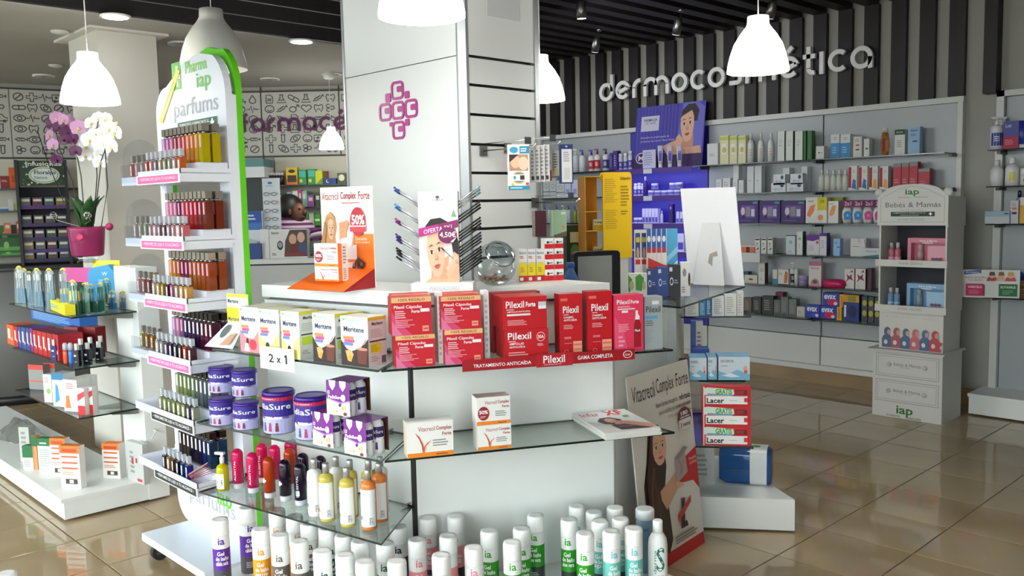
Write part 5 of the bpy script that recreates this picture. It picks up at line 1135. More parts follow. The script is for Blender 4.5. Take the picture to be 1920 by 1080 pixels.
for k in range(4): blister('slim_pack', 'thin white pack hanging in a row behind the baby thermometer', 993+k*9, 1003+k*9, 274-k, 342-k*.5, h1.y+.07+.018*k, [('s', .2, .1, .8, .9, 8, '9a9ea4'), ('r', .25, .06, .75, .16, '3a3e44')], 'e4e2e0', 'thin white packs on the column hook', rz=math.radians(60), offx=.26)
blister('pain_relief_pack', 'white and red pack with a figure hanging beside the thin white packs', 1024, 1033, 283, 339, h2.y+.05, [('r', 0, 0, 1, .35, 'd02a30'), ('e', .5, .6, .3, .12, 'b0604a'), ('s', .1, .75, .9, .95, 3, '8a8a8a')], 'e8e2de', rz=math.radians(60), offx=.28)
blister('grey_pack', 'tilted grey pack hanging between the red pack and the blue capped pack', 1034, 1048, 282, 330, h2.y+.06, [('s', .15, .2, .85, .9, 7, '5a5a58'), ('r', .3, .1, .7, .3, 'b8a040')], 'a8a6a0', rz=math.radians(60), offx=.27)
o = blister('oral_care_pack', 'white upright pack with navy edges hanging at the end of the hook', 1049, 1073, 271, 344, h2.y+.08, [('r', 0, 0, 1, 1, '223a74'), ('r', .12, .03, .92, .88, 'e6e4e2'), ('s', .25, .55, .8, .82, 5, '9aa0b0'), ('r', .3, .1, .75, .4, 'd8d4d0'), ('e', .5, .945, .1, .02, 'c8ccd8')], '1f2f5c', rz=math.radians(55), offx=.3, th=.025)
PH = Panel(*XY(CR.pt(h3.y, .2, 0)), 60)
bxp('gift_box', 'taupe and burgundy box hanging under the lower column hook', 'box', PH, 1003, 1024, 0, 395, PH.hit(0, 1012, 444).z, .05, '6a5c56', (), off=0., front='55232e', sidec='8a8078')
bxp('gift_box', 'pale green box hanging beside the burgundy one', 'box', PH, 1037, 1062, 0, 394, PH.hit(0, 1045, 443).z, .05, '8aa88a', [('e', .75, .35, .12, .1, 'c89a6a'), ('r', .6, .84, .9, .92, 'd8e0d0'), ('p', [(0, 0), (1, 0), (1, .2), (0, .05)], '6a5a4e')], off=.02, front='9ab894', sidec='b4cfae')

# right end: cartons on the angled glass top
ZG = 1.1005
GT = Panel(*XY(atz(1250, 556, ZG)), 40)
gb = [('r', .02, .0, .12, 1, 'f4f4f0'), ('p', [(.2, .3), (.42, .2), (.5, .75), (.36, .95), (.18, .85)], '4a9a3a'), ('e', .48, .5, .08, .2, 'b8b08a'), ('p', [(.62, .3), (.82, .25), (.9, .8), (.76, .98), (.6, .85)], '4a9a3a'), ('e', .9, .5, .06, .2, 'b8b08a'), ('s', .2, .05, .9, .2, 2, 'a8aaa0'), ('r', .04, .4, .1, .8, '4a5054')]
bxp('herbal_box', 'white carton with green leaves standing beside the grey shampoo carton', 'box', GT, 1158, 1213, 548, 513, ZG, .05, 'dfe0d8', gb, off=.01)
dg = [('e', .28, .48, .15, .13, 'd8dce8'), ('e', .28, .48, .10, .085, '243a7a'), ('s', .5, .4, .9, .55, 2, '8a9ac8'), ('r', .1, .8, .35, .93, 'd0d4e0')]
for x0, x1, yb, yt, c, lab in ((1213, 1232, 546, 505, '22387c', 'blue thermometer carton next to the green leaf carton'), (1232, 1253, 542, 501, '24408a', 'blue thermometer carton next to the black one'), (1253, 1275, 538, 497, '1c1e22', 'black thermometer carton between the blue and the white one'), (1276, 1294, 533, 492, 'dcdcd8', 'white carton at the end of the thermometer row')):
    it = [(i[0], *i[1:-1], {'243a7a': c}.get(i[-1], i[-1])) for i in dg] if c != 'dcdcd8' else [('e', .4, .7, .2, .12, '8a8a8a'), ('e', .9, .5, .12, .2, '3a2a2a'), ('s', .1, .1, .6, .3, 3, '8a8a8a')]
    bxp('thermometer_box', lab, 'box', GT, x0, x1, yb, yt, ZG, .07, c, it, off=-.005+.004*0)
# remedy display with small bottles behind
G2 = Panel(*XY(GT.pt(0, -.16, 0)), 42)
def dropper():
    a, b = G2.hit(0, 1215, 480), G2.hit(0, 1275, 480); u0, u1 = G2.u(a), G2.u(b); w = u1-u0; zf = G2.hit(0, 1240, 500).z
    o = empty('remedy_tray', 'red stepped card tray of small bottles with blue back board', 'display', None, G2.pt((u0+u1)/2, 0, ZG), G2.rz); h0 = max(.02, zf-ZG)
    ht = G2.hit(0, 1240, 430).z-ZG
    obj('tray_front', MB().slab([(-w/2, 0), (w/2, 0), (w/2, h0), (0, h0+.01), (-w/2, h0+.05)], -.003, 0, C('c22a1c', .45)), o); obj('tray_floor', MB().box(-w/2, w/2, 0, .11, 0, h0*.6, C('8a1a14', .5)), o)
    bb = obj('back_board', MB().box(-w/2, w/2, .11, .115, 0, ht, C('dfe4ea', .4)), o)
    it = [('r', .65, 0, 1, 1, '4aa0cc'), ('p', [(.65, .3), (1, .5), (1, .0), (.65, .0)], 'dfe8f0'), ('p', [(.65, .55), (1, .72), (1, .62), (.65, .45)], '8ac4e0')]
    for k in range(4): it += [('r', .02+k*.16, .3, .15+k*.16, 1, '2a5aa8'), ('e', .085+k*.16, .84, .05, .05, 'e8eef4'), ('r', .02+k*.16, .3, .15+k*.16, .62, 'e4e0dc'), ('r', .03+k*.16, .62, .14+k*.16, .7, 'c02a2a')]
    obj('board_print', printmesh('board_print', it, w, ht, -.22), bb)
    rg = random.Random(4)
    for r_ in range(2):
        for k in range(5):
            x = -w/2+.012+(w-.024)*k/4; red = r_ == 1 and k < 3
            q = o.matrix_world if False else None; lp = G2.pt((u0+u1)/2+x, -.03-.045*r_, ZG+h0*.6+.001)
            b_ = tag(obj('dropper_bottle', MB().lathe([(.0085, 0), (.0085, .03), (.004, .036)], 12, m=C('7a1a1a' if red else '2a1f1c', .2)), None, lp), 'small dark dropper bottle with pale cap in the red card tray', 'bottle', 'dropper bottles in the red card tray')
            obj('cap', MB().lathe([(.0055, .036), (.0055, .05), (.003, .056)], 10, m=C('d8d8d4' if not red else '2a2a2a', .4)), b_); obj('label', MB().lathe([(.0088, .008), (.0088, .024)], 12, m=C('dedad6' if k % 2 else 'c84a3a', .5)), b_)
dropper()
G3 = Panel(*XY(GT.pt(0, -.3, 0)), 42)
tl_ = [('r', .0, .0, .48, 1, 'e4e4e6'), ('r', .52, 0, 1, 1, 'e4e4e6'), ('r', .04, .55, .44, .95, '2a4a8a'), ('r', .56, .55, .96, .95, '2a4a8a'), ('e', .24, .62, .12, .1, 'c8a08a'), ('e', .76, .62, .12, .1, 'c8a08a'), ('r', .1, .8, .4, .88, 'd8c82a'), ('r', .6, .8, .9, .88, 'd8c82a'), ('r', .04, .44, .44, .52, 'c83a2a'), ('r', .56, .44, .96, .52, 'c83a2a')]
bxp('supplement_box', 'tall blue and white twin carton between the yellow stand and the red tray', 'box', G3, 1190, 1213, 0, 431, 1.1005, .05, 'd0d4d8', tl_, off=0.)
# blank white card with easel back
def blank():
    bl, br = atz(1292, 531, ZG), atz(1396, 536, ZG); P = Panel(*XY((bl+br)/2), math.degrees(math.atan2((br-bl).y, (br-bl).x)))
    w = (br-bl).length; h = .285; zt2 = P.hit(.0, 1335, 352).z
    h = (zt2-ZG); u0 = P.u(bl); 
    o = empty('blank_card', 'large blank white show card with cardboard easel seen from behind', 'card', None, P.pt(0, 0, ZG), P.rz)
    x0b, x1b = P.u(bl), P.u(br); x0t, x1t = P.u(P.hit(-.0, 1276, 353)), P.u(P.hit(0, 1379, 351))
    obj('sheet', MB().slab([(x0b, 0), (x1b, 0), (x1t, h), (x0t, h)], -.0015, .0015, C('dfe1e8', .5)), o)
    e0, e1 = P.u(P.hit(.03, 1303, 535)), P.u(P.hit(.03, 1362, 535)); et0, et1 = P.u(P.hit(.0, 1317, 420)), P.u(P.hit(0, 1350, 417)); zh = P.hit(0, 1333, 418).z-ZG
    B = MB(); B.add([(e0, -.055, 0), (e1, -.055, 0), (et1, -.002, zh), (et0, -.002, zh)], [(0, 1, 2, 3)], C('c9ccd0', .6)); B.add([(e0, -.053, 0), (e1, -.053, 0), (et1, -.001, zh), (et0, -.001, zh)], [(3, 2, 1, 0)], C('b9bcc0', .6)); ea = obj('easel_flap', B, o)
    f = lambda a, b: (e0+(e1-e0)*a+((et0-e0)*(1-a)+(et1-e1)*a)*b, -.0555+.053*b-.0012, zh*b)
    B = MB(); B.add([f(.45, .36), f(.5, .5), f(.8, .55), f(.82, .47), f(.62, .46), f(.62, .3)], [(0, 1, 2, 3, 4, 5)], C('8f8880', .7)); obj('flap_slot', B, ea)
blank()
# packs hanging at height .98 behind, seen below the glass top
p0 = Panel(*XY(atz(1290, 588, .98)), 40)
for x0, x1, yt, c, lab in ((1285, 1310, 560, 'd8d8d4', 'white'), (1311, 1323, 565, '2a86b8', 'teal'), (1324, 1334, 560, '2a6aa8', 'blue'), (1335, 1358, 556, 'dcdcda', 'white with grey lettering'), (1359, 1381, 552, 'd6d6d2', 'white with small lines'), (1382, 1394, 546, 'cfcfcc', 'pale grey narrow')):
    it = [('s', .15, .1, .85, .9, 8, 'a8aaac' if c[0] == 'd' or c[0] == 'c' else 'c8dce8')]
    bxp('medicine_box', '%s carton on the dark shelf below the angled glass top' % lab, 'box', p0, x0, x1, 0, yt, .9805, .05, c, it, off=.12)
tag(obj('glass_shelf', glass_shelf([XY(p0.pt(-.05, .13, 0)), XY(p0.pt(.32, .13, 0)), XY(p0.pt(.32, -.1, 0)), XY(p0.pt(-.05, -.1, 0))], .98)), 'small dark edged shelf below the angled glass top', 'shelf')
# side bay goods
S2 = Panel(*XY(atz(1345, 713, .74)), 38); z2 = .7405
den = [('r', 0, 0, 1, 1, 'd4e4ec'), ('p', [(0, 0), (1, 0), (1, .25), (.6, .45), (.3, .25), (0, .4)], '7ec0de'), ('p', [(.1, .2), (.4, .3), (.7, .15), (.4, .12)], 'e8f2f6'), ('t', 'KIN DENTAL', .08, .76, .5, .87, '3a4a6a', .01), ('s', .08, .58, .4, .64, 1, '8aa0b0'), ('e', .86, .5, .07, .12, 'e0b8a0'), ('r', .82, .3, .92, .42, 'd05a4a')]
for x0, x1, yb, yt, off, lab in ((1347, 1406, 712, 669, -.004, 'white and blue dental carton on the side bay shelf, the widest one'), (1293, 1325, 711, 671, -.004, 'white and blue dental carton beside the leaning poster edge'), (1327, 1344, 711, 670, -.02, 'white and blue dental carton half hidden between the other two')):
    bxp('dental_box', lab, 'box', S2, x0, x1, yb, yt, z2, .13, '5a94b8', den, off=off, top='6a9ab8', front='d4e4ec')
bxp('dental_box', 'dark blue carton lying behind the white and blue dental cartons', 'box', S2, 1297, 1330, 0, 655, z2, .1, '1c3a8a', (), off=-.15)
bxp('dental_box', 'tall blue and white carton standing at the very back of the side bay', 'box', S2, 1296, 1318, 0, 602, z2, .06, '22408a', [('r', .4, .1, 1, 1, 'b8b4ac'), ('s', .5, .3, .9, .8, 6, '6a6660')], off=-.27)
S3 = Panel(*XY(atz(1355, 836, .45)), 37); zz = .4505; tops = [832, 795, 757, 721]
lac = [('r', 0, 0, 1, 1, 'c8141c'), ('r', .07, .08, .93, .5, 'f0eeec'), ('r', .02, .0, .04, 1, 'efe0e0'), ('t', 'Lacer', .09, .12, .45, .4, '16181c', .03), ('s', .55, .24, .8, .3, 1, 'c0c0c0'), ('p', [(.03, .55), (.6, .5), (.66, .62), (.64, .86), (.1, .95), (.03, .9)], 'd8e6d8'), ('p', [(.1, .56), (.64, .52), (.62, .58), (.1, .62)], '3a8ac0'), ('t', 'GRATIS', .27, .6, .61, .88, '2f9a2a', .03), ('r', .68, .58, .92, .82, '6a1418'), ('r', .86, .2, .93, .42, 'd8303a'), ('s', .7, .62, .9, .78, 2, 'b03a3e')]
for k in range(3):
    hh = S3.hit(0, 1360, tops[k+1]).z-S3.hit(0, 1360, tops[k]).z
    bxp('toothpaste_box', 'red toothpaste carton with green free offer flash, %s of three in the side bay' % ('bottom', 'middle', 'top')[k], 'box', S3, 1317, 1408, 0, 740, zz, .05, 'b8121a', lac, off=-.005, h=hh-.0006, side=[('r', .1, .1, .9, .9, '3a3a3a')]); zz += hh
def dispenser():
    p = atz(1400, 905, z1); P = Panel(*XY(p), 40); a, b = P.hit(0, 1352, 880), P.hit(0, 1448, 880); w = P.u(b)-P.u(a); h = P.hit(0, 1400, 838).z-z1
    o = empty('toothbrush_steriliser', 'blue tinted countertop dispenser with white wrap band on the bay plinth', 'dispenser', None, P.pt((P.u(a)+P.u(b))/2, -.02, z1+.0005), P.rz-.25)
    def shape(x0, x1, m, nm, s=1.):
        B = MB(); pr = rrect(-.075*s, 0+(1-s)*.05, .075*s, h*s+(1-s)*.05, .035)
        n = len(pr); xs_ = [x0, x0+(x1-x0)*.12, x1-(x1-x0)*.12, x1]; sc_ = [.86, 1, 1, .86]
        V = [(x, y*k, h/2+(z-h/2)*k) for x, k in zip(xs_, sc_) for y, z in pr]
        Fc = [(r*n+i, r*n+(i+1) % n, (r+1)*n+(i+1) % n, (r+1)*n+i) for r in range(3) for i in range(n)]
        B.add(V, Fc, m, True); B.add(V, [tuple(range(n-1, -1, -1)), tuple(3*n+i for i in range(n))], m); return obj(nm, B, o)
    shape(-w/2, w/2, T('2c5c9c', .3, .1), 'blue_shell', .985)
    B = MB(); pr = rrect(-.0765, -.001+.002, .0765, h+.001, .036); n = len(pr)
    B.add([(x, y, z) for x in (w*.1, w*.42) for y, z in pr], [(i, (i+1) % n, n+(i+1) % n, n+i) for i in range(n)], C('d8dcdc', .4), True); wb = obj('wrap_band', B, o)
    obj('band_mark', MB().prism(arc(w*.2, 0, .022, 0, 360, 12)[:-1], h+.0012, h+.0018, C('4a8a4a', .5)), wb)
    obj('dark_slot', MB().box(-w*.4, w*.08, -.078, -.0765, h*.42, h*.45, C('1f3f6a', .4)), o)
dispenser()
S4 = Panel(-2.62, 3.72, 40)
carton('white_carton', 'pale carton standing on the bay plinth behind the blue dispenser', 'box', S4.pt(.1, .05, z1+.0005), S4.rz, .12, .06, .2, 'b8bab8', [('s', .2, .2, .8, .8, 5, '90928f')])

# leaning poster
def poster():
    bl, br = atz(1211, 1091, .0), atz(1321, 1018, .0); w = (br-bl).length
    tr = br-IR.n*(min(IR.off(bl), IR.off(br))-.012)+Vector((0, 0, IR.hit(.06, 1281, 641).z)); h = (tr-br).length
    o = tag(obj('leaning_poster', MB().box(-w/2, w/2, 0, .006, 0, h, C('dad4c8', .35)), None), 'tall cardboard hair advert with a long haired woman leaning on the island', 'poster')
    frame3(o, bl+Vector((0, 0, .002)), br+Vector((0, 0, .002)), bl+(tr-br))
    R = 'c41a20'
    it = [('r', 0, 0, 1, 1, 'd9d2c6'), ('p', [(0, 0), (1, 0), (1, .065), (0, .065)], R), ('p', [(.45, .35), (.62, .42), (.8, .5), (1, .53), (1, .30), (.9, .36), (.7, .375), (.55, .355)], R), ('p', [(.5, .08), (.5, .2), (.45, .36), (.6, .375), (.75, .365), (.9, .32), (1, .24), (1, .065), (.5, .065)], 'dcd6cc'),
          ('t', 'Vitacrecil', .05, .865, .40, .945, '3a1a1e', .0), ('t', 'Complex', .43, .85, .72, .95, '3a1a1e', .0), ('t', 'Forte', .76, .875, .97, .945, '3a1a1e', .0), ('t', 'Nueva fórmula tricogénica', .40, .795, .76, .83, '2a2426', .0), ('t', 'reforzada', .79, .80, .98, .832, '2a2426', .02), ('t', 'para la vitalidad y el crecimiento del cabello', .44, .755, .98, .788, '4a4042', .0), ('t', 'Una cápsula diaria', .58, .725, .98, .748, '8a4a3a', .0),
          ('p', [(.1, .2), (.1, .45), (.17, .56), (.22, .68), (.3, .735), (.4, .72), (.46, .64), (.47, .5), (.42, .4), (.45, .3), (.47, .12), (.4, .06), (.2, .1)], '2e1c16')]
    it += [('p', [(.3, .38), (.5, .42), (.66, .46), (.72, .42), (.6, .35), (.42, .28)], 'cf9a7c')]
    it += face_items(.385, .60, .085, 1.9, '', skin='d9a88a')
    it += [('p', [(.14, .2), (.14, .48), (.24, .66), (.3, .72), (.27, .6), (.27, .48), (.33, .38), (.36, .26), (.34, .1), (.2, .12)], '3b241c'), ('k', [(.2, .2), (.2, .4), (.27, .52)], .012, '6a4630'), ('k', [(.28, .16), (.3, .32), (.26, .44)], .01, '59382a'),
           ('p', [(.60, .385), (.60, .52), (.78, .56), (.80, .42)], 'a89a94'), ('p', [(.60, .52), (.78, .56), (.84, .545), (.66, .505)], '8f827c'), ('k', [(.68, .42), (.7, .47), (.66, .5)], .004, 'b03a30'), ('k', [(.7, .42), (.74, .49)], .003, 'b03a30'), ('p', [(.58, .40), (.7, .38), (.72, .36), (.6, .36)], 'd9a88a'),
           ('e', .83, .70, .12, .062, '5a1a20'), ('e', .83, .685, .11, .045, 'dcd6cc'), ('p', [(.72, .70), (.94, .70), (.92, .745), (.83, .76), (.74, .745)], '5a1a20'), ('t', '180', .77, .72, .89, .742, 'f0e8e0', .03), ('t', 'cápsulas', .745, .703, .915, .717, 'f0e8e0', .02), ('t', '3 meses', .745, .66, .92, .685, '3a1a1e', .01), ('t', 'NUEVO', .72, .77, .95, .783, '5a1a20', .0),
           ('t', 'Descubre', .83, .475, .96, .492, 'f6dcd8', .0), ('t', 'la oferta', .84, .452, .96, .47, 'f6dcd8', .0),
           ('p', [(.60, .15), (.66, .15), (.70, .30), (.64, .30)], '3a1416'), ('p', [(.60, .15), (.72, .15), (.70, .18), (.62, .18)], '3a1416'), ('p', [(.56, .19), (.80, .262), (.80, .298), (.56, .225)], 'cf2a26'), ('t', 'nº1 en ventas', .585, .206, .78, .228, '4a1014', .0, .064), ('s', .48, .085, .95, .13, 3, '8a8078')]
    obj('poster_print', printmesh('poster_print', it, w, h, 0, rnd=.35), o)
poster()

# ================================================================== PERFUME STAND GOODS
SIL = C('b6b4b0', .15, .9)
_PF = {}
def perf_meshes(kind, col, capc):
    k = (kind, col, capc)
    if k in _PF: return _PF[k]
    liq = T(col, .3, .05); cp = C(capc, .2, .8) if capc != 'clear' else T('dfe3e8', .45)
    gl = T('dfe6e8', .55)
    if kind == 'big':      # tall square bottle with square metal cap
        b = MB().box(-.017, .017, -.017, .017, 0, .118, liq, top=gl).mesh('glass_body'); n = MB().lathe([(.008, .118), (.008, .128)], 10, m=SIL).mesh('collar')
        c = MB().box(-.016, .016, -.016, .016, .128, .158, cp).mesh('cap')
        l = printmesh('label', [('r', 0, 0, 1, 1, 'e79ab8' if capc != '3a3632' else 'd8d4d0')], .014, .05, .034, z0=.062)
    else:                  # tester: slim bottle with clear spray cap
        b = MB().box(-.0135, .0135, -.0135, .0135, 0, .062, liq, top=gl).mesh('glass_body'); n = MB().lathe([(.006, .062), (.006, .070)], 10, m=SIL).mesh('collar')
        c = MB().box(-.010, .010, -.008, .008, .070, .100, cp).mesh('cap')
        l = printmesh('label', [('r', 0, 0, 1, 1, 'e9e4e6'), ('r', .2, .3, .8, .5, 'c9a0b0')], .013, .045, .027, z0=.008)
    _PF[k] = (b, n, c, l); return _PF[k]
def perfume(kind, col, capc, loc, label, group, rz=0.):
    b, n, c, l = perf_meshes(kind, col, capc)
    o = tag(obj('perfume_bottle', b, None, loc, rz), label, 'perfume', group); obj('collar', n, o); obj('cap', c, o); obj('label', l, o); return o
def cname(h):
    import colorsys
    r, g, b = (int(h[i:i+2], 16)/255 for i in (0, 2, 4)); hh, l, s = colorsys.rgb_to_hls(r, g, b)
    tone = 'dark ' if l < .25 else 'pale ' if l > .68 else ''
    if s < .14: return tone+'grey'
    hh *= 360
    for lim, nm in ((14, 'red'), (38, 'orange'), (52, 'amber'), (70, 'yellow'), (160, 'green'), (200, 'teal'), (255, 'blue'), (300, 'violet'), (340, 'pink'), (361, 'rose')):
        if hh < lim: return tone+nm
TN = ['top', 'second', 'third', 'fourth', 'fifth', 'lowest']
FRONT = [['c85a3a', 'd8a8b0', '9a8a9a', 'c0b0a0', 'a8a878', 'b0b0a0', 'd0a0a0', 'd8702a'], ['c0a8b4', 'd8b8bc', '9a7a8a', '6a4a5a', 'b89aa4', 'd8a0a4', 'c89aa0', 'd8787c'], ['c8c0b8', 'c8a84a', 'b89a2a', '5a1a4a', 'c07a90', 'b8a89a', 'd8b06a', 'd0a050'],
         ['b8b4b0', 'a8b0a0', '5a4a6a', '4a2a5a', '2a4a4a', '6a3a2a', 'c04a3a', '4a1a2a'], ['a8b08a', '9aa86a', 'a8ac80', '8a9a50', 'b0ac78', '8a9250', '4a4a6a', 'a8a890'], ['3a3a4a', 'b07a2a', '4a3a3a', '1a1a3a', '1a4a7a', '1f2f8a']]
BACK = [['c8a0c8', 'a87ac0', 'd880a0', '8a3a4a', 'c8605a', 'd85a4a', 'e89a3a', 'd8880f', 'e0a41c', 'c0b010'], ['e0a0b8', 'd890a8', 'c880a0', '4a1a4a', 'd04a5a', 'c83a44', 'c02a2e', 'b82228', '8a2a1e', '7a3020'], ['d89a2a', 'c8801a', 'a8621a', '8a1a3a', '7a1a4a', 'a05a2a', 'b8662a', 'b05a22', 'a8501c', '9a4418'],
        ['b890b8', 'c08aa8', '8a5a8a', '3a1a5a', '34184e', '30164a', '2c143e', '5a1a3a', '6a1c40', '501834'], ['9aa47a', '7a8a5a', '8a9a60', '6a7a4a', '7a8a6a', '5a6a5a', '6a6a7a', '4a5a6a', '707a70'], ['1a1a34', '2a1a2a', '3a2a2a', '14142a', '2a2030', '1a1a3a', '202a6a', '1a3a5a']]
for i, z in enumerate(TZ):
    dark = i >= 4; n = len(FRONT[i])
    for k in range(n):
        x = -3.93+.020+k*(.38/8)
        perfume('small', FRONT[i][k], 'clear', (x, YF+.035, z+.0025), 'small tester of %s scent with clear cap, front row of the %s perfume tray' % (cname(FRONT[i][k]), TN[i]), 'perfume testers on the %s tray' % TN[i], random.uniform(-.1, .1))
    nb = len(BACK[i])
    for k in range(nb):
        row = k % 2; x = -3.915+.018+k*.0405
        perfume('big', BACK[i][k], '3a3632' if dark or (i == 3 and k > 2) else 'b8b0a4', (x, YF+.115+.0*row, z+.0455), 'tall square perfume bottle of %s scent in the raised row of the %s tray' % (cname(BACK[i][k]), TN[i]), 'tall perfumes on the %s tray' % TN[i])
        if k > nb-6: perfume('big', BACK[i][k], '3a3632' if dark or (i == 3 and k > 2) else 'b8b0a4', (x, YF+.160, z+.0455), 'tall square perfume bottle of %s scent at the back of the %s tray' % (cname(BACK[i][k]), TN[i]), 'rear perfumes on the %s tray' % TN[i])
    if i < 4:
        lc = [['d86a64', 'd8b0b4', 'c8b8b8', 'b0a8b0'], ['c8b0b0', 'b8b898', 'a8b090', '7a1a2a'], ['c89090', 'a85a50', '9a4a44', '8a8a80'], ['a89030', 'a86a20', 'b07828', '2a4a44']][i]
        for k in range(4):
            perfume('small', lc[k], 'b8b4b0', (-4.185+k*.06, YF+.075, z+.0045), 'small metal capped tester of %s scent, side ledge of the %s perfume tray' % (cname(lc[k]), TN[i]), 'side testers on the %s tray' % TN[i])
# paper strips and pink tag on the lowest tray
for k in range(6):
    a = .25+.1*k; B = MB().box(-.045, .045, -.012, .012, -.0006, .0006, C(('d8323a', 'c8202c', 'e07a80', 'd0a090', 'c03038', 'd89a98')[k], .5))
    o = tag(obj('scent_strip', B, None, (-3.585+.006*k, YF+.052-.006*k, TZ[5]+.03+.009*k), .5+.12*k), 'red and pink paper scent strip fanned out on the lowest perfume tray', 'paper strip', 'paper scent strips'); o.rotation_euler = (0, -.35-.03*k, .5+.1*k)

# ================================================================== LEFT GONDOLA GOODS
LZ = [1.0665, .7955, .5335, .1285]
PL = Panel(0, 1.86, 0)
BLU = C('1f7ab0', .35)
def brush_pack(x0, x1, yb, yt, c1, c2, label, group, green=False, off=.3):
    if off is not None: yb = (lambda p: 540-FPX*(p-CAM).dot(UP)/(p-CAM).dot(FW))(Vector((PL.hit(off, (x0+x1)/2, yb).x, 1.86-off, LZ[0])))
    PQ = Panel(*XY(atz((x0+x1)/2, yb, LZ[0])), 30)
    loc, w, h, off = sb(PQ, x0, x1, yb, yt, LZ[0], .02, 0.); o = empty('toothbrush_pack', label, 'toothbrush pack', group, loc, .52+random.uniform(-.15, .1))
    sh = [(-w/2, 0), (w/2, 0), (w*.42, h*.5), (w*.38, h*.9)]+arc(0, h*.88, w*.36, 10, 170, 6)+[(-w*.42, h*.5)]
    obj('blister', MB().slab(sh, -.012, .004, GLASS('eef2f2', .1)), o)
    obj('backing_card', MB().slab([(-w*.46, .001), (w*.46, .001), (w*.40, h*.42), (-w*.40, h*.42)], -.004, .003, C(c1, .4)), o)
    for s in (-.2, .2):
        b = obj('brush', MB().tube([(s*w, -.004, .01), (s*w*.8, -.004, h*.5), (s*w*.9, -.004, h*.86)], [.005, .004, .003], C(c2, .35), 6), o)
        obj('bristles', MB().box(s*w*.9-.005, s*w*.9+.005, -.012, -.004, h*.72, h*.88, C('e8f0f4' if not green else '2a8a5a', .5)), b)
    obj('hang_tab', MB().ribbon(arc(0, h*.93, w*.25, 20, 160, 8), w*.14, -.005, -.003, C('e8cf1a', .4)), o)
    return o
for x0, x1, yb, yt in ((22, 46, 566, 503), (48, 58, 566, 508), (56, 78, 576, 506), (80, 100, 566, 505), (106, 126, 564, 504), (33, 52, 560, 506)):
    brush_pack(x0, x1, yb, yt, '2a7a9c', 'd8a890' if x0 % 2 else '3a9ac0', 'teal toothbrush blister pack with yellow tab on the top gondola shelf', 'teal toothbrush packs', off=.3 if x0 != 33 else .22)
for x0, x1, yb, yt in ((124, 145, 590, 528), (148, 163, 589, 532), (160, 177, 587, 535), (179, 193, 586, 532), (190, 206, 572, 524)):
    brush_pack(x0, x1, yb, yt, '1f6f54', '2a8a6a', 'green toothbrush blister pack with yellow tab on the top gondola shelf', 'green toothbrush packs', True, off=None)
for x0, x1, yb, yt in ((200, 216, 583, 548), (221, 238, 579, 550)):
    brush_pack(x0, x1, yb, yt, '2a6aa8', '4a9ac8', 'short blue toothbrush pack at the end of the top gondola shelf', 'short blue packs', off=None)
loc, w, h, off = sb(PL, 80, 132, 588, 565, LZ[0], .05, .31)
for k, (dx, dz, lab) in enumerate(((0, 0, 'yellow toothpaste carton lying flat at the shelf edge'), (.02, h*.9, 'yellow toothpaste carton lying on the other one'))):
    carton('toothpaste_box', lab, 'box', loc+Vector((dx, .01*k+.03*k, (h+.0005)*k)), -.12, w*(1-.35*k), .05-.01*k, h*.95, 'e6d81e', [('s', .15, .3, .8, .7, 2, '7fb0c8')])
def bpack_card():
    PQ = Panel(*XY(atz(188, 565, LZ[0])), 28); loc, w, h, off = sb(PQ, 163, 212, 560, 496, LZ[0], .04, 0.)
    o = empty('card_dispenser', 'blue card dispenser with white tooth mark behind the toothbrush packs', 'display', None, loc, PQ.rz)
    obj('blue_board', MB().slab([(-w/2, 0), (w/2, 0), (w/2, h*.8), (w*.3, h), (-w*.4, h*.9), (-w/2, h*.75)], -.02, .02, C('1c8fc8', .4)), o)
    obj('board_print', printmesh('board_print', [('t', 'W', .55, .7, .75, .8, 'd8eef8', .0), ('s', .4, .4, .85, .6, 4, '9ad4ee')], w, h, .04), o)
    obj('yellow_back', MB().box(-w*.5, w*.55, .024, .028, h*.3, h*1.1, C('e6c81a', .4)), o)
    obj('pink_back', MB().box(-w*1.7, -w*.55, .03, .034, h*.5, h*.9, C('d8409a', .4)), o)
bpack_card()
# middle shelf: cartons deep to the wall, dark bottles
cols = ['e0601c', 'b0182a', '2a4a9a', '2a4a8a', '3a3a7a', '7a2a7a', 'b8201c', 'c0201c', 'b81c1c', 'a81a1a', 'b01a2a']
edges = [(12, 24, 648, 609), (25, 32, 651, 612), (33, 38, 654, 613), (39, 47, 657, 614), (48, 54, 659, 615), (55, 60, 661, 616), (61, 68, 664, 619), (69, 77, 666, 621), (78, 86, 668, 623), (87, 97, 664, 625), (98, 108, 662, 627)]
for (x0, x1, yb, yt), c in zip(edges, cols):
    q = ('orange', 'crimson', 'blue', 'navy', 'indigo', 'violet', 'red', 'red', 'red', 'dark red', 'dark crimson')[cols.index(c)]
    bxp('condom_box' if False else 'small_carton', 'deep %s carton in the row on the middle gondola shelf' % q, 'box', PL, x0, x1, yb, yt, LZ[1], .13, c, [('r', .15, .3, .5, .8, 'e8d8d8'), ('e', .7, .3, .15, .08, 'e0b0b0')], off=.31, top='8a2420' if c[0] in 'bca' else c, group='deep cartons on the middle gondola shelf')
for x0, x1, lab in ((120, 145, 'dark red carton standing behind the black bottles'), (150, 178, 'dark red carton standing at the back wall of the gondola')):
    bxp('small_carton', lab, 'box', Panel(*XY(atz((x0+x1)/2, 662, LZ[1])), 20), x0, x1, 0, 613, LZ[1], .07, '7a1a1e', [('e', .6, .5, .2, .15, 'c87a7a')], off=0.)
bxp('wipes_pack', 'blue striped pack lying under the top gondola shelf', 'box', PL, 58, 148, 0, 585, LZ[1]+.13, .1, '2a6ab8', [('s', .05, .1, .95, .9, 6, '8ab4e0')], off=.13)
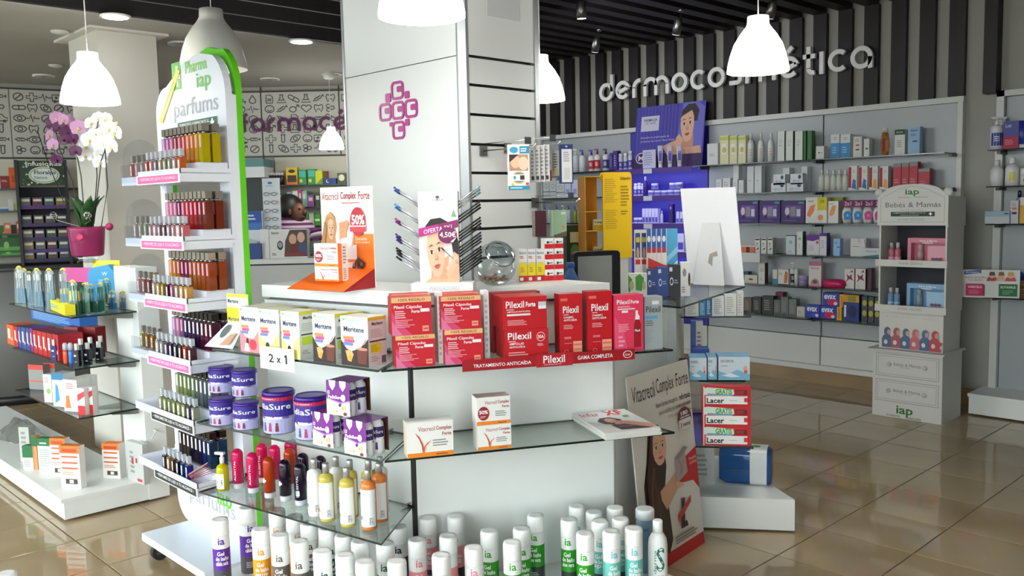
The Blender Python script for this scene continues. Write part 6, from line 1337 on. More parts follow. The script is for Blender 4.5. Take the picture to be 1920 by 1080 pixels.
def dark_bottle(x, yb, label, col='14151c', h=.12):
    p = atz(x, yb, LZ[1]); o = empty('lotion_bottle', label, 'bottle', 'dark bottles on the middle gondola shelf', (p.x, p.y, LZ[1]), .5)
    w = .018; obj('body', MB().box(-w, w, -.011, .011, 0, h*.72, C(col, .15)), o); obj('cap', MB().box(-.008, .008, -.008, .008, h*.72, h, C('c8c8c6', .2, .6)), o)
    obj('lettering', printmesh('lettering', [('r', .2, .6, .6, .72, 'c8c8cc'), ('r', .3, .25, .7, .3, 'a8a8b0')], 2*w, h*.7, .022), o); return o
for x, y, l in ((146, 686, 'a'), (166, 684, 'a'), (187, 681, 'a')): dark_bottle(x, y, 'black bottle with silver cap standing in the front line on the gondola')
for x, y in ((153, 675), (171, 672), (190, 669)): dark_bottle(x, y, 'black bottle with silver cap standing behind the front line')
o = dark_bottle(104, 675, 'navy bottle with dark cap beside the red cartons', '1a2a6a', .115)
for x, c, lab in ((124, 'e8501c', 'orange and clear gel tube beside the blue one'), (134, '2a7ad8', 'blue and clear gel tube beside the black bottles')):
    p = atz(x, 682, LZ[1]); o = empty('gel_tube', lab, 'tube', None, (p.x, p.y, LZ[1]), .3); obj('body', MB().lathe([(.012, 0), (.016, .01), (.016, .06), (.013, .075)], 14, m=C(c, .25), sy=.7), o); obj('cap', MB().lathe([(.0165, .076), (.016, .105), (.008, .115)], 14, m=T('dfe6ee', .45), sy=.7), o)
# bottom glass shelf
for x0, x1, yb, yt, d, c, it, lab in ((52, 80, 730, 684, .06, '8a8a88', [('r', 0, .8, 1, 1, 'c83a2a'), ('r', 0, .3, 1, .36, 'c85a4a')], 'grey carton with red top beside its twin'), (81, 102, 728, 681, .06, '8a8a88', [('r', 0, .8, 1, 1, 'c83a2a')], 'grey carton with red top behind the white cartons'),
        (80, 95, 754, 702, .05, 'e2e2d8', [('e', .6, .4, .25, .1, '8ab84a'), ('s', .2, .7, .8, .9, 3, '9aa0a0')], 'white carton with green leaf spot'), (96, 118, 762, 700, .08, 'dfe4e6', [('r', 0, .8, 1, 1, '2a7aa8'), ('p', [(.2, .1), (.6, .2), (.5, .6), (.3, .7)], '3a9ac8')], 'white and blue carton beside the leaf spot carton'),
        (117, 143, 771, 712, .09, 'e6e2de', [('p', [(.1, .1), (.5, .1), (.4, .5), (.2, .5)], 'e07a3a'), ('s', .2, .7, .9, .9, 3, 'b09088')], 'white carton with orange figure print'), (144, 163, 764, 706, .07, 'e2dedc', [('p', [(.3, .3), (.7, .3), (.6, .7)], 'd88a6a'), ('r', 0, .85, 1, .95, '7ab0b8')], 'white carton standing behind the red twin cartons'),
        (144, 157, 778, 728, .03, 'e8e2e0', [('r', 0, 0, 1, .35, 'c8202a'), ('p', [(0, .5), (1, .7), (1, .9), (0, .75)], 'd03a44')], 'slim white and red carton beside its twin'), (159, 172, 776, 726, .03, 'e8e2e0', [('r', 0, 0, 1, .35, 'c8202a'), ('p', [(0, .5), (1, .7), (1, .9), (0, .75)], 'd03a44')], 'slim white and red carton close to the gondola wall')):
    bxp('medicine_box', lab+' on the low gondola shelf', 'box', Panel(*XY(atz((x0+x1)/2, yb, LZ[2])), 25), x0, x1, yb, yt, LZ[2], d, c, it, off=0.)
# plinth
orr = [('r', 0, .82, 1, 1, 'ee7a2a'), ('r', .12, .85, .88, .93, 'c04a1a'), ('r', .1, .72, .9, .76, 'd8603a'), ('r', .1, .58, .9, .62, 'd8603a'), ('r', .1, .45, .9, .49, 'd8603a'), ('s', .1, .3, .9, .4, 2, 'd8a090'), ('r', .25, .1, .85, .22, '4a3a38'), ('r', .45, .12, .65, .2, 'e8e4e0')]
grn = [('r', 0, .78, 1, 1, '1a6a3a'), ('s', .15, .82, .8, .9, 1, 'c8e0d0'), ('s', .1, .2, .9, .7, 8, 'a8b0ac')]
def plb(x0, x1, yb, yt, d, body, it, lab, ang=34, **k):
    PQ = Panel(*XY(atz((x0+x1)/2, yb, LZ[3])), ang); loc, w, h, off = sb(PQ, x0, x1, yb, yt, LZ[3], d, 0.); carton('medicine_box', lab, 'box', loc, PQ.rz, w, d, h, body, it, **k)
plb(34, 53, 866, 801, .05, 'b8bab4', [('s', .2, .1, .8, .9, 6, '8a8c88')], 'grey carton standing behind the small green one on the plinth')
plb(41, 60, 880, 836, .04, 'dfe2de', [('r', 0, .5, 1, 1, '1a6a3a'), ('s', .1, .1, .9, .4, 4, '9aa09c')], 'small green and white carton on the gondola plinth', top='1a5a32')
plb(57, 67, 880, 818, .035, 'e0905a', [('r', 0, .7, 1, 1, '1a6a3a')], 'narrow orange and green carton on the gondola plinth')
plb(69, 97, 887, 822, .04, 'dfe2de', grn, 'white carton with green top on the gondola plinth', top='1f7a44')
plb(92, 120, 893, 822, .045, 'e6e0da', orr, 'white carton with orange top behind its twin', top='ea7c30')
plb(110, 147, 915, 836, .045, 'e6e0da', orr, 'white carton with orange top in front of its twin', top='ea7c30')
plb(190, 222, 897, 832, .055, 'e6e0da', orr, 'white carton with orange top standing alone on the plinth', top='ea7c30', side=())
plb(236, 266, 903, 830, .035, 'b9bab8', [('s', .2, .2, .5, .8, 5, '8a8a88'), ('r', .3, .45, .42, .6, 'a83a3a'), ('r', .55, .5, .65, .62, 'a83a3a'), ('r', .6, .05, .9, .12, 'c83a44')], 'grey carton with red marks against the gondola wall', ang=8)
def bag():
    B = MB(); rg = random.Random(9); n = 16; k = 6; c = PL.hit(.1, 72, 838); cx, cy = c.x, 1.66
    for j in range(k):
        for i in range(n):
            a = 2*PI*i/n; r = (1-j/(k-.3))**.6; r *= 1+rg.uniform(-.18, .18)
            B.v.append((cx+.26*r*math.cos(a), cy+.12*r*math.sin(a), LZ[3]+.002+.11*(j/(k-1))*(1+rg.uniform(-.15, .1)) if j else LZ[3]+.001))
    for j in range(k-1):
        for i in range(n): B.face((j*n+i, j*n+(i+1) % n, (j+1)*n+(i+1) % n, (j+1)*n+i), GLASS('f0f2f2', .22), True)
    B.face(tuple((k-1)*n+i for i in range(n)), GLASS('f0f2f2', .22), True)
    tag(obj('plastic_bag', B), 'crumpled clear plastic bag heaped on the gondola plinth', 'bag')
bag()
hk = tag(obj('shelf_hook', MB().tube([(-4.843, 1.90, .40), (-4.80, 1.90, .40), (-4.72, 1.84, .385)], .004, C('e4e4e6', .3), 8), None), 'white metal hook sticking out of the gondola end panel', 'hook')

# ================================================================== ORCHIDS
def orchid():
    px, py, pz = -5.02, 1.91, 1.34
    c = Panel(0, 1.915, 0).hit(0, 166, 470); px = c.x; zr = Panel(0, 1.915, 0).hit(0, 166, 425).z-pz
    r1 = .108
    o = empty('potted_orchid', 'potted orchids with purple and white sprays in a pink glass bowl', 'plant', None, (px, py, pz), 0)
    obj('pot', MB().lathe([(r1*.8, 0), (r1*.86, .01), (r1*.98, zr*.9), (r1, zr), (r1*.95, zr)], 26, m=T('b03a72', .35)), o)
    obj('pot_foot', MB().lathe([(r1*.6, -.0395), (r1*.5, -.02), (r1*.7, 0)], 20, m=GLASS('e8ecec', .1)), o)
    obj('soil', MB().lathe([(r1*.75, .012), (r1*.85, zr*.82), (.001, zr*.86)], 22, m=NOISY('bark_mix', '6a1f3a', 'a03a5a', (40, 40, 40), .8), close=False), o)
    for a in (0, .9, 2.0, 3.2, 4.4, 5.3):
        B = MB(); L = .3; pts = []
        for i in range(6):
            t = i/5; d = .02+.1*t*t; wv = .04*math.sin(PI*min(1, t*.9+.12)); z = zr*.8+L*t*(1-.25*t)
            pts.append(((d*math.cos(a)-wv*math.sin(a), d*math.sin(a)+wv*math.cos(a), z), (d*math.cos(a)+wv*math.sin(a), d*math.sin(a)-wv*math.cos(a), z)))
        V = [p for q in pts for p in q]; B.add(V, [(2*i, 2*i+1, 2*i+3, 2*i+2) for i in range(5)], C('1f4a1e', .35), True)
        lf = obj('leaf', B, o); lf.modifiers.new('thick', 'SOLIDIFY').thickness = .003
    rg = random.Random(12)
    def wpt(x, y, dy=0.): p = Panel(0, 1.915+dy, 0).hit(0, x, y); return Vector((p.x-px, p.y-py, p.z-pz))
    def flower(c, s, col, lipc, par, dirn):
        B = MB(); q = Vector((0, -1, 0)).rotation_difference(dirn).to_matrix()
        def petal(a, L, W):
            P = [(0, 0)]+[(W*math.sin(PI*t/6)*(-1 if t < 6 else 1), 0) for t in ()]
            pts = [(0, 0), (W*.7, L*.35), (W, L*.65), (W*.6, L*.95), (0, L*1.03), (-W*.6, L*.95), (-W, L*.65), (-W*.7, L*.35)]
            V = [Vector((x*math.cos(a)-z*math.sin(a), -.15*math.hypot(x, z), x*math.sin(a)+z*math.cos(a))) for x, z in pts]
            B.add([tuple(c+q @ v) for v in V], [tuple(range(len(V)))], col, True)
        for a in (0, 2.1, -2.1): petal(a, s, s*.38)
        for a in (1.15, -1.15): petal(a, s*1.05, s*.62)
        f = obj('flower', B, par)
        L = MB(); L.ball(tuple(c+q @ Vector((0, -.006, -s*.12))), s*.22, lipc, 8, 5); obj('flower_lip', L, f)
    purp, lil, wht, grn_ = C('560a48', .45), C('c890c0', .45), C('eeeef0', .45), C('a8b878', .5)
    stems = [([(150, 425), (136, 340), (112, 280), (104, 240)], purp, [(112, 240), (120, 262), (100, 232), (133, 236), (107, 300), (137, 262), (142, 284), (128, 250)], 9),
             ([(160, 425), (152, 330), (140, 270), (124, 235)], lil, [(120, 226), (135, 228), (100, 272), (94, 255), (148, 240), (108, 222)], 7),
             ([(175, 425), (182, 330), (178, 270), (184, 225)], wht, [(172, 232), (186, 222), (200, 224), (178, 252), (192, 250), (185, 272), (190, 290), (205, 240), (168, 262), (196, 268), (180, 238)], 11),
             ([(190, 425), (202, 350), (197, 280), (205, 230)], wht, [(208, 262), (214, 250), (162, 275), (200, 232), (188, 305), (210, 275), (160, 292)], 7)]
    for pts, colr, fl, n in stems:
        st = obj('flower_stem', MB().tube([wpt(x, y, .0) for x, y in pts], .0032, C('2a2420', .6), 6), o)
        for x, y in fl:
            s = rg.uniform(.038, .05); d = Vector((.6+rg.uniform(-.4, .4), -.8, rg.uniform(-.3, .35))).normalized()
            flower(wpt(x, y, rg.uniform(-.06, .02)), s, colr, C('4a0a3a', .4) if colr is purp else C('d8c860', .4), st, d)
        for x, y in ((pts[-1][0]-8, pts[-1][1]-6), (pts[-1][0]+14, pts[-1][1]+2)):
            obj('bud', MB().ball(tuple(wpt(x, y)), .011, grn_ if colr is wht else lil, 8, 6, 1, 1, 1.3), st)
    for pts in ([(120, 380), (92, 310), (70, 245)], [(176, 420), (190, 300), (205, 260)]): obj('support_stick', MB().tube([wpt(x, y) for x, y in pts], .003, C('1a1614', .6), 6), o)
    for x, y in ((101, 404), (164, 404)):
        b = wpt(x, y, -.05); B = MB(); w_ = obj('wicker_ball', B.tube([b, b+Vector((.05, 0, -.03)), wpt(150, 425)], .0018, C('b8b090', .6), 6), o)
        for k in range(7):
            ax = Vector((rg.uniform(-1, 1), rg.uniform(-1, 1), rg.uniform(-1, 1))).normalized(); a1 = ax.orthogonal().normalized(); a2 = ax.cross(a1)
            obj('ring', MB().tube([b+(a1*math.cos(t*.5236)+a2*math.sin(t*.5236))*.022 for t in range(13)], .002, C('dcdcd8' if k % 2 else '2a2a28', .5), 5), w_)
    obj('pompom', MB().ball(tuple(wpt(205, 425, -.04)), .022, C('8a1a4a', .8)), o)
    obj('ribbon_bow', MB().ball(tuple(wpt(150, 445, -.09)), .03, C('c83a6a', .6), 10, 6, 1.6, .5, .8), o)
orchid()

# ================================================================== WALL UNIT GOODS
def wb(x0, x1, yt, sh, c, it=(), name='skincare_box', lab='', off=.17, d=.06, z=None, group=None, cat='box', **k):
    z = (WZ[sh] if z is None else z)+.0006
    d2 = min(d, off-.006)
    return bxp(name, lab, cat, WR, x0, x1, 0, yt, z, d2, c, it, off=off, group=group, **k)[0]
def wbot(x, ytop, sh, r, prof, lab, col, capc, name='skincare_bottle', off=.14, group=None, band=None, z=None, it=None, cat='bottle'):
    z = (WZ[sh] if z is None else z)+.0006; p = WR.hit(off, x, ytop); h = p.z-z
    o = empty(name, lab, cat, group, (p.x, 7.15-off, z), .5)
    P = {'pump': ([(1, 0), (1, .66), (.85, .72), (.35, .76)], [(.35, .76), (.35, .86), (.2, .87), (.2, .93)]), 'cyl': ([(1, 0), (1, .8)], [(.92, .8), (.92, 1)]), 'slim': ([(1, 0), (1, .6), (.7, .72), (.4, .78)], [(.42, .78), (.42, .97), (.3, 1)]), 'jar': ([(1, 0), (1, .6)], [(1.04, .6), (1.04, 1)]),
         'tube': ([(.75, .16), (.9, .5), (1, 1)], [(.72, 0), (.75, .16)]), 'oval': ([(.75, 0), (1, .35), (.95, .6), (.62, .84)], [(.6, .84), (.6, .98), (.5, 1)])}[prof]
    m1 = C(col, .35) if isinstance(col, str) else col; m2 = C(capc, .35)
    sy = .35 if prof == 'tube' else (.6 if prof == 'oval' else 1)
    obj('body', MB().lathe([(a*r, b*h) for a, b in P[0]], 14, m=m1, sy=sy), o)
    cp = MB().lathe([(a*r, b*h) for a, b in P[1]], 14, m=m2, sy=sy)
    if prof == 'pump': cp.box(-r*.9, r*.3, -r*.2, r*.2, h*.93, h, m2)
    obj('cap', cp, o)
    if it or band:
        it = it or [('r', 0, .1, 1, .75, band), ('s', .25, .3, .75, .6, 3, 'e4e4ee')]
        obj('label_print', printmesh('label_print', it, r*2.2, h*.6, 0, cyl=r*.97+.0008, z0=h*.06) if sy == 1 else printmesh('label_print', it, r*1.5, h*.5, r*1.9*sy, z0=h*(.3 if prof == 'tube' else .12)), o)
    return o
LAB = [('s', .2, .35, .8, .75, 4, 'a8b0bc')]
# bay beside the column: top shelf
for x, yt, c, cap, b, lab in ((1079, 279, 'd8dade', 'dcdce0', None, 'plain white pump bottle beside the hanging navy pack'), (1092, 281, 'e4e4ea', '3a2a9a', None, 'white pump bottle with violet pump'), (1109, 281, 'e4e0e4', '3a2a8a', 'b82430', 'white pump bottle with violet pump and red label'), (1120, 279, 'e4e0e4', '7a1a3a', 'b82430', 'white pump bottle with burgundy pump and red label'), (1136, 279, 'e0e0e8', '2a2a3a', '3a3490', 'white pump bottle with dark pump and violet label')):
    wbot(x, yt, 0, .034, 'pump', lab+' on the top wall shelf', c, cap, off=.16, band=b)
for x0, x1, yt, c, lab in ((1143, 1148, 287, '3a2f8a', 'narrow violet carton beside the pump bottles'), (1149, 1157, 283, '4a2a8a', 'tall violet carton beside the small white bottles')):
    wb(x0, x1, yt, 0, c, [('s', .3, .2, .7, .8, 5, 'b8a8d8')], lab=lab+' on the top wall shelf')
for x, yt, in ((1164, 288), (1173, 287), (1182, 283)): wbot(x, yt, 0, .022, 'cyl', 'small white bottle with violet label beside the purple poster', 'dcdcec', 'e4e4ee', band='5a50b0', group='small violet label bottles on the top wall shelf')
# second and third shelves of that bay
for x0, x1, yt in ((1018, 1029, 334), (1030, 1042, 334), (1043, 1058, 338)): wb(x0, x1, yt, 1, 'cfd4d8', [('e', .5, .6, .25, .12, '8a9098'), ('e', .5, .6, .2, .09, 'cfd4d8'), ('r', 0, .3, 1, .34, '5a6068')], lab='white carton with a ring mark on the wall shelf by the column', group='ring mark cartons', name='skincare_box')
for x0, x1, yt in ((1059, 1070, 339), (1072, 1083, 337), (1085, 1093, 343)): wb(x0, x1, yt, 1, 'ccd0ea', [('r', .2, .2, .8, .5, '9aa0d8')], lab='pale lilac carton on the wall shelf behind the yellow stand', group='pale lilac cartons')
for x, c, cp in ((1022, 'dfe3e6', '3a5aa8'), (1030, 'd0d8e0', '8aa0c0'), (1044, 'e0e4e6', '2a4a9a'), (1056, 'e4e4e8', 'c8ccd4'), (1066, 'd0d8e8', '3a4a9a'), (1078, '8a9a3a', '3a4ab0'), (1087, 'dfe2e4', '2a3a8a')):
    wbot(x, 385, 2, .024, 'pump', 'lotion pump bottle on the third wall shelf behind the hanging boxes', c, cp, group='lotion pump bottles on the third wall shelf')
for x0, x1, yt, c, it in ((1040, 1060, 428, '6a7a5a', [('e', .5, .8, .2, .06, 'c8c8a8')]), (1064, 1090, 426, '2a4a2a', [('e', .5, .6, .2, .1, 'b8a860')])):
    wb(x0, x1, yt, 3, c, it, lab='dark green herbal carton with a %s mark on the fourth wall shelf' % ('pale' if x0 < 1050 else 'gold'), name='herbal_box')
# violet bay: poster and violet goods
def vposter():
    bl, br = WR.hit(.16, 1187, 318), WR.hit(.16, 1316, 311); zt2 = WR.hit(.10, 1262, 194).z; w = br.x-bl.x; h = zt2-WZ[0]
    o = tag(obj('show_card', MB().box(-w/2, w/2, 0, .005, 0, h, C('4a44b0', .35)), None, ((bl.x+br.x)/2, 7.15-.16, WZ[0]+.001)), 'violet show card with a dark haired woman on the top wall shelf', 'poster'); o.rotation_euler = (-.12, 0, 0)
    it = [('r', 0, 0, 1, 1, '4a42b4')]+[('r', k*.05, .22, k*.05+.022, 1, '3c3496') for k in range(13)]+[('p', [(0, 0), (1, 0), (1, .2), (.6, .24), (0, .16)], '2e1458'), ('p', [(.62, .2), (.98, .2), (1, .9), (.9, 1), (.7, 1), (.66, .8)], '6a6ac8'), ('p', [(.42, .34), (.6, .42), (.78, .3), (.96, .32), (.98, .2), (.5, .2)], 'd8a58c'), ('p', [(.68, .3), (.86, .3), (.86, .5), (.7, .5)], 'c8927a'),
          ('p', [(.66, .7), (.68, .88), (.76, .97), (.86, .97), (.92, .86), (.9, .7)], '2a1c22')]
    it += face_items(.765, .64, .26, .52, '', skin='e0b094', tilt=.1)
    it += [('p', [(.6, .3), (.68, .3), (.72, .42), (.66, .52), (.62, .46)], 'deae94'), ('p', [(.66, .76), (.7, .9), (.8, .96), (.88, .9), (.8, .86), (.7, .8)], '2a1c22'),
           ('p', [(.09, .6), (.36, .60), (.36, .84), (.09, .84)], 'c8c8de'), ('t', 'FARMACIA', .13, .755, .33, .80, '3a3a5a', .02), ('t', 'LOS LAGOS', .15, .71, .31, .745, '5a5a7a', .01), ('t', 'Descubre la amplia gama de', .10, .475, .52, .515, 'c8c8f0', .0), ('t', 'productos de nuestra Marca Propia', .10, .415, .60, .455, 'c8c8f0', .0), ('e', .12, .17, .08, .09, 'd8d0e8'), ('e', .12, .17, .068, .075, '2e1458'), ('t', 'M', .08, .13, .16, .21, 'e8e0f0', .02)]
    obj('card_print', printmesh('card_print', it, w, h, 0), o)
vposter()
wb(1205, 1229, 281, 0, 'c8c8e4', [('s', .1, .15, .9, .9, 6, '9a9ac8')], lab='white framed notice card before the violet show card', off=.235, d=.01, name='notice_card', cat='card')
for x in (1238, 1256, 1274): wbot(x, 273, 0, .026, 'tube', 'white cosmetic tube standing on its cap before the violet show card', 'd8d8ee', 'e0e0f0', off=.235, group='cosmetic tubes before the violet show card', name='cosmetic_tube', it=[('r', .15, 0, .85, .9, '5a52b0'), ('r', .15, .7, .85, .9, '8a86d0')])
for x, yt in ((1192, 344), (1199, 343), (1206, 344)): wbot(x, yt, 1, .02, 'cyl', 'small white and violet bottle on the second violet shelf', 'd4d4ea', 'dcdcf0', band='5248b0', group='small bottles on the second violet shelf')
wbot(1210, 331, 1, .024, 'slim', 'dark violet spray bottle with white tip on the second violet shelf', '3a1f80', 'd8d8e8', off=.16)
for x, yt, sh in ((1222, 357, 1), (1234, 357, 1), (1247, 357, 1), (1259, 356, 1), (1271, 356, 1), (1228, 344, 9), (1262, 343, 9), (1274, 342, 9)):
    zz = None if sh == 1 else WZ[1]+.062
    wbot(x, yt, 1, .034, 'jar', 'low white cream jar with violet label, %s' % ('standing on the second violet shelf' if sh == 1 else 'stacked on another cream jar'), 'd4d4ea', 'dcdcee', name='cream_jar', group='cream jars on the violet shelf', it=[('r', 0, .1, 1, .9, '6a62b8')], z=zz, cat='jar')
for x0, x1 in ((1190, 1197), (1198, 1205)): wbot((x0+x1)/2, 408, 2, .026, 'jar', 'small cream jar at the edge of the third violet shelf', 'd4d4ea', 'dcdcee', name='cream_jar', group='small jars on the third violet shelf', it=[('r', 0, .2, 1, .8, '4a44a8')], cat='jar')
for k in range(5): wb(1204+k*6, 1209+k*6, 391, 2, 'c8c8e4', [('r', .1, .05, .9, .4, '4a42a8')], lab='narrow white and violet carton on the third violet shelf', group='narrow cartons on the third violet shelf', d=.05)
wbot(1241, 395, 2, .014, 'slim', 'slim white dropper on the third violet shelf', 'd0d0e8', 'e0e0f0'); wb(1254, 1261, 383, 2, '2a1a5a', [('e', .5, .8, .25, .08, '8a7ac0')], lab='tall dark violet carton on the third violet shelf', d=.04)
for k in range(2): wb(1268+k*7, 1273+k*7, 397, 2, 'c8c8e4', [('r', .1, .05, .9, .4, '4a42a8')], lab='short white and violet carton beside the blank card', group='short cartons beside the blank card', d=.05)
for k in range(6): wb(1190+k*20, 1202+k*20, 438, 3, 'c4c4de', [('r', .1, .1, .9, .5, '4a42a8')], lab='white and violet carton on the fourth violet shelf', group='cartons on the fourth violet shelf')
# third bay, top shelf
wb(1326, 1346, 269, 0, 'd8dada', [('s', .2, .4, .8, .55, 2, 'a8a8a8')], lab='white carton at the start of the top shelf beside the violet bay')
for x0, x1 in ((1350, 1366), (1368, 1382), (1384, 1398)): wb(x0, x1, 254, 0, 'dad8b0', [('p', [(.2, .35), (.7, .35), (.75, .72), (.15, .72)], 'ece8dc'), ('r', 0, .84, 1, .95, 'c0c860'), ('e', .5, .5, .25, .1, 'c8b878')], lab='pale yellow carton with tube print on the top wall shelf', group='pale yellow cartons on the top wall shelf')
for x in (1408, 1427, 1446): wbot(x, 249, 0, .029, 'slim', 'tall white spray bottle on the top wall shelf between yellow and green cartons', 'dcdcda', 'd8d8d4', group='white spray bottles on the top wall shelf', it=[('s', .3, .3, .7, .7, 3, 'c8a0a0')])
for x0, x1 in ((1457, 1471), (1473, 1487), (1490, 1505)): wb(x0, x1, 246, 0, 'd4dad4', [('e', .5, .66, .22, .06, '8a9a8a'), ('e', .5, .66, .18, .05, 'd4dad4'), ('r', .0, .0, .06, 1, '20242a'), ('s', .3, .5, .7, .56, 1, '9aa89a')], lab='tall white carton with ring mark beside the dark green cartons', group='tall ring mark cartons', sidec='2f6a30')
for x0, x1 in ((1506, 1511), (1514, 1522)): wb(x0, x1, 245, 0, '2f6a2f', (), lab='dark green side of a tall carton on the top wall shelf', group='dark green cartons on the top wall shelf', off=.16)
wb(1530, 1545, 274, 0, 'd6d6d4', [('e', .4, .5, .1, .06, 'c03a3a'), ('e', .7, .5, .06, .04, '4a4a8a')], lab='small white carton standing by the panel joint on the top shelf')
# fourth bay, top shelf
for x0, x1 in ((1558, 1574), (1576, 1594)): wb(x0, x1, 252, 0, 'dfe2e2', [('r', 0, 0, 1, .64, '3a8fd0'), ('s', .2, .2, .8, .5, 3, '9ac8e8'), ('s', .3, .75, .8, .9, 2, 'a8b0b8')], lab='white carton with blue lower half on the top wall shelf', group='half blue cartons')
wb(1600, 1616, 256, 0, 'd8d4d0', [('r', .3, .55, .7, .62, 'c03a4a'), ('r', .3, .34, .7, .40, '2a2a2a'), ('s', .2, .75, .8, .9, 2, 'a8a0a0')], lab='white carton with red and black bars on the top wall shelf'); wb(1620, 1630, 260, 0, 'dadada', [('r', .3, .4, .8, .5, '3a7a6a')], lab='small white carton beside the bars carton on the top shelf')
wbot(1660, 240, 0, .034, 'oval', 'clear bottle of amber oil with dark red label on the top wall shelf', T('c88a4a', .3), 'd8d0c0', it=[('r', .05, .1, .5, 1, '8a2a34'), ('r', .5, .1, 1, .9, 'c8783a')])
wb(1678, 1697, 243, 0, 'd8d8d2', [('r', 0, .8, 1, 1, '1f4a30'), ('t', 'NUXE', .15, .86, .8, .93, 'd8e0d8', .0), ('s', .2, .3, .8, .6, 4, 'a8a8a0')], lab='white carton with dark green top on the top wall shelf')
wb(1703, 1725, 238, 0, '8fb4d8', [('t', 'Sebium', .2, .84, .8, .92, '2a4a7a', .02), ('r', .4, .45, .8, .5, '2a3a6a'), ('s', .2, .66, .8, .76, 2, '5a80b0')], lab='tall pale blue carton at the end of the top wall shelf')
# second shelf
for x0, x1, yt in ((1343, 1353, 336), (1355, 1369, 334), (1374, 1383, 336), (1385, 1394, 338)): wb(x0, x1, yt, 1, 'd8dade', [('s', .2, .3, .8, .8, 3, 'b8bcc4')], lab='short plain white carton on the second wall shelf', group='short white cartons on the second shelf')
for x0, x1, yt in ((1375, 1385, 309), (1401, 1413, 312), (1415, 1428, 311)): wb(x0, x1, yt, 1, 'd4d6da', [('s', .3, .4, .7, .5, 1, 'a8acb4')], lab='tall plain white carton on the second wall shelf', group='tall white cartons on the second shelf', off=.15)
for x0, x1, yt, z in ((1446, 1473, 343, 0), (1475, 1506, 343, 0), (1450, 1472, 327, 1), (1482, 1505, 326, 1), (1468, 1480, 315, 2), (1503, 1514, 312, 2)):
    zz = WZ[1] if z == 0 else (WZ[1]+.062 if z == 1 else WZ[1])
    wb(x0, x1, yt, 1, 'd6dade', [('e', .75, .7, .12, .2, '2a4a7a'), ('e', .3, .3, .12, .14, 'a8c0d8'), ('s', .45, .2, .9, .4, 2, 'a8b0bc')] if z < 2 else [('e', .4, .6, .35, .14, '2a4a7a')], lab='white carton with a navy disc, %s on the second wall shelf' % ('lower' if z == 0 else 'stacked' if z == 1 else 'taller one behind'), z=zz, off=.17 if z < 2 else .09, group='navy disc cartons', d=.06)
for k in range(5): wbot(1541+k*11, 318, 1, .024, 'slim', 'white bottle with clear top in the row on the second wall shelf', 'd8d8d0', 'e0e0dc', group='white bottles in a row on the second shelf')
for k, c in enumerate(('3a6ab8', '3a6ab8', 'e8a84a', 'e8a84a')): wb(1591+k*19.5, 1607+k*19.5, 311+.3*k, 1, 'dcdad6', [('r', .02, .1, .34, .95, 'a81c28'), ('p', [(.4, .1), (.9, .02), (.9, .2), (.6, .5)], c), ('e', .7, .35, .2, .08, c), ('s', .5, .7, .9, .85, 2, 'b0b0b0')], lab='white carton with red side stripe and %s swirl on the second shelf' % ('blue' if k < 2 else 'orange'), group='red stripe cartons')
for x0, x1, yt in ((1675, 1690, 306), (1691, 1704, 305), (1705, 1721, 303), (1722, 1743, 316)): wb(x0, x1, yt, 1, 'b01c30', [('r', 0, .84, 1, 1, '8a8c90'), ('s', .15, .2, .85, .4, 2, 'd87a84'), ('p', [(.4, 0), (1, 0), (1, .15)], '2a1a1e')], lab='dark red carton with grey top on the second wall shelf' if x0 < 1720 else 'wide dark red carton with grey top ending the row', group='dark red cartons on the second shelf')
# third shelf
for x0, x1 in ((1383, 1422), (1424, 1463), (1465, 1509)): wb(x0, x1, 376+0*x0, 2, '3a1668', [('r', .18, .22, .85, .78, '6a4a9a'), ('e', .26, .52, .1, .18, 'd8c8d8'), ('r', .4, .3, .62, .72, '8a8a98'), ('r', .66, .3, .82, .62, 'cfc8dc'), ('r', .74, .86, .96, .94, '3aa88a'), ('p', [(.18, .22), (.4, .22), (.3, .4)], '20103a'), ('s', .1, .08, .9, .14, 1, '7a5aa8')], lab='deep purple gift set carton on the third wall shelf', group='purple gift sets', name='gift_set')
peel = [('p', [(.1, .4), (.3, .75), (.6, .8), (.5, .5), (.25, .3)], 'e88a4a'), ('e', .75, .2, .12, .1, 'e8a06a')]
wb(1511, 1551, 370, 2, 'e0deda', [('p', [(.05, .3), (.2, .66), (.46, .74), (.4, .46), (.2, .22)], 'e8884a'), ('e', .7, .22, .13, .11, 'e89a5a'), ('r', .55, .5, 1, 1, 'd8cc1a'), ('t', '10', .7, .78, .86, .9, '4a4a1a', .02), ('s', .1, .8, .5, .9, 1, 'a8a8a8')], lab='white carton with orange peel print and yellow flash', name='supplement_box')
wb(1553, 1572, 377, 2, 'e0deda', [('p', [(.1, .4), (.4, .8), (.8, .8), (.6, .4), (.3, .3)], 'e8a060'), ('s', .1, .84, .8, .92, 1, 'a8a8a8')], lab='white carton with pale peel print beside the yellow flash carton', name='supplement_box', sidec='b8b6b0')
wb(1556, 1580, 370, 2, '8a9a2a', (), lab='olive green carton standing behind the peel cartons', off=.09, name='supplement_box')
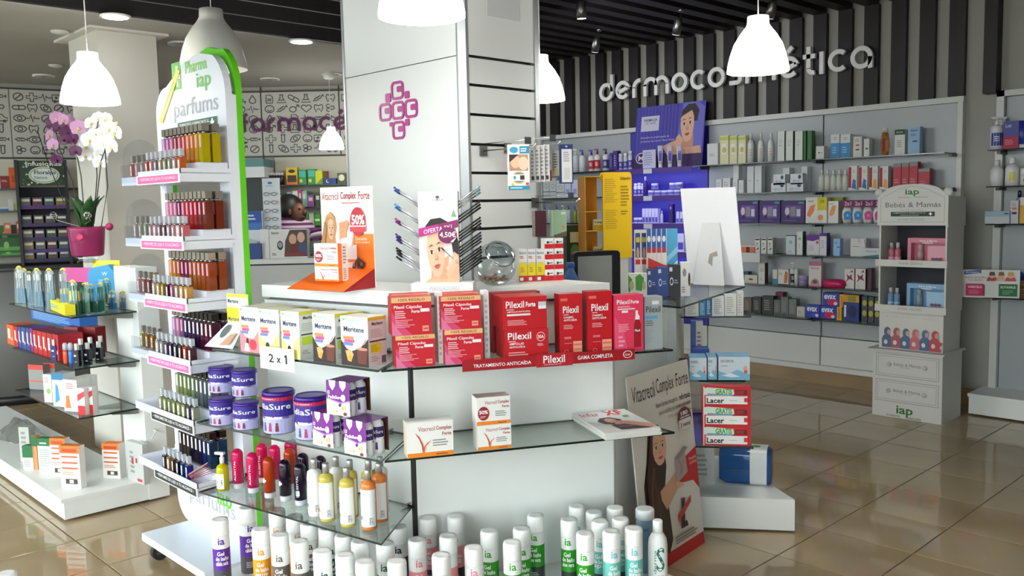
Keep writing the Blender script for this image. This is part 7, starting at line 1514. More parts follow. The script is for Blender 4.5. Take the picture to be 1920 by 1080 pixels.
for k, c in enumerate(('3a90d8', '3a90d8', 'e0509a', 'e0509a')):
    x = 1589+k*19.5; o = wbot(x, 382, 2, .041, 'oval', 'white oval hygiene bottle with %s shield print and plum neck card' % ('blue' if k < 2 else 'pink'), 'e2e2e2', 'e0e0e0', group='oval hygiene bottles', it=[('p', [(.1, .1), (.9, .1), (1, .7), (.75, 1), (.25, 1), (0, .7)], c), ('p', [(.3, .7), (.5, .5), (.7, .7), (.5, .62)], 'dfe8f4')])
    p = WR.hit(.15, x, 380); obj('neck_card', MB().box(-.05, .05, -.05, -.047, p.z-WZ[2]-.035, p.z-WZ[2]+.02, C('7a1a5a', .45)), o); obj('lettering', printmesh('lettering', [('t', '2x1', .25, .2, .75, .8, 'f0dce8', .02)], .1, .055, .1005, z0=p.z-WZ[2]-.035), o)
# fourth shelf
wb(1390, 1416, 460, 3, 'd8703a', [('r', .35, .0, .6, 1, '5a2030'), ('r', 0, .8, 1, 1, 'dcd8d4')], lab='orange carton with dark stripe on the fourth wall shelf', d=.05); wb(1384, 1425, 474, 3, 'd0d2d2', (), lab='white plastic holder under the orange carton', z=WZ[3]-.07, off=.275, d=.02, name='label_holder', cat='holder')
for k in range(3): wb(1415+k*12, 1425+k*12, 446, 3, 'd8d6d2', [('r', .1, .86, .9, .94, '2a2624'), ('r', .3, .6, .6, .66, '3a3634'), ('p', [(.2, .2), (.8, .3), (.7, .4)], '3a3634'), ('s', .2, .45, .8, .55, 2, '9a9894')], lab='white carton with black cap print on the fourth wall shelf', group='black cap print cartons', sidec='b0b0a4')
wb(1474, 1491, 441, 3, 'c4d0d8', [('e', .5, .64, .16, .08, '2a3440'), ('e', .5, .64, .11, .055, 'c4d0d8'), ('r', 0, .96, 1, 1, '1a1e24'), ('s', .3, .12, .7, .2, 1, '7a8490')], lab='pale blue carton with a black ring on the fourth shelf')
wb(1494, 1505, 434, 3, 'd4d8d4', [('e', .5, .68, .3, .06, '9aa89a'), ('s', .3, .3, .7, .5, 2, 'b0b4b0')], lab='narrow white carton with green side on the fourth shelf', sidec='2f4a1f')
wb(1513, 1536, 441, 3, 'd8d4dc', [('p', [(0, .74), (.5, .7), (1, .8), (1, 1), (0, 1)], '6a2a9a'), ('e', .85, .64, .1, .08, 'd03a6a'), ('s', .15, .2, .7, .5, 3, 'b8b0bc')], lab='white carton with purple wave top, wide one on the fourth shelf', name='supplement_box'); wb(1537, 1550, 437, 3, 'd8d4dc', [('r', 0, .86, 1, 1, '5a2490'), ('s', .2, .3, .8, .7, 4, 'b8b0bc')], lab='white carton with purple top and side on the fourth shelf', sidec='3f1f78', name='supplement_box')
wb(1563, 1575, 448, 3, '8fb8e8', [('r', .5, .5, 1, .54, '1a2a3a'), ('s', .2, .7, .7, .85, 2, '4a78b0')], lab='pale blue carton standing alone on the fourth shelf')
wb(1595, 1624, 447, 3, 'cfcecb', [('e', .55, .85, .12, .12, 'b8b8b6'), ('k', [(.9, .95), (.98, .6), (.95, .1)], .006, 'a83a5a'), ('s', .15, .5, .8, .58, 1, '8a8a88')], lab='white pillow shaped box on the fourth shelf'); wb(1614, 1648, 465, 3, 'c4cacc', [('p', [(0, 0), (1, 0), (1, .3), (.2, .1)], '3a7a88'), ('t', 'Mussvital', .3, .55, .85, .72, '3a4a50', .0)], lab='long white and teal carton lying on the fourth shelf', off=.22)
# fifth shelf
wb(1393, 1403, 509, 4, '2a4a5a', (), lab='dark teal carton beside the blank card on the fifth shelf', off=.12); wb(1396, 1420, 516, 4, 'cfcabc', [('r', .35, .4, .65, .6, '3a3a34')], lab='low cream carton on the fifth shelf beside the blank card')
wb(1422, 1434, 493, 4, 'd2d2ce', [('e', .5, .66, .28, .07, '4a4a46'), ('e', .5, .66, .22, .055, 'd2d2ce'), ('s', .3, .15, .7, .3, 2, '9a9a96')], lab='tall white carton with ring mark and brown side', sidec='4a382a')
wb(1449, 1457, 505, 4, 'd4d4d0', [('r', 0, 0, 1, .38, '2a8aa0')], lab='narrow white and teal carton on the fifth shelf'); wb(1459, 1478, 505, 4, 'd8d6d2', [('p', [(.6, .1), (.9, .15), (.95, .8), (.7, .9), (.6, .5)], 'c8743a'), ('r', 0, 0, 1, .06, '3a2a5a'), ('s', .1, .6, .5, .8, 2, 'a8a4a0')], lab='white carton with orange swirl on the fifth shelf')
wbot(1487, 492, 4, .024, 'pump', 'white bottle with dark label on the fifth shelf', 'd6d4d2', 'd8d8d6', band='2a2a34'); wbot(1493, 504, 4, .017, 'tube', 'white cosmetic tube beside the dark label bottle', 'd8d8d6', 'c8c8c6', name='cosmetic_tube', off=.2)
wbot(1506, 516, 4, .042, 'jar', 'squat lilac cream jar on the fifth shelf', '9a90c0', 'b0a8cc', name='cream_jar', cat='jar')
wb(1517, 1540, 492, 4, 'd8d2cf', [('r', 0, .86, 1, 1, 'c86a90'), ('r', 0, 0, 1, .06, 'c86a90'), ('t', 'Fisiocrem', .15, .72, .85, .82, '3a2a30', .0), ('p', [(.1, .08), (.9, .08), (.8, .28), (.5, .36), (.2, .26)], 'b09a86'), ('e', .5, .2, .2, .08, '8a3a3a')], lab='white carton with pink top and mouth print on the fifth shelf', sidec='c8a8b0')
def wipes():
    a, b = WR.hit(.2, 1541, 538), WR.hit(.2, 1582, 540); z = WZ[4]+.0006; w = b.x-a.x; h = WR.hit(.2, 1562, 524).z-z
    B = MB(); n = 12
    for j, (k, zz) in enumerate(((.85, 0), (1, h*.45), (.9, h*.85), (.5, h))): B.v += [((a.x+b.x)/2+w/2*k*math.cos(2*PI*i/n)*1.1, 6.98+.06*k*math.sin(2*PI*i/n), z+zz) for i in range(n)]
    for j in range(3):
        for i in range(n): B.face((j*n+i, j*n+(i+1) % n, (j+1)*n+(i+1) % n, (j+1)*n+i), C('c01f5a', .25), True)
    B.face(tuple(3*n+i for i in range(n)), C('c01f5a', .25)); B.face(tuple(n-1-i for i in range(n)), C('c01f5a', .25))
    tag(obj('wipes_pack', B), 'glossy magenta wipes pack lying on the fifth wall shelf', 'pack')
wipes()
fl_ = [('p', [(.1, .3), (.5, .5), (.9, .4), (.7, .6), (.8, .75), (.45, .62), (.2, .75), (.3, .5)], '7a1a4a'), ('p', [(.5, .82), (.9, .82), (.8, .95)], '6a6a66'), ('s', .15, .1, .5, .2, 2, 'a8a4a0')]
for x0, x1 in ((1584, 1602), (1604, 1623)): wb(x0, x1, 504, 4, 'd6d0cc', fl_, lab='white carton with plum flower print on the fifth shelf', group='plum flower cartons', sidec='5a1a3a')
wb(1626, 1634, 503, 4, '4a1a30', (), lab='dark plum carton ending the fifth shelf row', off=.15)
# lowest shelf
for x0, x1, yt, c, q in ((1394, 1409, 558, '6a5c48', 'brown'), (1411, 1427, 557, '20211f', 'black with grey label'), (1429, 1450, 555, '262628', 'wide black'), (1451, 1463, 562, '5e6260', 'grey'), (1464, 1478, 557, '6a6e6c', 'light grey'), (1479, 1493, 561, '707472', 'pale grey'), (1454, 1468, 548, '6a1c26', 'dark red')):
    wb(x0, x1, yt, 5, c, [('s', .2, .2, .8, .8, 5, '8a8c8a'), ('r', .1, .05, .9, .1, '2a2a2a')], lab='%s carton on the lowest wall shelf' % q, off=.17 if yt > 550 else .09)
wb(1494, 1509, 575, 5, 'c2c0bc', [('s', .2, .4, .7, .6, 2, '8a8884')], lab='small white carton beside the blue sanitary packs')
ev = lambda red: [('t', 'evax', .08, .5, .82, .84, 'e8ecf8', .03)]+([('e', .6, .3, .34, .26, 'c81a5a')] if red else [('e', .6, .25, .2, .1, '3a5ad0')])+[('e', .8, .22, .12, .12, 'e8d8e8'), ('r', 0, 0, 1, .05, '101c5a')]
wb(1511, 1537, 572, 5, '1c36a8', ev(False), lab='blue sanitary pack standing next to the small white carton', name='sanitary_pack', cat='pack'); wb(1538, 1568, 574, 5, '1c36a8', ev(True), lab='blue sanitary pack with magenta swirl under another pack', name='sanitary_pack', cat='pack', d=.08)
wb(1543, 1573, 549, 5, '1c36a8', ev(True), lab='blue sanitary pack with magenta swirl on top of its twin', name='sanitary_pack', cat='pack', z=WZ[5]+WR.hit(.17, 1550, 574).z-WZ[5]+.001, d=.08)
wb(1569, 1578, 575, 5, 'd8a41a', [('s', .3, .1, .7, .9, 6, '8a5a10')], lab='narrow yellow pack side between blue sanitary packs', name='sanitary_pack', cat='pack', d=.07); wb(1574, 1582, 552, 5, 'd8a41a', [('s', .3, .1, .7, .9, 6, '8a5a10')], lab='yellow pack side above the narrow one', name='sanitary_pack', cat='pack', z=WR.hit(.17, 1550, 574).z+.001, d=.07)
wb(1581, 1611, 553, 5, '182a7a', [('r', 0, .72, 1, 1, 'd8981a'), ('r', .3, .74, .8, .96, '8a8a2a'), ('e', .6, .36, .26, .24, '0f1a50'), ('r', .08, .15, .2, .6, 'dfe4f4')], lab='tall blue and yellow sanitary pack with upright lettering', name='sanitary_pack', cat='pack', d=.08)
for k in range(3): wb(1616+k*12, 1626+k*12, 556+k, 5, '20303a', [('e', .5, .75, .4, .12, '9ab03a'), ('e', .5, .35, .4, .12, '9ab03a'), ('r', .9, .1, 1, .9, 'c03a6a')], lab='dark pack with green oval prints on the lowest wall shelf', name='sanitary_pack', cat='pack', group='green oval packs')
# light strips that belong to the violet bay
for z in WZ[:4]: obj('light_strip', MB().box(xs[1]+.05, xs[2]-.05, 6.888, 6.90, z-.014, z-.009, E('cfd0ff', 6.)), wdu)

# ================================================================== COLOGNE DISPLAY
def cologne():
    x0, x1, yf, yb_ = -2.782, -2.292, 6.365, 6.73; cw = x1-x0; W_ = C('cbcac6', .45); o = empty('cologne_display', 'white cardboard cologne display with arched header and drawer fronts printed below', 'display stand', None, ((x0+x1)/2, yf, 0), 0)
    PD = Panel((x0+x1)/2, yf, 0); zz = lambda y, off=0.: PD.hit(off, 1700, y).z
    zc_, z2, z1_, zt2 = zz(658), zz(586), zz(500), zz(423); h = cw/2; dp = yb_-yf
    obj('cabinet_base', MB().box(-h, h, 0, dp, .0, zc_-.012, W_), o); obj('base_top', MB().box(-h-.035, h+.02, -.03, dp+.01, zc_-.012, zc_, W_), o)
    obj('lower_block', MB().box(-h+.02, h-.02, .05, dp, zc_, z2-.0, W_), o)
    obj('back_board', MB().box(-h+.015, h-.015, dp-.03, dp-.02, z2, zt2, C('3a3840', .7)), o)
    for s in (-1, 1): obj('side_board', MB().box(s*(h-.015)-.006, s*(h-.015)+.006, .05, dp, z2, zt2+.0, W_), o)
    for z, off in ((z2, 0), (z1_, 0)):
        t = obj('tray', MB().box(-h+.022, h-.022, .03, dp-.03, z, z+.012, W_).box(-h-.005, h+.005, .02, .03, z-.004, z+.045, W_), o)
        obj('lettering', printmesh('lettering', [('t', 'ANNE GEDDES', .33, .3, .68, .7, '8a8a88', .0)], cw, .045, -.04, z0=z), t)
    zh = zz(345); hs_ = [(-h, zt2), (h, zt2), (h, zt2+.2), (h-.04, zt2+.24)]+[( (h-.05)*math.cos(t), zt2+.24+(zh-zt2-.24)*math.sin(t)) for t in [PI*k/12 for k in range(1, 12)]]+[(-h+.04, zt2+.24), (-h, zt2+.2)]
    hd_ = obj('header_board', MB().slab(hs_, .03, .045, W_), o)
    for s in (-1, 1): obj('finial', MB().ball((s*(h-.005), .037, zt2+.235), .032, W_, 12, 8, 1, .4, 1), hd_)
    obj('header_side', MB().box(h-.012, h, .045, dp, zt2-.01, zt2+.2, W_), o)
    H = zh-zt2
    it = [('k', [(.05, .08), (.95, .08), (.95, .66), (.84, .76), (.66, .9), (.5, .94), (.34, .9), (.16, .76), (.05, .66), (.05, .08)], .003, '9a9a96'), ('t', 'iap', .40, .70, .60, .88, '2f7a2a', .02), ('t', 'PHARMA', .3, .665, .47, .69, '5a5a56', .0), ('t', 'PARFUMS', .54, .665, .72, .69, '5a5a56', .0), ('t', 'Bebés & Mamás', .12, .44, .90, .56, '5a5c5a', .0), ('t', 'EAU DE COLOGNE', .34, .355, .66, .39, '8a8a88', .0), ('r', .2, .22, .82, .33, '14342a'), ('t', 'SUMINISTROS A FARMACIAS IP, S.L.', .24, .285, .70, .315, 'c8d8d0', .01), ('t', 'GARANTÍA DE CALIDAD', .34, .24, .6, .265, 'c8d8d0', .01), ('r', .755, .24, .77, .315, 'ffffff'), ('r', .74, .265, .785, .29, 'ffffff'), ('t', 'ANNE GEDDES', .30, .12, .68, .17, '9a9a98', .0)]
    obj('header_print', printmesh('header_print', it, cw, H, -.06, z0=zt2), hd_)
    # drawer prints, logo
    hb = zc_-.012
    it = [('k', [(.05, .62), (.95, .62), (.95, .95), (.05, .95), (.05, .62)], .003, '7a7a78'), ('k', [(.08, .65), (.92, .65), (.92, .92), (.08, .92), (.08, .65)], .002, '7a7a78'), ('k', [(.05, .24), (.95, .24), (.95, .56), (.05, .56), (.05, .24)], .003, '7a7a78'), ('k', [(.08, .27), (.92, .27), (.92, .53), (.08, .53), (.08, .27)], .002, '7a7a78'),
          ('t', 'Bebés & Mamás', .31, .785, .70, .83, '6a6a68', .0), ('t', 'Bebés & Mamás', .31, .39, .70, .435, '6a6a68', .0), ('s', .4, .76, .62, .775, 1, 'a0a09e'), ('s', .4, .365, .62, .38, 1, 'a0a09e'), ('t', 'iap', .36, .03, .60, .19, '2f6a2a', .02), ('t', 'PHARMA', .22, .015, .42, .045, '3a4a3a', .0), ('t', 'PARFUMS', .5, .01, .72, .04, '3a4a3a', .0)]
    obj('drawer_print', printmesh('drawer_print', it, cw, hb, 0), o)
    for x, v in ((-.26, .8), (.26, .8), (-.26, .4), (.26, .4)): obj('knob', MB().ball((x*cw, -.006, v*hb), .016, C('bebdb8', .4), 10, 6, 1, .6, 1), o)
    # baby dolls print as row along the lower block: flat print of six little figures
    it = [('t', 'un mundo de ternura y sensibilidad', .1, .80, .92, .9, 'b8b8b4', .0)]
    fc = ['4a5f80', 'a85a62', '4a6a8a', 'c86a72', '4a6a90', 'b84a52']
    for k in range(6):
        x = .13+k*.15; it += [('e', x, .2, .085, .18, fc[k]), ('p', [(x-.08, .02), (x+.1, .02), (x+.1, .1), (x, .14), (x-.08, .12)], fc[k]), ('e', x+.005, .44, .055, .12, fc[k]), ('e', x+.03, .43, .03, .07, 'c89a8a'), ('e', x-.02, .16, .03, .06, 'd8d0cc'), ('p', [(x+.04, .3), (x+.12, .26), (x+.11, .18), (x+.04, .2)], fc[k])]
    obj('figure_print', printmesh('figure_print', it, cw-.04, z2-zc_, -.1, z0=zc_), o)
    # goods: gift sets and mist bottles
    for z, c1, c2, q in ((z1_+.0125, 'd07a90', 'e0a0b0', 'pink'), (z2+.0125, '7ea8cc', '9cc0dc', 'blue')):
        lp = Vector(((x0+x1)/2+.075, yf+.17, z)); w, h_ = .29, .185
        B = MB().box(-w/2, w/2, .03, .07, 0, h_, C(c1, .4)); B.box(-w/2, w/2, -.03, .03, 0, .02, C(c1, .4)).box(-w/2, w/2, -.03, .03, h_-.035, h_, C(c1, .4)).box(-w/2, -w/2+.025, -.03, .03, .02, h_-.035, C(c1, .4)).box(w/2-.025, w/2, -.03, .03, .02, h_-.035, C(c1, .4))
        s = empty('cologne_gift_set', '%s window gift set on the cologne display tray' % q, 'gift set', None, lp, -.05); obj('window_box', B, s)
        obj('mist_bottle', MB().lathe([(.022, .021), (.022, .09), (.01, .1), (.018, .105), (.018, .135), (.01, .142)], 14, m=C('b89a98' if q == 'pink' else '8a9aa0', .25)), s, (-.065, 0, 0)); obj('carton', MB().box(-.06, .06, -.02, .02, .021, .13, C(c2, .4)), s, (.055, 0, 0))
        obj('set_print', printmesh('set_print', [('t', 'Bebés & Mamás', .3, .86, .72, .93, 'f0e8ea', .01), ('r', .36, .79, .62, .83, 'e8e0e0'), ('e', .63, .2, .05, .06, '8a4a4a'), ('e', .72, .2, .05, .06, '4a5a8a'), ('e', .8, .2, .05, .06, '8a4a4a')], w, h_, .06), s)
        for k in range(3 if q == 'pink' else 2):
            b = empty('mist_bottle', '%s cologne mist bottle with clear cap beside the %s gift set' % (q, q), 'bottle', '%s cologne mist bottles' % q, (x0+.075+.045*(k % 2)+.02*(k//2), yf+.11+.06*(k//2), z)); obj('body', MB().lathe([(.02, 0), (.021, .1), (.012, .112)], 14, m=T(c1, .3)), b); obj('cap', MB().lathe([(.011, .112), (.012, .145), (.008, .15)], 12, m=T('e0dfe2', .4)), b); obj('label', MB().lathe([(.0214, .02), (.0214, .05)], 14, m=C(c2, .5)), b)
cologne()

# ================================================================== SECOND WALL UNIT GOODS
def w2b(x0, x1, yt, z, c, it, lab, name='skincare_box', off=.17, d=.06, **k): return bxp(name, lab, 'box', WR, x0, x1, 0, yt, z+.0006, d, c, it, off=off, **k)[0]
z_ = [1.916, 1.656, 1.388, .86]
wbot(1870, 219, 0, .042, 'pump', 'blue and white pump bottle on the second wall unit', 'dcdce4', 'e4e4e4', band='2a3a90', off=.16); wbot(1884, 219, 0, .04, 'pump', 'white pump bottle behind the twin pouch on the second wall unit', 'dcdce4', 'e4e4e4', off=.09)
w2b(1882, 1911, 227, z_[0], '3a3a90', [('r', 0, 0, .95, .45, 'b01c40'), ('t', 'Leti', .15, .78, .5, .9, 'd8d8f0', .01), ('s', .1, .15, .8, .35, 3, 'd87a98')], 'blue and crimson twin pouch on the second wall unit', 'lotion_pouch')
wbot(1922, 226, 0, .045, 'tube', 'blue tube at the end of the second wall unit top shelf', '34409a', 'dcdce0', name='cosmetic_tube')
wbot(1870, 300, 1, .045, 'slim', 'squat white pump bottle on the second shelf of the second unit', 'dcdcdc', 'e0e0e0'); wbot(1899, 295, 1, .047, 'slim', 'white bottle with yellow label on the second unit', 'e0e0de', 'e4e4e4', it=[('r', .2, .2, .6, .7, 'd8cc4a')]); wbot(1924, 315, 1, .036, 'jar', 'white pot with magenta badge on the second unit', 'dedede', 'e4e4e4', name='cream_jar', it=[('e', .5, .4, .3, .3, 'c03a8a')], cat='jar')
w2b(1847, 1893, 396, z_[2], 'a8c0d4', [('r', 0, 0, 1, .55, 'cfd6da'), ('r', .78, .75, .96, .85, '2a4a80')], 'wide pale blue carton on the third shelf of the second unit', off=.2); w2b(1895, 1910, 376, z_[2], 'd8d6da', [('r', .2, .6, .8, .7, 'e08a3a'), ('r', .2, .4, .8, .5, '3a3a80'), ('s', .2, .75, .8, .9, 2, 'a8a8b8')], 'white carton with orange and navy bars on the second unit')
wbot(1912, 357, 2, .03, 'slim', 'clear bottle with navy cap behind the barred carton', T('d0d4dc', .5), '1a2a5a', off=.09); w2b(1913, 1925, 370, z_[2], 'd8a83a', [('r', 0, .7, 1, 1, 'e0dcd4')], 'yellow carton at the end of the third shelf')
def basket():
    p = WR.hit(.3, 1893, 505); o = empty('wicker_basket', 'low brown wicker basket holding wrapped packs before the second wall unit', 'basket', None, (p.x+.12, 7.15-.13, z_[3]+.0005))
    for k in range(7):
        z = .008+.018*k; r = .23+.004*k; obj('wicker_band', MB().tube([(r*math.cos(t*.2618), .075*math.sin(t*.2618)+.0, z) for t in range(25)], .0095, C('8a6a44' if k % 2 else '7a5a38', .7), 6), o)
    obj('basket_floor', MB().prism([(.22*math.cos(t*.2618), .07*math.sin(t*.2618)) for t in range(24)], 0, .008, C('7a5a38', .7)), o)
    for k, (dx, c, q) in enumerate(((-.13, '3a4aa8', 'blue and white'), (.0, 'd8dae4', 'white'), (.13, 'c84a6a', 'pink'))):
        B = MB().ball((0, 0, .045), .06, C(c, .3), 12, 7, 1.05, .85, .8); s = tag(obj('wrapped_pack', B, None, (p.x+.12+dx, 7.15-.13, z_[3]+.1)), '%s wrapped pack lying in the wicker basket' % q, 'pack')
basket()
def flyer():
    P = Panel(*XY(WR.hit(.3, 1858, 540)), 20); a, b = P.hit(0, 1804, 540), P.hit(0, 1912, 540); u0, u1 = P.u(a), P.u(b); w = u1-u0; z0 = z_[3]+.001; h = P.hit(0, 1858, 506).z-z0
    o = tag(obj('vaccine_card', MB().box(-w/2, w/2, -.002, .002, 0, h, C('d6d8d6', .45)), None, P.pt((u0+u1)/2, 0, z0), P.rz), 'white vaccine card with lying children and two coloured blocks before the basket', 'card')
    it = [('p', [(.03, .82), (.33, .88), (.33, 1.0), (.03, .95)], '2a5aa0'), ('t', 'PROTEGERNOS', .06, .87, .3, .93, 'd8e4f0', .01), ('t', 'FRENTE A ROTAVIRUS', .05, .69, .42, .75, 'b03a4a', .01), ('t', 'Y LA VARICELA', .1, .60, .36, .66, 'b03a4a', .01)]
    for x, c, c2 in ((.52, 'b83a3a', '5a3a2a'), (.68, 'd8b8a0', '8a5a3a'), (.84, 'c8505a', 'c8a05a')): it += [('p', [(x-.1, .6), (x+.1, .6), (x+.07, .74), (x-.07, .74)], c), ('e', x, .8, .055, .1, 'e0b090'), ('p', [(x-.055, .8), (x+.055, .8), (x+.04, .93), (x-.04, .93)], c2)]
    it += [('r', .06, .06, .38, .5, 'c01c58'), ('r', .36, .06, .4, .46, '8a1440'), ('t', 'VARICELA', .1, .34, .35, .43, 'f4d8e4', .02), ('s', .12, .12, .34, .28, 3, 'd86a94'), ('r', .64, .06, .96, .5, '1f6a34'), ('t', 'ROTAVIRUS', .67, .34, .93, .43, 'd8ecd8', .02), ('s', .7, .12, .92, .28, 4, '6aa87a')]
    obj('card_print', printmesh('card_print', it, w, h, .004), o)
    tag(obj('bag_handle', MB().ribbon([(P.u(P.hit(0, 1848, 500)), h*.98), (P.u(P.hit(0, 1850, 490)), h+.07)], .03, -.001, .001, C('d8d4cc', .6)), None, P.pt(0, .004-.02, z0), P.rz), 'white paper strap sticking up behind the vaccine card', 'strap') if False else None
flyer()

# ================================================================== FAR SIDE
def fb_(P, x0, x1, yt, z, c, it, lab, name='medicine_box', off=.2, d=.08, group=None):
    return bxp(name, lab, 'box', P, x0, x1, 0, yt, z+.0006, d, c, it, off=off, group=group)[0]
# shelves under the farmace lettering
fb_(PB, 536, 557, 314, zf1, 'e0b81a', [('r', 0, 0, 1, .35, 'd8702a'), ('e', .5, .78, .3, .1, '2a2a1a'), ('r', .1, .15, .9, .55, '3a2a20')], 'yellow and dark toy like carton on the upper far shelf')
fb_(PB, 559, 574, 318, zf1, '2a8a4a', [('r', .1, .5, .9, .9, '4ab0a0'), ('e', .3, .25, .2, .12, 'e0c04a')], 'green herbal carton beside the yellow carton on the far shelf')
fb_(PB, 576, 591, 317, zf1, '2a8a4a', [('r', .1, .5, .9, .9, '4ab0a0'), ('e', .3, .25, .2, .12, 'e0c04a')], 'green herbal carton beside the lime carton on the far shelf')
fb_(PB, 591, 604, 320, zf1, 'c8c81a', [('p', [(0, 0), (1, 0), (1, .5)], '6a9a2a')], 'lime yellow carton on the far shelf'); fb_(PB, 604, 613, 321, zf1, '7a4a2a', (), 'narrow brown carton on the far shelf', off=.12)
fb_(PB, 606, 630, 334, zf1, '1f3a80', [('e', .35, .5, .14, .3, 'e0e4ee'), ('e', .4, .56, .13, .26, '1f3a80'), ('r', .6, .1, .64, .9, '14285a')], 'navy carton with a white crescent on the far shelf'); fb_(PB, 632, 648, 324, zf1, '3a4a2a', [('e', .5, .55, .35, .3, 'd8d4b8')], 'dark green carton with pale oval on the far shelf')
for k in range(6): 
    p = PB.hit(.2, 503+k*5, 324); z = zf1; o = empty('pill_bottle', 'dark pill bottle with white cap in the row on the far shelf', 'bottle', 'dark pill bottles on the far shelf', (p.x, p.y, z+.0006)); h = p.z-z
    obj('body', MB().lathe([(.022, 0), (.022, h*.7), (.015, h*.78)], 10, m=C('2a201c', .3)), o); obj('cap', MB().lathe([(.018, h*.78), (.018, h)], 10, m=C('d0ccc8', .4)), o)
for x0, x1, yt, c in ((522, 536, 362, '2a2f3a'), (537, 547, 360, '8a9098'), (548, 558, 358, 'd8d4d0'), (559, 565, 356, 'c02a5a'), (566, 575, 358, '7ab0a0'), (576, 588, 366, '8a4a8a'), (590, 600, 362, '2f4a2f'), (600, 612, 368, '46354a')): fb_(PB, x0, x1, yt, zf2, c, [('r', .2, .5, .8, .8, 'c8c8c4')], 'medicine carton on the middle far shelf beside the seated person', group='cartons on the middle far shelf')
for x0, x1, yt, c in ((562, 578, 402, '3a9a3a'), (579, 588, 400, 'c8d8c0'), (589, 600, 402, '4aa83a'), (601, 612, 404, '2a6a3a')): fb_(PB, x0, x1, yt, zf3, c, [('r', .1, .4, .9, .6, 'd8e8c8')], 'green carton on the lower far shelf', group='green cartons on the lower far shelf')
# cabinet side with teal panel behind the stand
TB = Panel(*XY(PB.pt(PB.u(PB.hit(.35, 470, 350)), .35, 0)), PB.deg)
cab = empty('tall_cabinet', 'tall cabinet with teal upper door and pale band between stand and shelves', 'cabinet', None)
a, b = TB.u(TB.hit(0, 452, 350)), TB.u(TB.hit(0, 496, 350)); zz = lambda y: TB.hit(0, 470, y).z
obj('upper_door', PBX(TB, a, b, -.3, 0, zz(313), zz(298), C('5a8a8a', .5)), cab); obj('pale_band', PBX(TB, a-.05, b+.01, -.3, .02, zz(333), zz(313), C('d4d6d8', .5)), cab); obj('dark_interior', PBX(TB, a, b, -.3, -.05, .3, zz(333), C('22282e', .5)), cab)
fcx = lambda x, y, off=-.1: PC.hit(off, x, y)
zk = zc_+.0006
def cb(x0, x1, yt, c, it, lab, off=-.06, d=.1, name='health_device_box', **k): return bxp(name, lab, 'box', PC, x0, x1, 0, yt, zk, d, c, it, off=off, **k)[0]
cb(452, 490, 396, 'cfd4dc', [('r', 0, .75, 1, 1, '1f4a9a'), ('r', 0, .6, 1, .75, '3a6ab0'), ('s', .2, .8, .8, .94, 2, 'b8c8e0'), ('p', [(0, 0), (1, 0), (1, .35), (0, .45)], 'b8bcc0')], 'white and blue device carton standing on the far counter', off=-.2)
cb(460, 489, 457, '1f3f80', [('k', [(.75, .8), (.8, 1.1), (.9, 1.1), (.95, .8)], .006, '1f3f80')], 'navy shopping box on the far counter', off=-.02)
cb(487, 503, 430, 'd8d8d6', (), 'white box side beside the family photo carton', off=-.05, d=.06)
cb(504, 575, 430, 'd0d0cc', [('t', 'beurer', .06, .84, .26, .93, '2a2a2a', .02), ('e', .28, .45, .08, .16, '2a2a2a'), ('e', .28, .47, .06, .1, '8a9a9a'), ('p', [(.38, .06), (1, .06), (1, .98), (.55, .98), (.42, .6)], '4a3a34'), ('e', .62, .66, .1, .18, 'c89a80'), ('e', .84, .72, .1, .18, 'd0a890'), ('p', [(.5, .1), (.75, .1), (.72, .5), (.56, .5)], '6a1f24'), ('p', [(.74, .1), (1, .1), (1, .5), (.8, .55)], '3a4a6a'), ('r', .4, .08, .95, .2, '7a2a2a'), ('s', .06, .1, .2, .2, 2, '5a5a5a')], 'white blood pressure monitor carton with a couple photo on the far counter', off=-.04)
# spectacle rack
def glasses():
    P = Panel(*XY(PC.pt(PC.u(PC.hit(-.25, 510, 400)), -.25, 0)), PC.deg); a, b = P.u(P.hit(0, 494, 400)), P.u(P.hit(0, 526, 400)); w = b-a; zt2 = P.hit(0, 510, 334).z-zk
    o = empty('spectacle_rack', 'white counter rack holding rows of reading glasses', 'rack', None, P.pt((a+b)/2, 0, zk), P.rz); obj('board', MB().box(-w/2, w/2, 0, .02, 0, zt2, C('c4cad0', .4)), o)
    obj('header_print', printmesh('header_print', [('e', .45, .94, .14, .015, '3a6ab0'), ('s', .2, .89, .8, .92, 1, '8ab0d0')], w, zt2, 0), o)
    for k in range(7):
        z = zt2*(.8-.105*k); g = empty('reading_glasses', 'pair of reading glasses on the white spectacle rack', 'glasses', 'reading glasses on the rack', P.pt((a+b)/2, .03, zk+z), P.rz); c = C(('2a2a2a', '8a2a2a', '3a3a44', '5a4a3a')[k % 4], .4)
        for s in (-1, 1): obj('lens_rim', MB().tube([(s*w*.22+w*.16*math.cos(t*.5236), 0, .014*math.sin(t*.5236)) for t in range(13)], .0025, c, 5), g); 
        obj('bridge', MB().tube([(-w*.06, 0, .004), (w*.06, 0, .004)], .0025, c, 5), g)
        for s in (-1, 1): obj('temple', MB().tube([(s*w*.38, 0, .004), (s*w*.4, .04, .004)], .002, c, 5), g)
glasses()
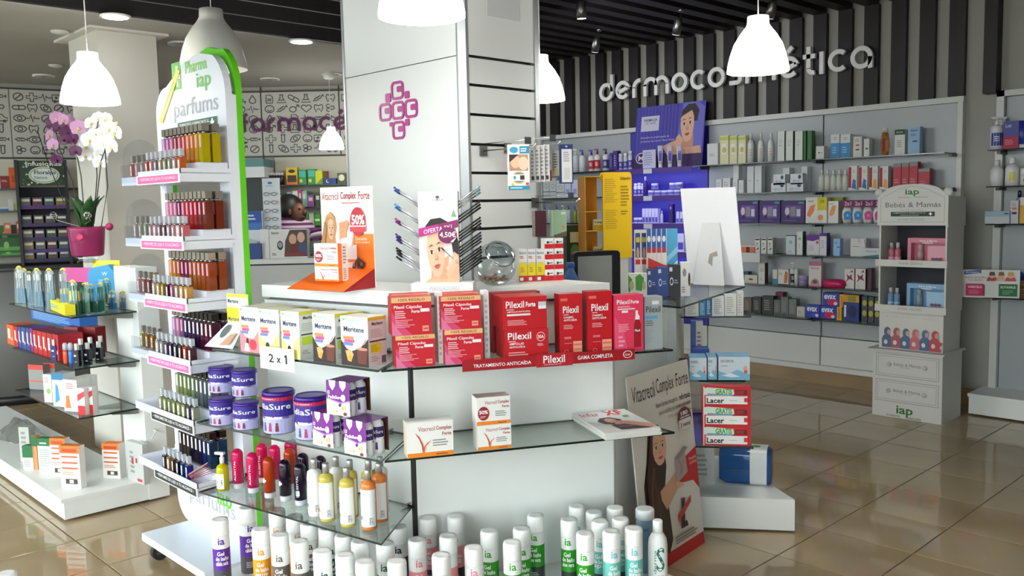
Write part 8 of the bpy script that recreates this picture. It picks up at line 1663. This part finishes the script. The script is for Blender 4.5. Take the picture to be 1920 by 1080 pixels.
# plastic bag and dark plant behind the orange display
p = PC.hit(-.1, 594, 460); B = MB(); B.ball((0, 0, .085), .08, GLASS('d8e0de', .2), 14, 8, 1.1, .7, 1.0); tag(obj('plastic_bag', B, None, (p.x, p.y, zk-.005)), 'clear plastic bag standing on the far counter', 'bag')
def dplant():
    p = PC.hit(-.16, 631, 470); o = empty('leafy_plant', 'dark leafy plant standing before the far shelves', 'plant', None, (p.x, p.y, zc_+.0005)); rg = random.Random(6)
    obj('pot', MB().lathe([(.07, 0), (.09, .13)], 14, m=C('4a3a32', .7)), o)
    for k in range(14):
        a = rg.uniform(0, 6.28); L = rg.uniform(.25, .5); B = MB(); V = []
        for i in range(6):
            t = i/5; d = .03+.11*t; wv = .04*math.sin(PI*min(1, t*.85+.15)); z = .12+L*t; V += [(d*math.cos(a)-wv*math.sin(a), d*math.sin(a)+wv*math.cos(a), z), (d*math.cos(a)+wv*math.sin(a), d*math.sin(a)-wv*math.cos(a), z)]
        B.add(V, [(2*i, 2*i+1, 2*i+3, 2*i+2) for i in range(5)], C('18261a', .5), True); obj('leaf', B, o)
dplant()
# person behind the counter
def person():
    PP = Panel(*XY(PC.pt(PC.u(PC.hit(-.52, 545, 400)), -.52, 0)), PC.deg); u = PP.u(PP.hit(0, 549, 400)); hz = PP.hit(0, 549, 396).z; c = PP.pt(u, 0, 0)
    o = empty('person', 'person with dark tied hair in a purple and white striped top behind the far counter', 'person', None, (c.x, c.y, 0), PP.rz)
    sh = hz-.15; sk = C('6a4433', .55)
    me = bpy.data.meshes.new('body'); V = [(0, .05, .85), (0, .04, 1.1), (-.01, .02, sh-.02), (0.02, 0, sh+.07), (.03, -.005, hz), (.05, -.01, hz+.06), (-.19, .03, sh-.03), (-.25, 0, sh-.22), (-.12, -.14, sh-.12), (.17, .0, sh-.03), (.24, -.04, sh-.22), (.14, -.16, sh-.12), (-.09, .05, .80), (-.1, .05, .42), (-.1, .07, .06), (-.1, -.06, .04), (.09, .05, .80), (.1, .05, .42), (.1, .07, .06), (.1, -.06, .04)]
    Ed = [(0, 1), (1, 2), (2, 3), (3, 4), (4, 5), (2, 6), (6, 7), (7, 8), (2, 9), (9, 10), (10, 11), (0, 12), (12, 13), (13, 14), (14, 15), (0, 16), (16, 17), (17, 18), (18, 19)]
    rad = [.15, .13, .09, .05, .08, .07, .045, .045, .032, .045, .048, .032, .095, .065, .045, .04, .095, .065, .045, .04]
    me.from_pydata(V, Ed, []); b = obj('body', me, o); b.modifiers.new('skin', 'SKIN'); ss = b.modifiers.new('smooth', 'SUBSURF'); ss.levels = 2; ss.render_levels = 2
    for i, r in enumerate(rad): me.skin_vertices[0].data[i].radius = (r, r*.85)
    me.skin_vertices[0].data[0].use_root = True; me.materials.append(sk)
    # striped top: stacked bands following the torso
    def torso(z0, z1, k): 
        t0, t1 = (z0-.85)/(sh+.03-.85), (z1-.85)/(sh+.03-.85)
        rx = lambda t: .19+.05*t if t < .75 else .2275-.62*(t-.75); ry = lambda t: .165+.0*t if t < .75 else .165-.32*(t-.75)
        return t0, t1, rx, ry
    B = MB(); n = 22; N = 30; pr = []
    mats = [C('5a1f5a', .7), C('c8b4c4', .7)]
    for j in range(N+1):
        t = j/N; z = .85+(sh+.115-.85)*t; q_ = max(0, (t-.78)/.22); rx = (.18+.05*t)*math.sqrt(max(.08, 1-.92*q_**2)); ry = .16*math.sqrt(max(.2, 1-.8*q_**2)); pr.append((rx, ry, z))
    for rx, ry, z in pr: B.v += [(-.05+rx*1.12*math.cos(2*PI*i/n), .03+ry*math.sin(2*PI*i/n), z) for i in range(n)]
    for j in range(N):
        for i in range(n): B.face((j*n+i, j*n+(i+1) % n, (j+1)*n+(i+1) % n, (j+1)*n+i), mats[j % 2], True)
    obj('striped_top', B, o)
    for s in (-1, 1):
        B = MB(); P0_, P1_ = Vector((s*.18, .02, sh-.02)), Vector((s*.245, -.02, sh-.25))
        for k in range(6): B.tube([P0_+(P1_-P0_)*(k/6), P0_+(P1_-P0_)*((k+1)/6)], [.075-.003*k, .072-.003*k], mats[k % 2], 12)
        obj('sleeve', B, o)
    obj('trousers', MB().lathe([(.15, .45), (.19, .8), (.185, .87)], 18, m=C('2a2a34', .8), sy=.8), o)
    hr = obj('hair', MB().ball((-.035, .02, hz+.03), .128, C('14100f', .55), 18, 12, .95, 1.0, 1.0), o)
    obj('hair_bun', MB().ball((-.12, .06, hz+.075), .05, C('14100f', .6), 12, 8), hr)
    f = obj('face', MB().ball((.06, -.035, hz-.015), .08, sk, 16, 12, .9, .9, 1.15), o)
    obj('nose', MB().ball((.125, -.075, hz-.01), .018, sk, 8, 6, 1, 1, 1.3), f); obj('mouth', MB().ball((.107, -.075, hz-.052), .018, C('7a3a34', .5), 8, 5, 1, .8, .4), f)
    for dx, dy in ((.118, -.05), (.085, -.1)): obj('eye', MB().ball((dx, dy, hz+.02), .011, C('1a1210', .3), 8, 5), f)
    obj('ear', MB().ball((.0, -.1, hz-.005), .022, sk, 8, 6, .8, .4, 1.3), f)
person()

# tea rack and shelves at the far left
def tea():
    P = Panel(*XY(PA.hit(.5, 84, 470)), 72); a, b = P.u(P.hit(0, 36, 400)), P.u(P.hit(0, 128, 400)); w = b-a; uc = (a+b)/2; z = lambda y: P.hit(0, 82, y).z
    o = empty('tea_rack', 'black wire tea rack with a flowery green header', 'display stand', None, P.pt(uc, 0, 0), P.rz); BKm = C('15151a', .5)
    for s in (-1, 1): obj('side_rail', MB().box(s*w/2-.012, s*w/2+.012, -.02, .2, 1.171, z(300), BKm), o)
    hb = obj('header_board', MB().box(-w/2, w/2, -.004, .0, z(348), z(301), C('1f3a22', .5)), o); rg = random.Random(8)
    it = [('e', rg.uniform(.02, .98), rg.uniform(.03, .97), .022, .035, rg.choice(('c8ccc0', '4a6a3a', 'd8d8d0', '2f5a2f'))) for k in range(60)]+[('e', .56, .42, .32, .34, 'cfd0b8'), ('e', .56, .42, .29, .30, '7aa07a'), ('e', .56, .42, .27, .27, 'd4dcd4'), ('t', 'Floralps', .36, .40, .80, .60, '1a2a6a', .02), ('t', 'Natura', .36, .26, .62, .38, '2a5a6a', .01), ('t', 'Infusiones', .2, .78, .92, .96, 'dfe0dc', .02)]
    obj('header_print', printmesh('header_print', it, w, z(301)-z(348), .008, z0=z(348)), hb)
    obj('back_board', MB().box(-w/2, w/2, .19, .2, 1.171, z(350), C('23202c', .6)), o)
    rows = [(385, '4a2a6a'), (418, '3a2458'), (445, '2c1f4a'), (467, '3a2a6a'), (485, '2a2044')]; cols_ = ['7a6a40', '5a5a58', '5a2a3a', '3a5a5a', '7a6a2a', '3a3a4a', '4a3a2a', '4a4a46', '2a2a3a', '6a645a', '4a3a5a', '3a4a3a', '5a4a3a']
    n = 0
    for y, c in rows:
        zz_ = z(y); obj('wire_shelf', MB().box(-w/2, w/2, 0, .2, zz_-.03, zz_, C(c, .5)), o)
        for k in range(4):
            n += 1; carton('tea_box', 'small tea carton in the %s pocket row of the black tea rack' % ('top', 'second', 'third', 'fourth', 'lowest')[(n-1)//4], 'box', P.pt(uc-w/2+w*(.14+.24*k), -.06, zz_+.0006), P.rz, w*.2, .09, z(y-15)-zz_, cols_[n % 13], [('r', .1, .5, .9, .8, 'd0ccc0')], group='tea cartons in the rack')
    return P
tea()
for x0, x1, yt, k, c, it, lab in ((0, 17, 330, 0, '8a1a24', [('s', .1, .5, .9, .7, 2, 'd8a0a0')], 'dark red carton on the far left shelves'), (16, 35, 314, 0, 'e0601a', [('r', .2, .3, .8, .6, 'c84a10')], 'bright orange carton on the far left shelves'), (-6, 16, 388, 1, '2a7ab0', [('r', 0, .5, 1, 1, 'd0d4d4')], 'white and blue carton on the far shelf by the tea rack'), (15, 24, 374, 1, 'd0d0cc', (), 'slim white carton on the far shelf by the tea rack'), (28, 40, 382, 1, 'b8b82a', (), 'small lime carton on the far shelf by the tea rack'),
                               (7, 20, 418, 2, 'd8704a', [('r', .2, .5, .8, .8, 'e0d0c8')], 'orange and white carton on the lower far shelf'), (30, 44, 415, 2, 'd0504a', [('r', .1, .4, .9, .8, 'dcd0cc')], 'red and white carton on the lower far shelf')):
    fb_(PA, x0, x1, yt, za[k], c, it, lab, off=.2)
for k in range(3): fb_(PA, 0-4*k, 50-4*k, 470-24*k, za[3], '2a5a24' if k % 2 else '2f6a2a', [('r', .05, .2, .95, .5, '6aa85a'), ('e', .3, .6, .1, .2, '8ac06a')], ('large green leafy bag', 'green leafy bag behind the large one', 'green leafy bag at the back')[k]+' on the lowest far shelf', off=.25-.07*k, d=.06, name='herb_bag')
# device carton on a far unit seen through the stand, with blue box
P = Panel(*XY(PC.pt(PC.u(PC.hit(.3, 275, 470)), .3, 0)), PC.deg)
un = empty('side_counter', 'pale side counter seen through the perfume stand', 'counter', None); a, b = P.u(P.hit(0, 205, 500)), P.u(P.hit(0, 335, 500)); zq = P.hit(0, 270, 492).z
obj('body', PBX(P, a, b, -.35, 0, 0, zq-.03, fc1), un); obj('countertop', PBX(P, a, b, -.37, .02, zq-.03, zq, C('d0d1cf', .4)), un)
bxp('device_box', 'blue and grey device carton on the side counter behind the perfume stand', 'box', P, 246, 303, 0, 443, zq+.0006, .12, '2a5aa0', [('r', .36, 0, 1, 1, '3a3f46'), ('e', .66, .5, .2, .2, '8a9094'), ('r', .05, .1, .25, .9, 'a8b0bc'), ('r', .86, .06, .96, .16, 'b83a3a')], off=-.05)
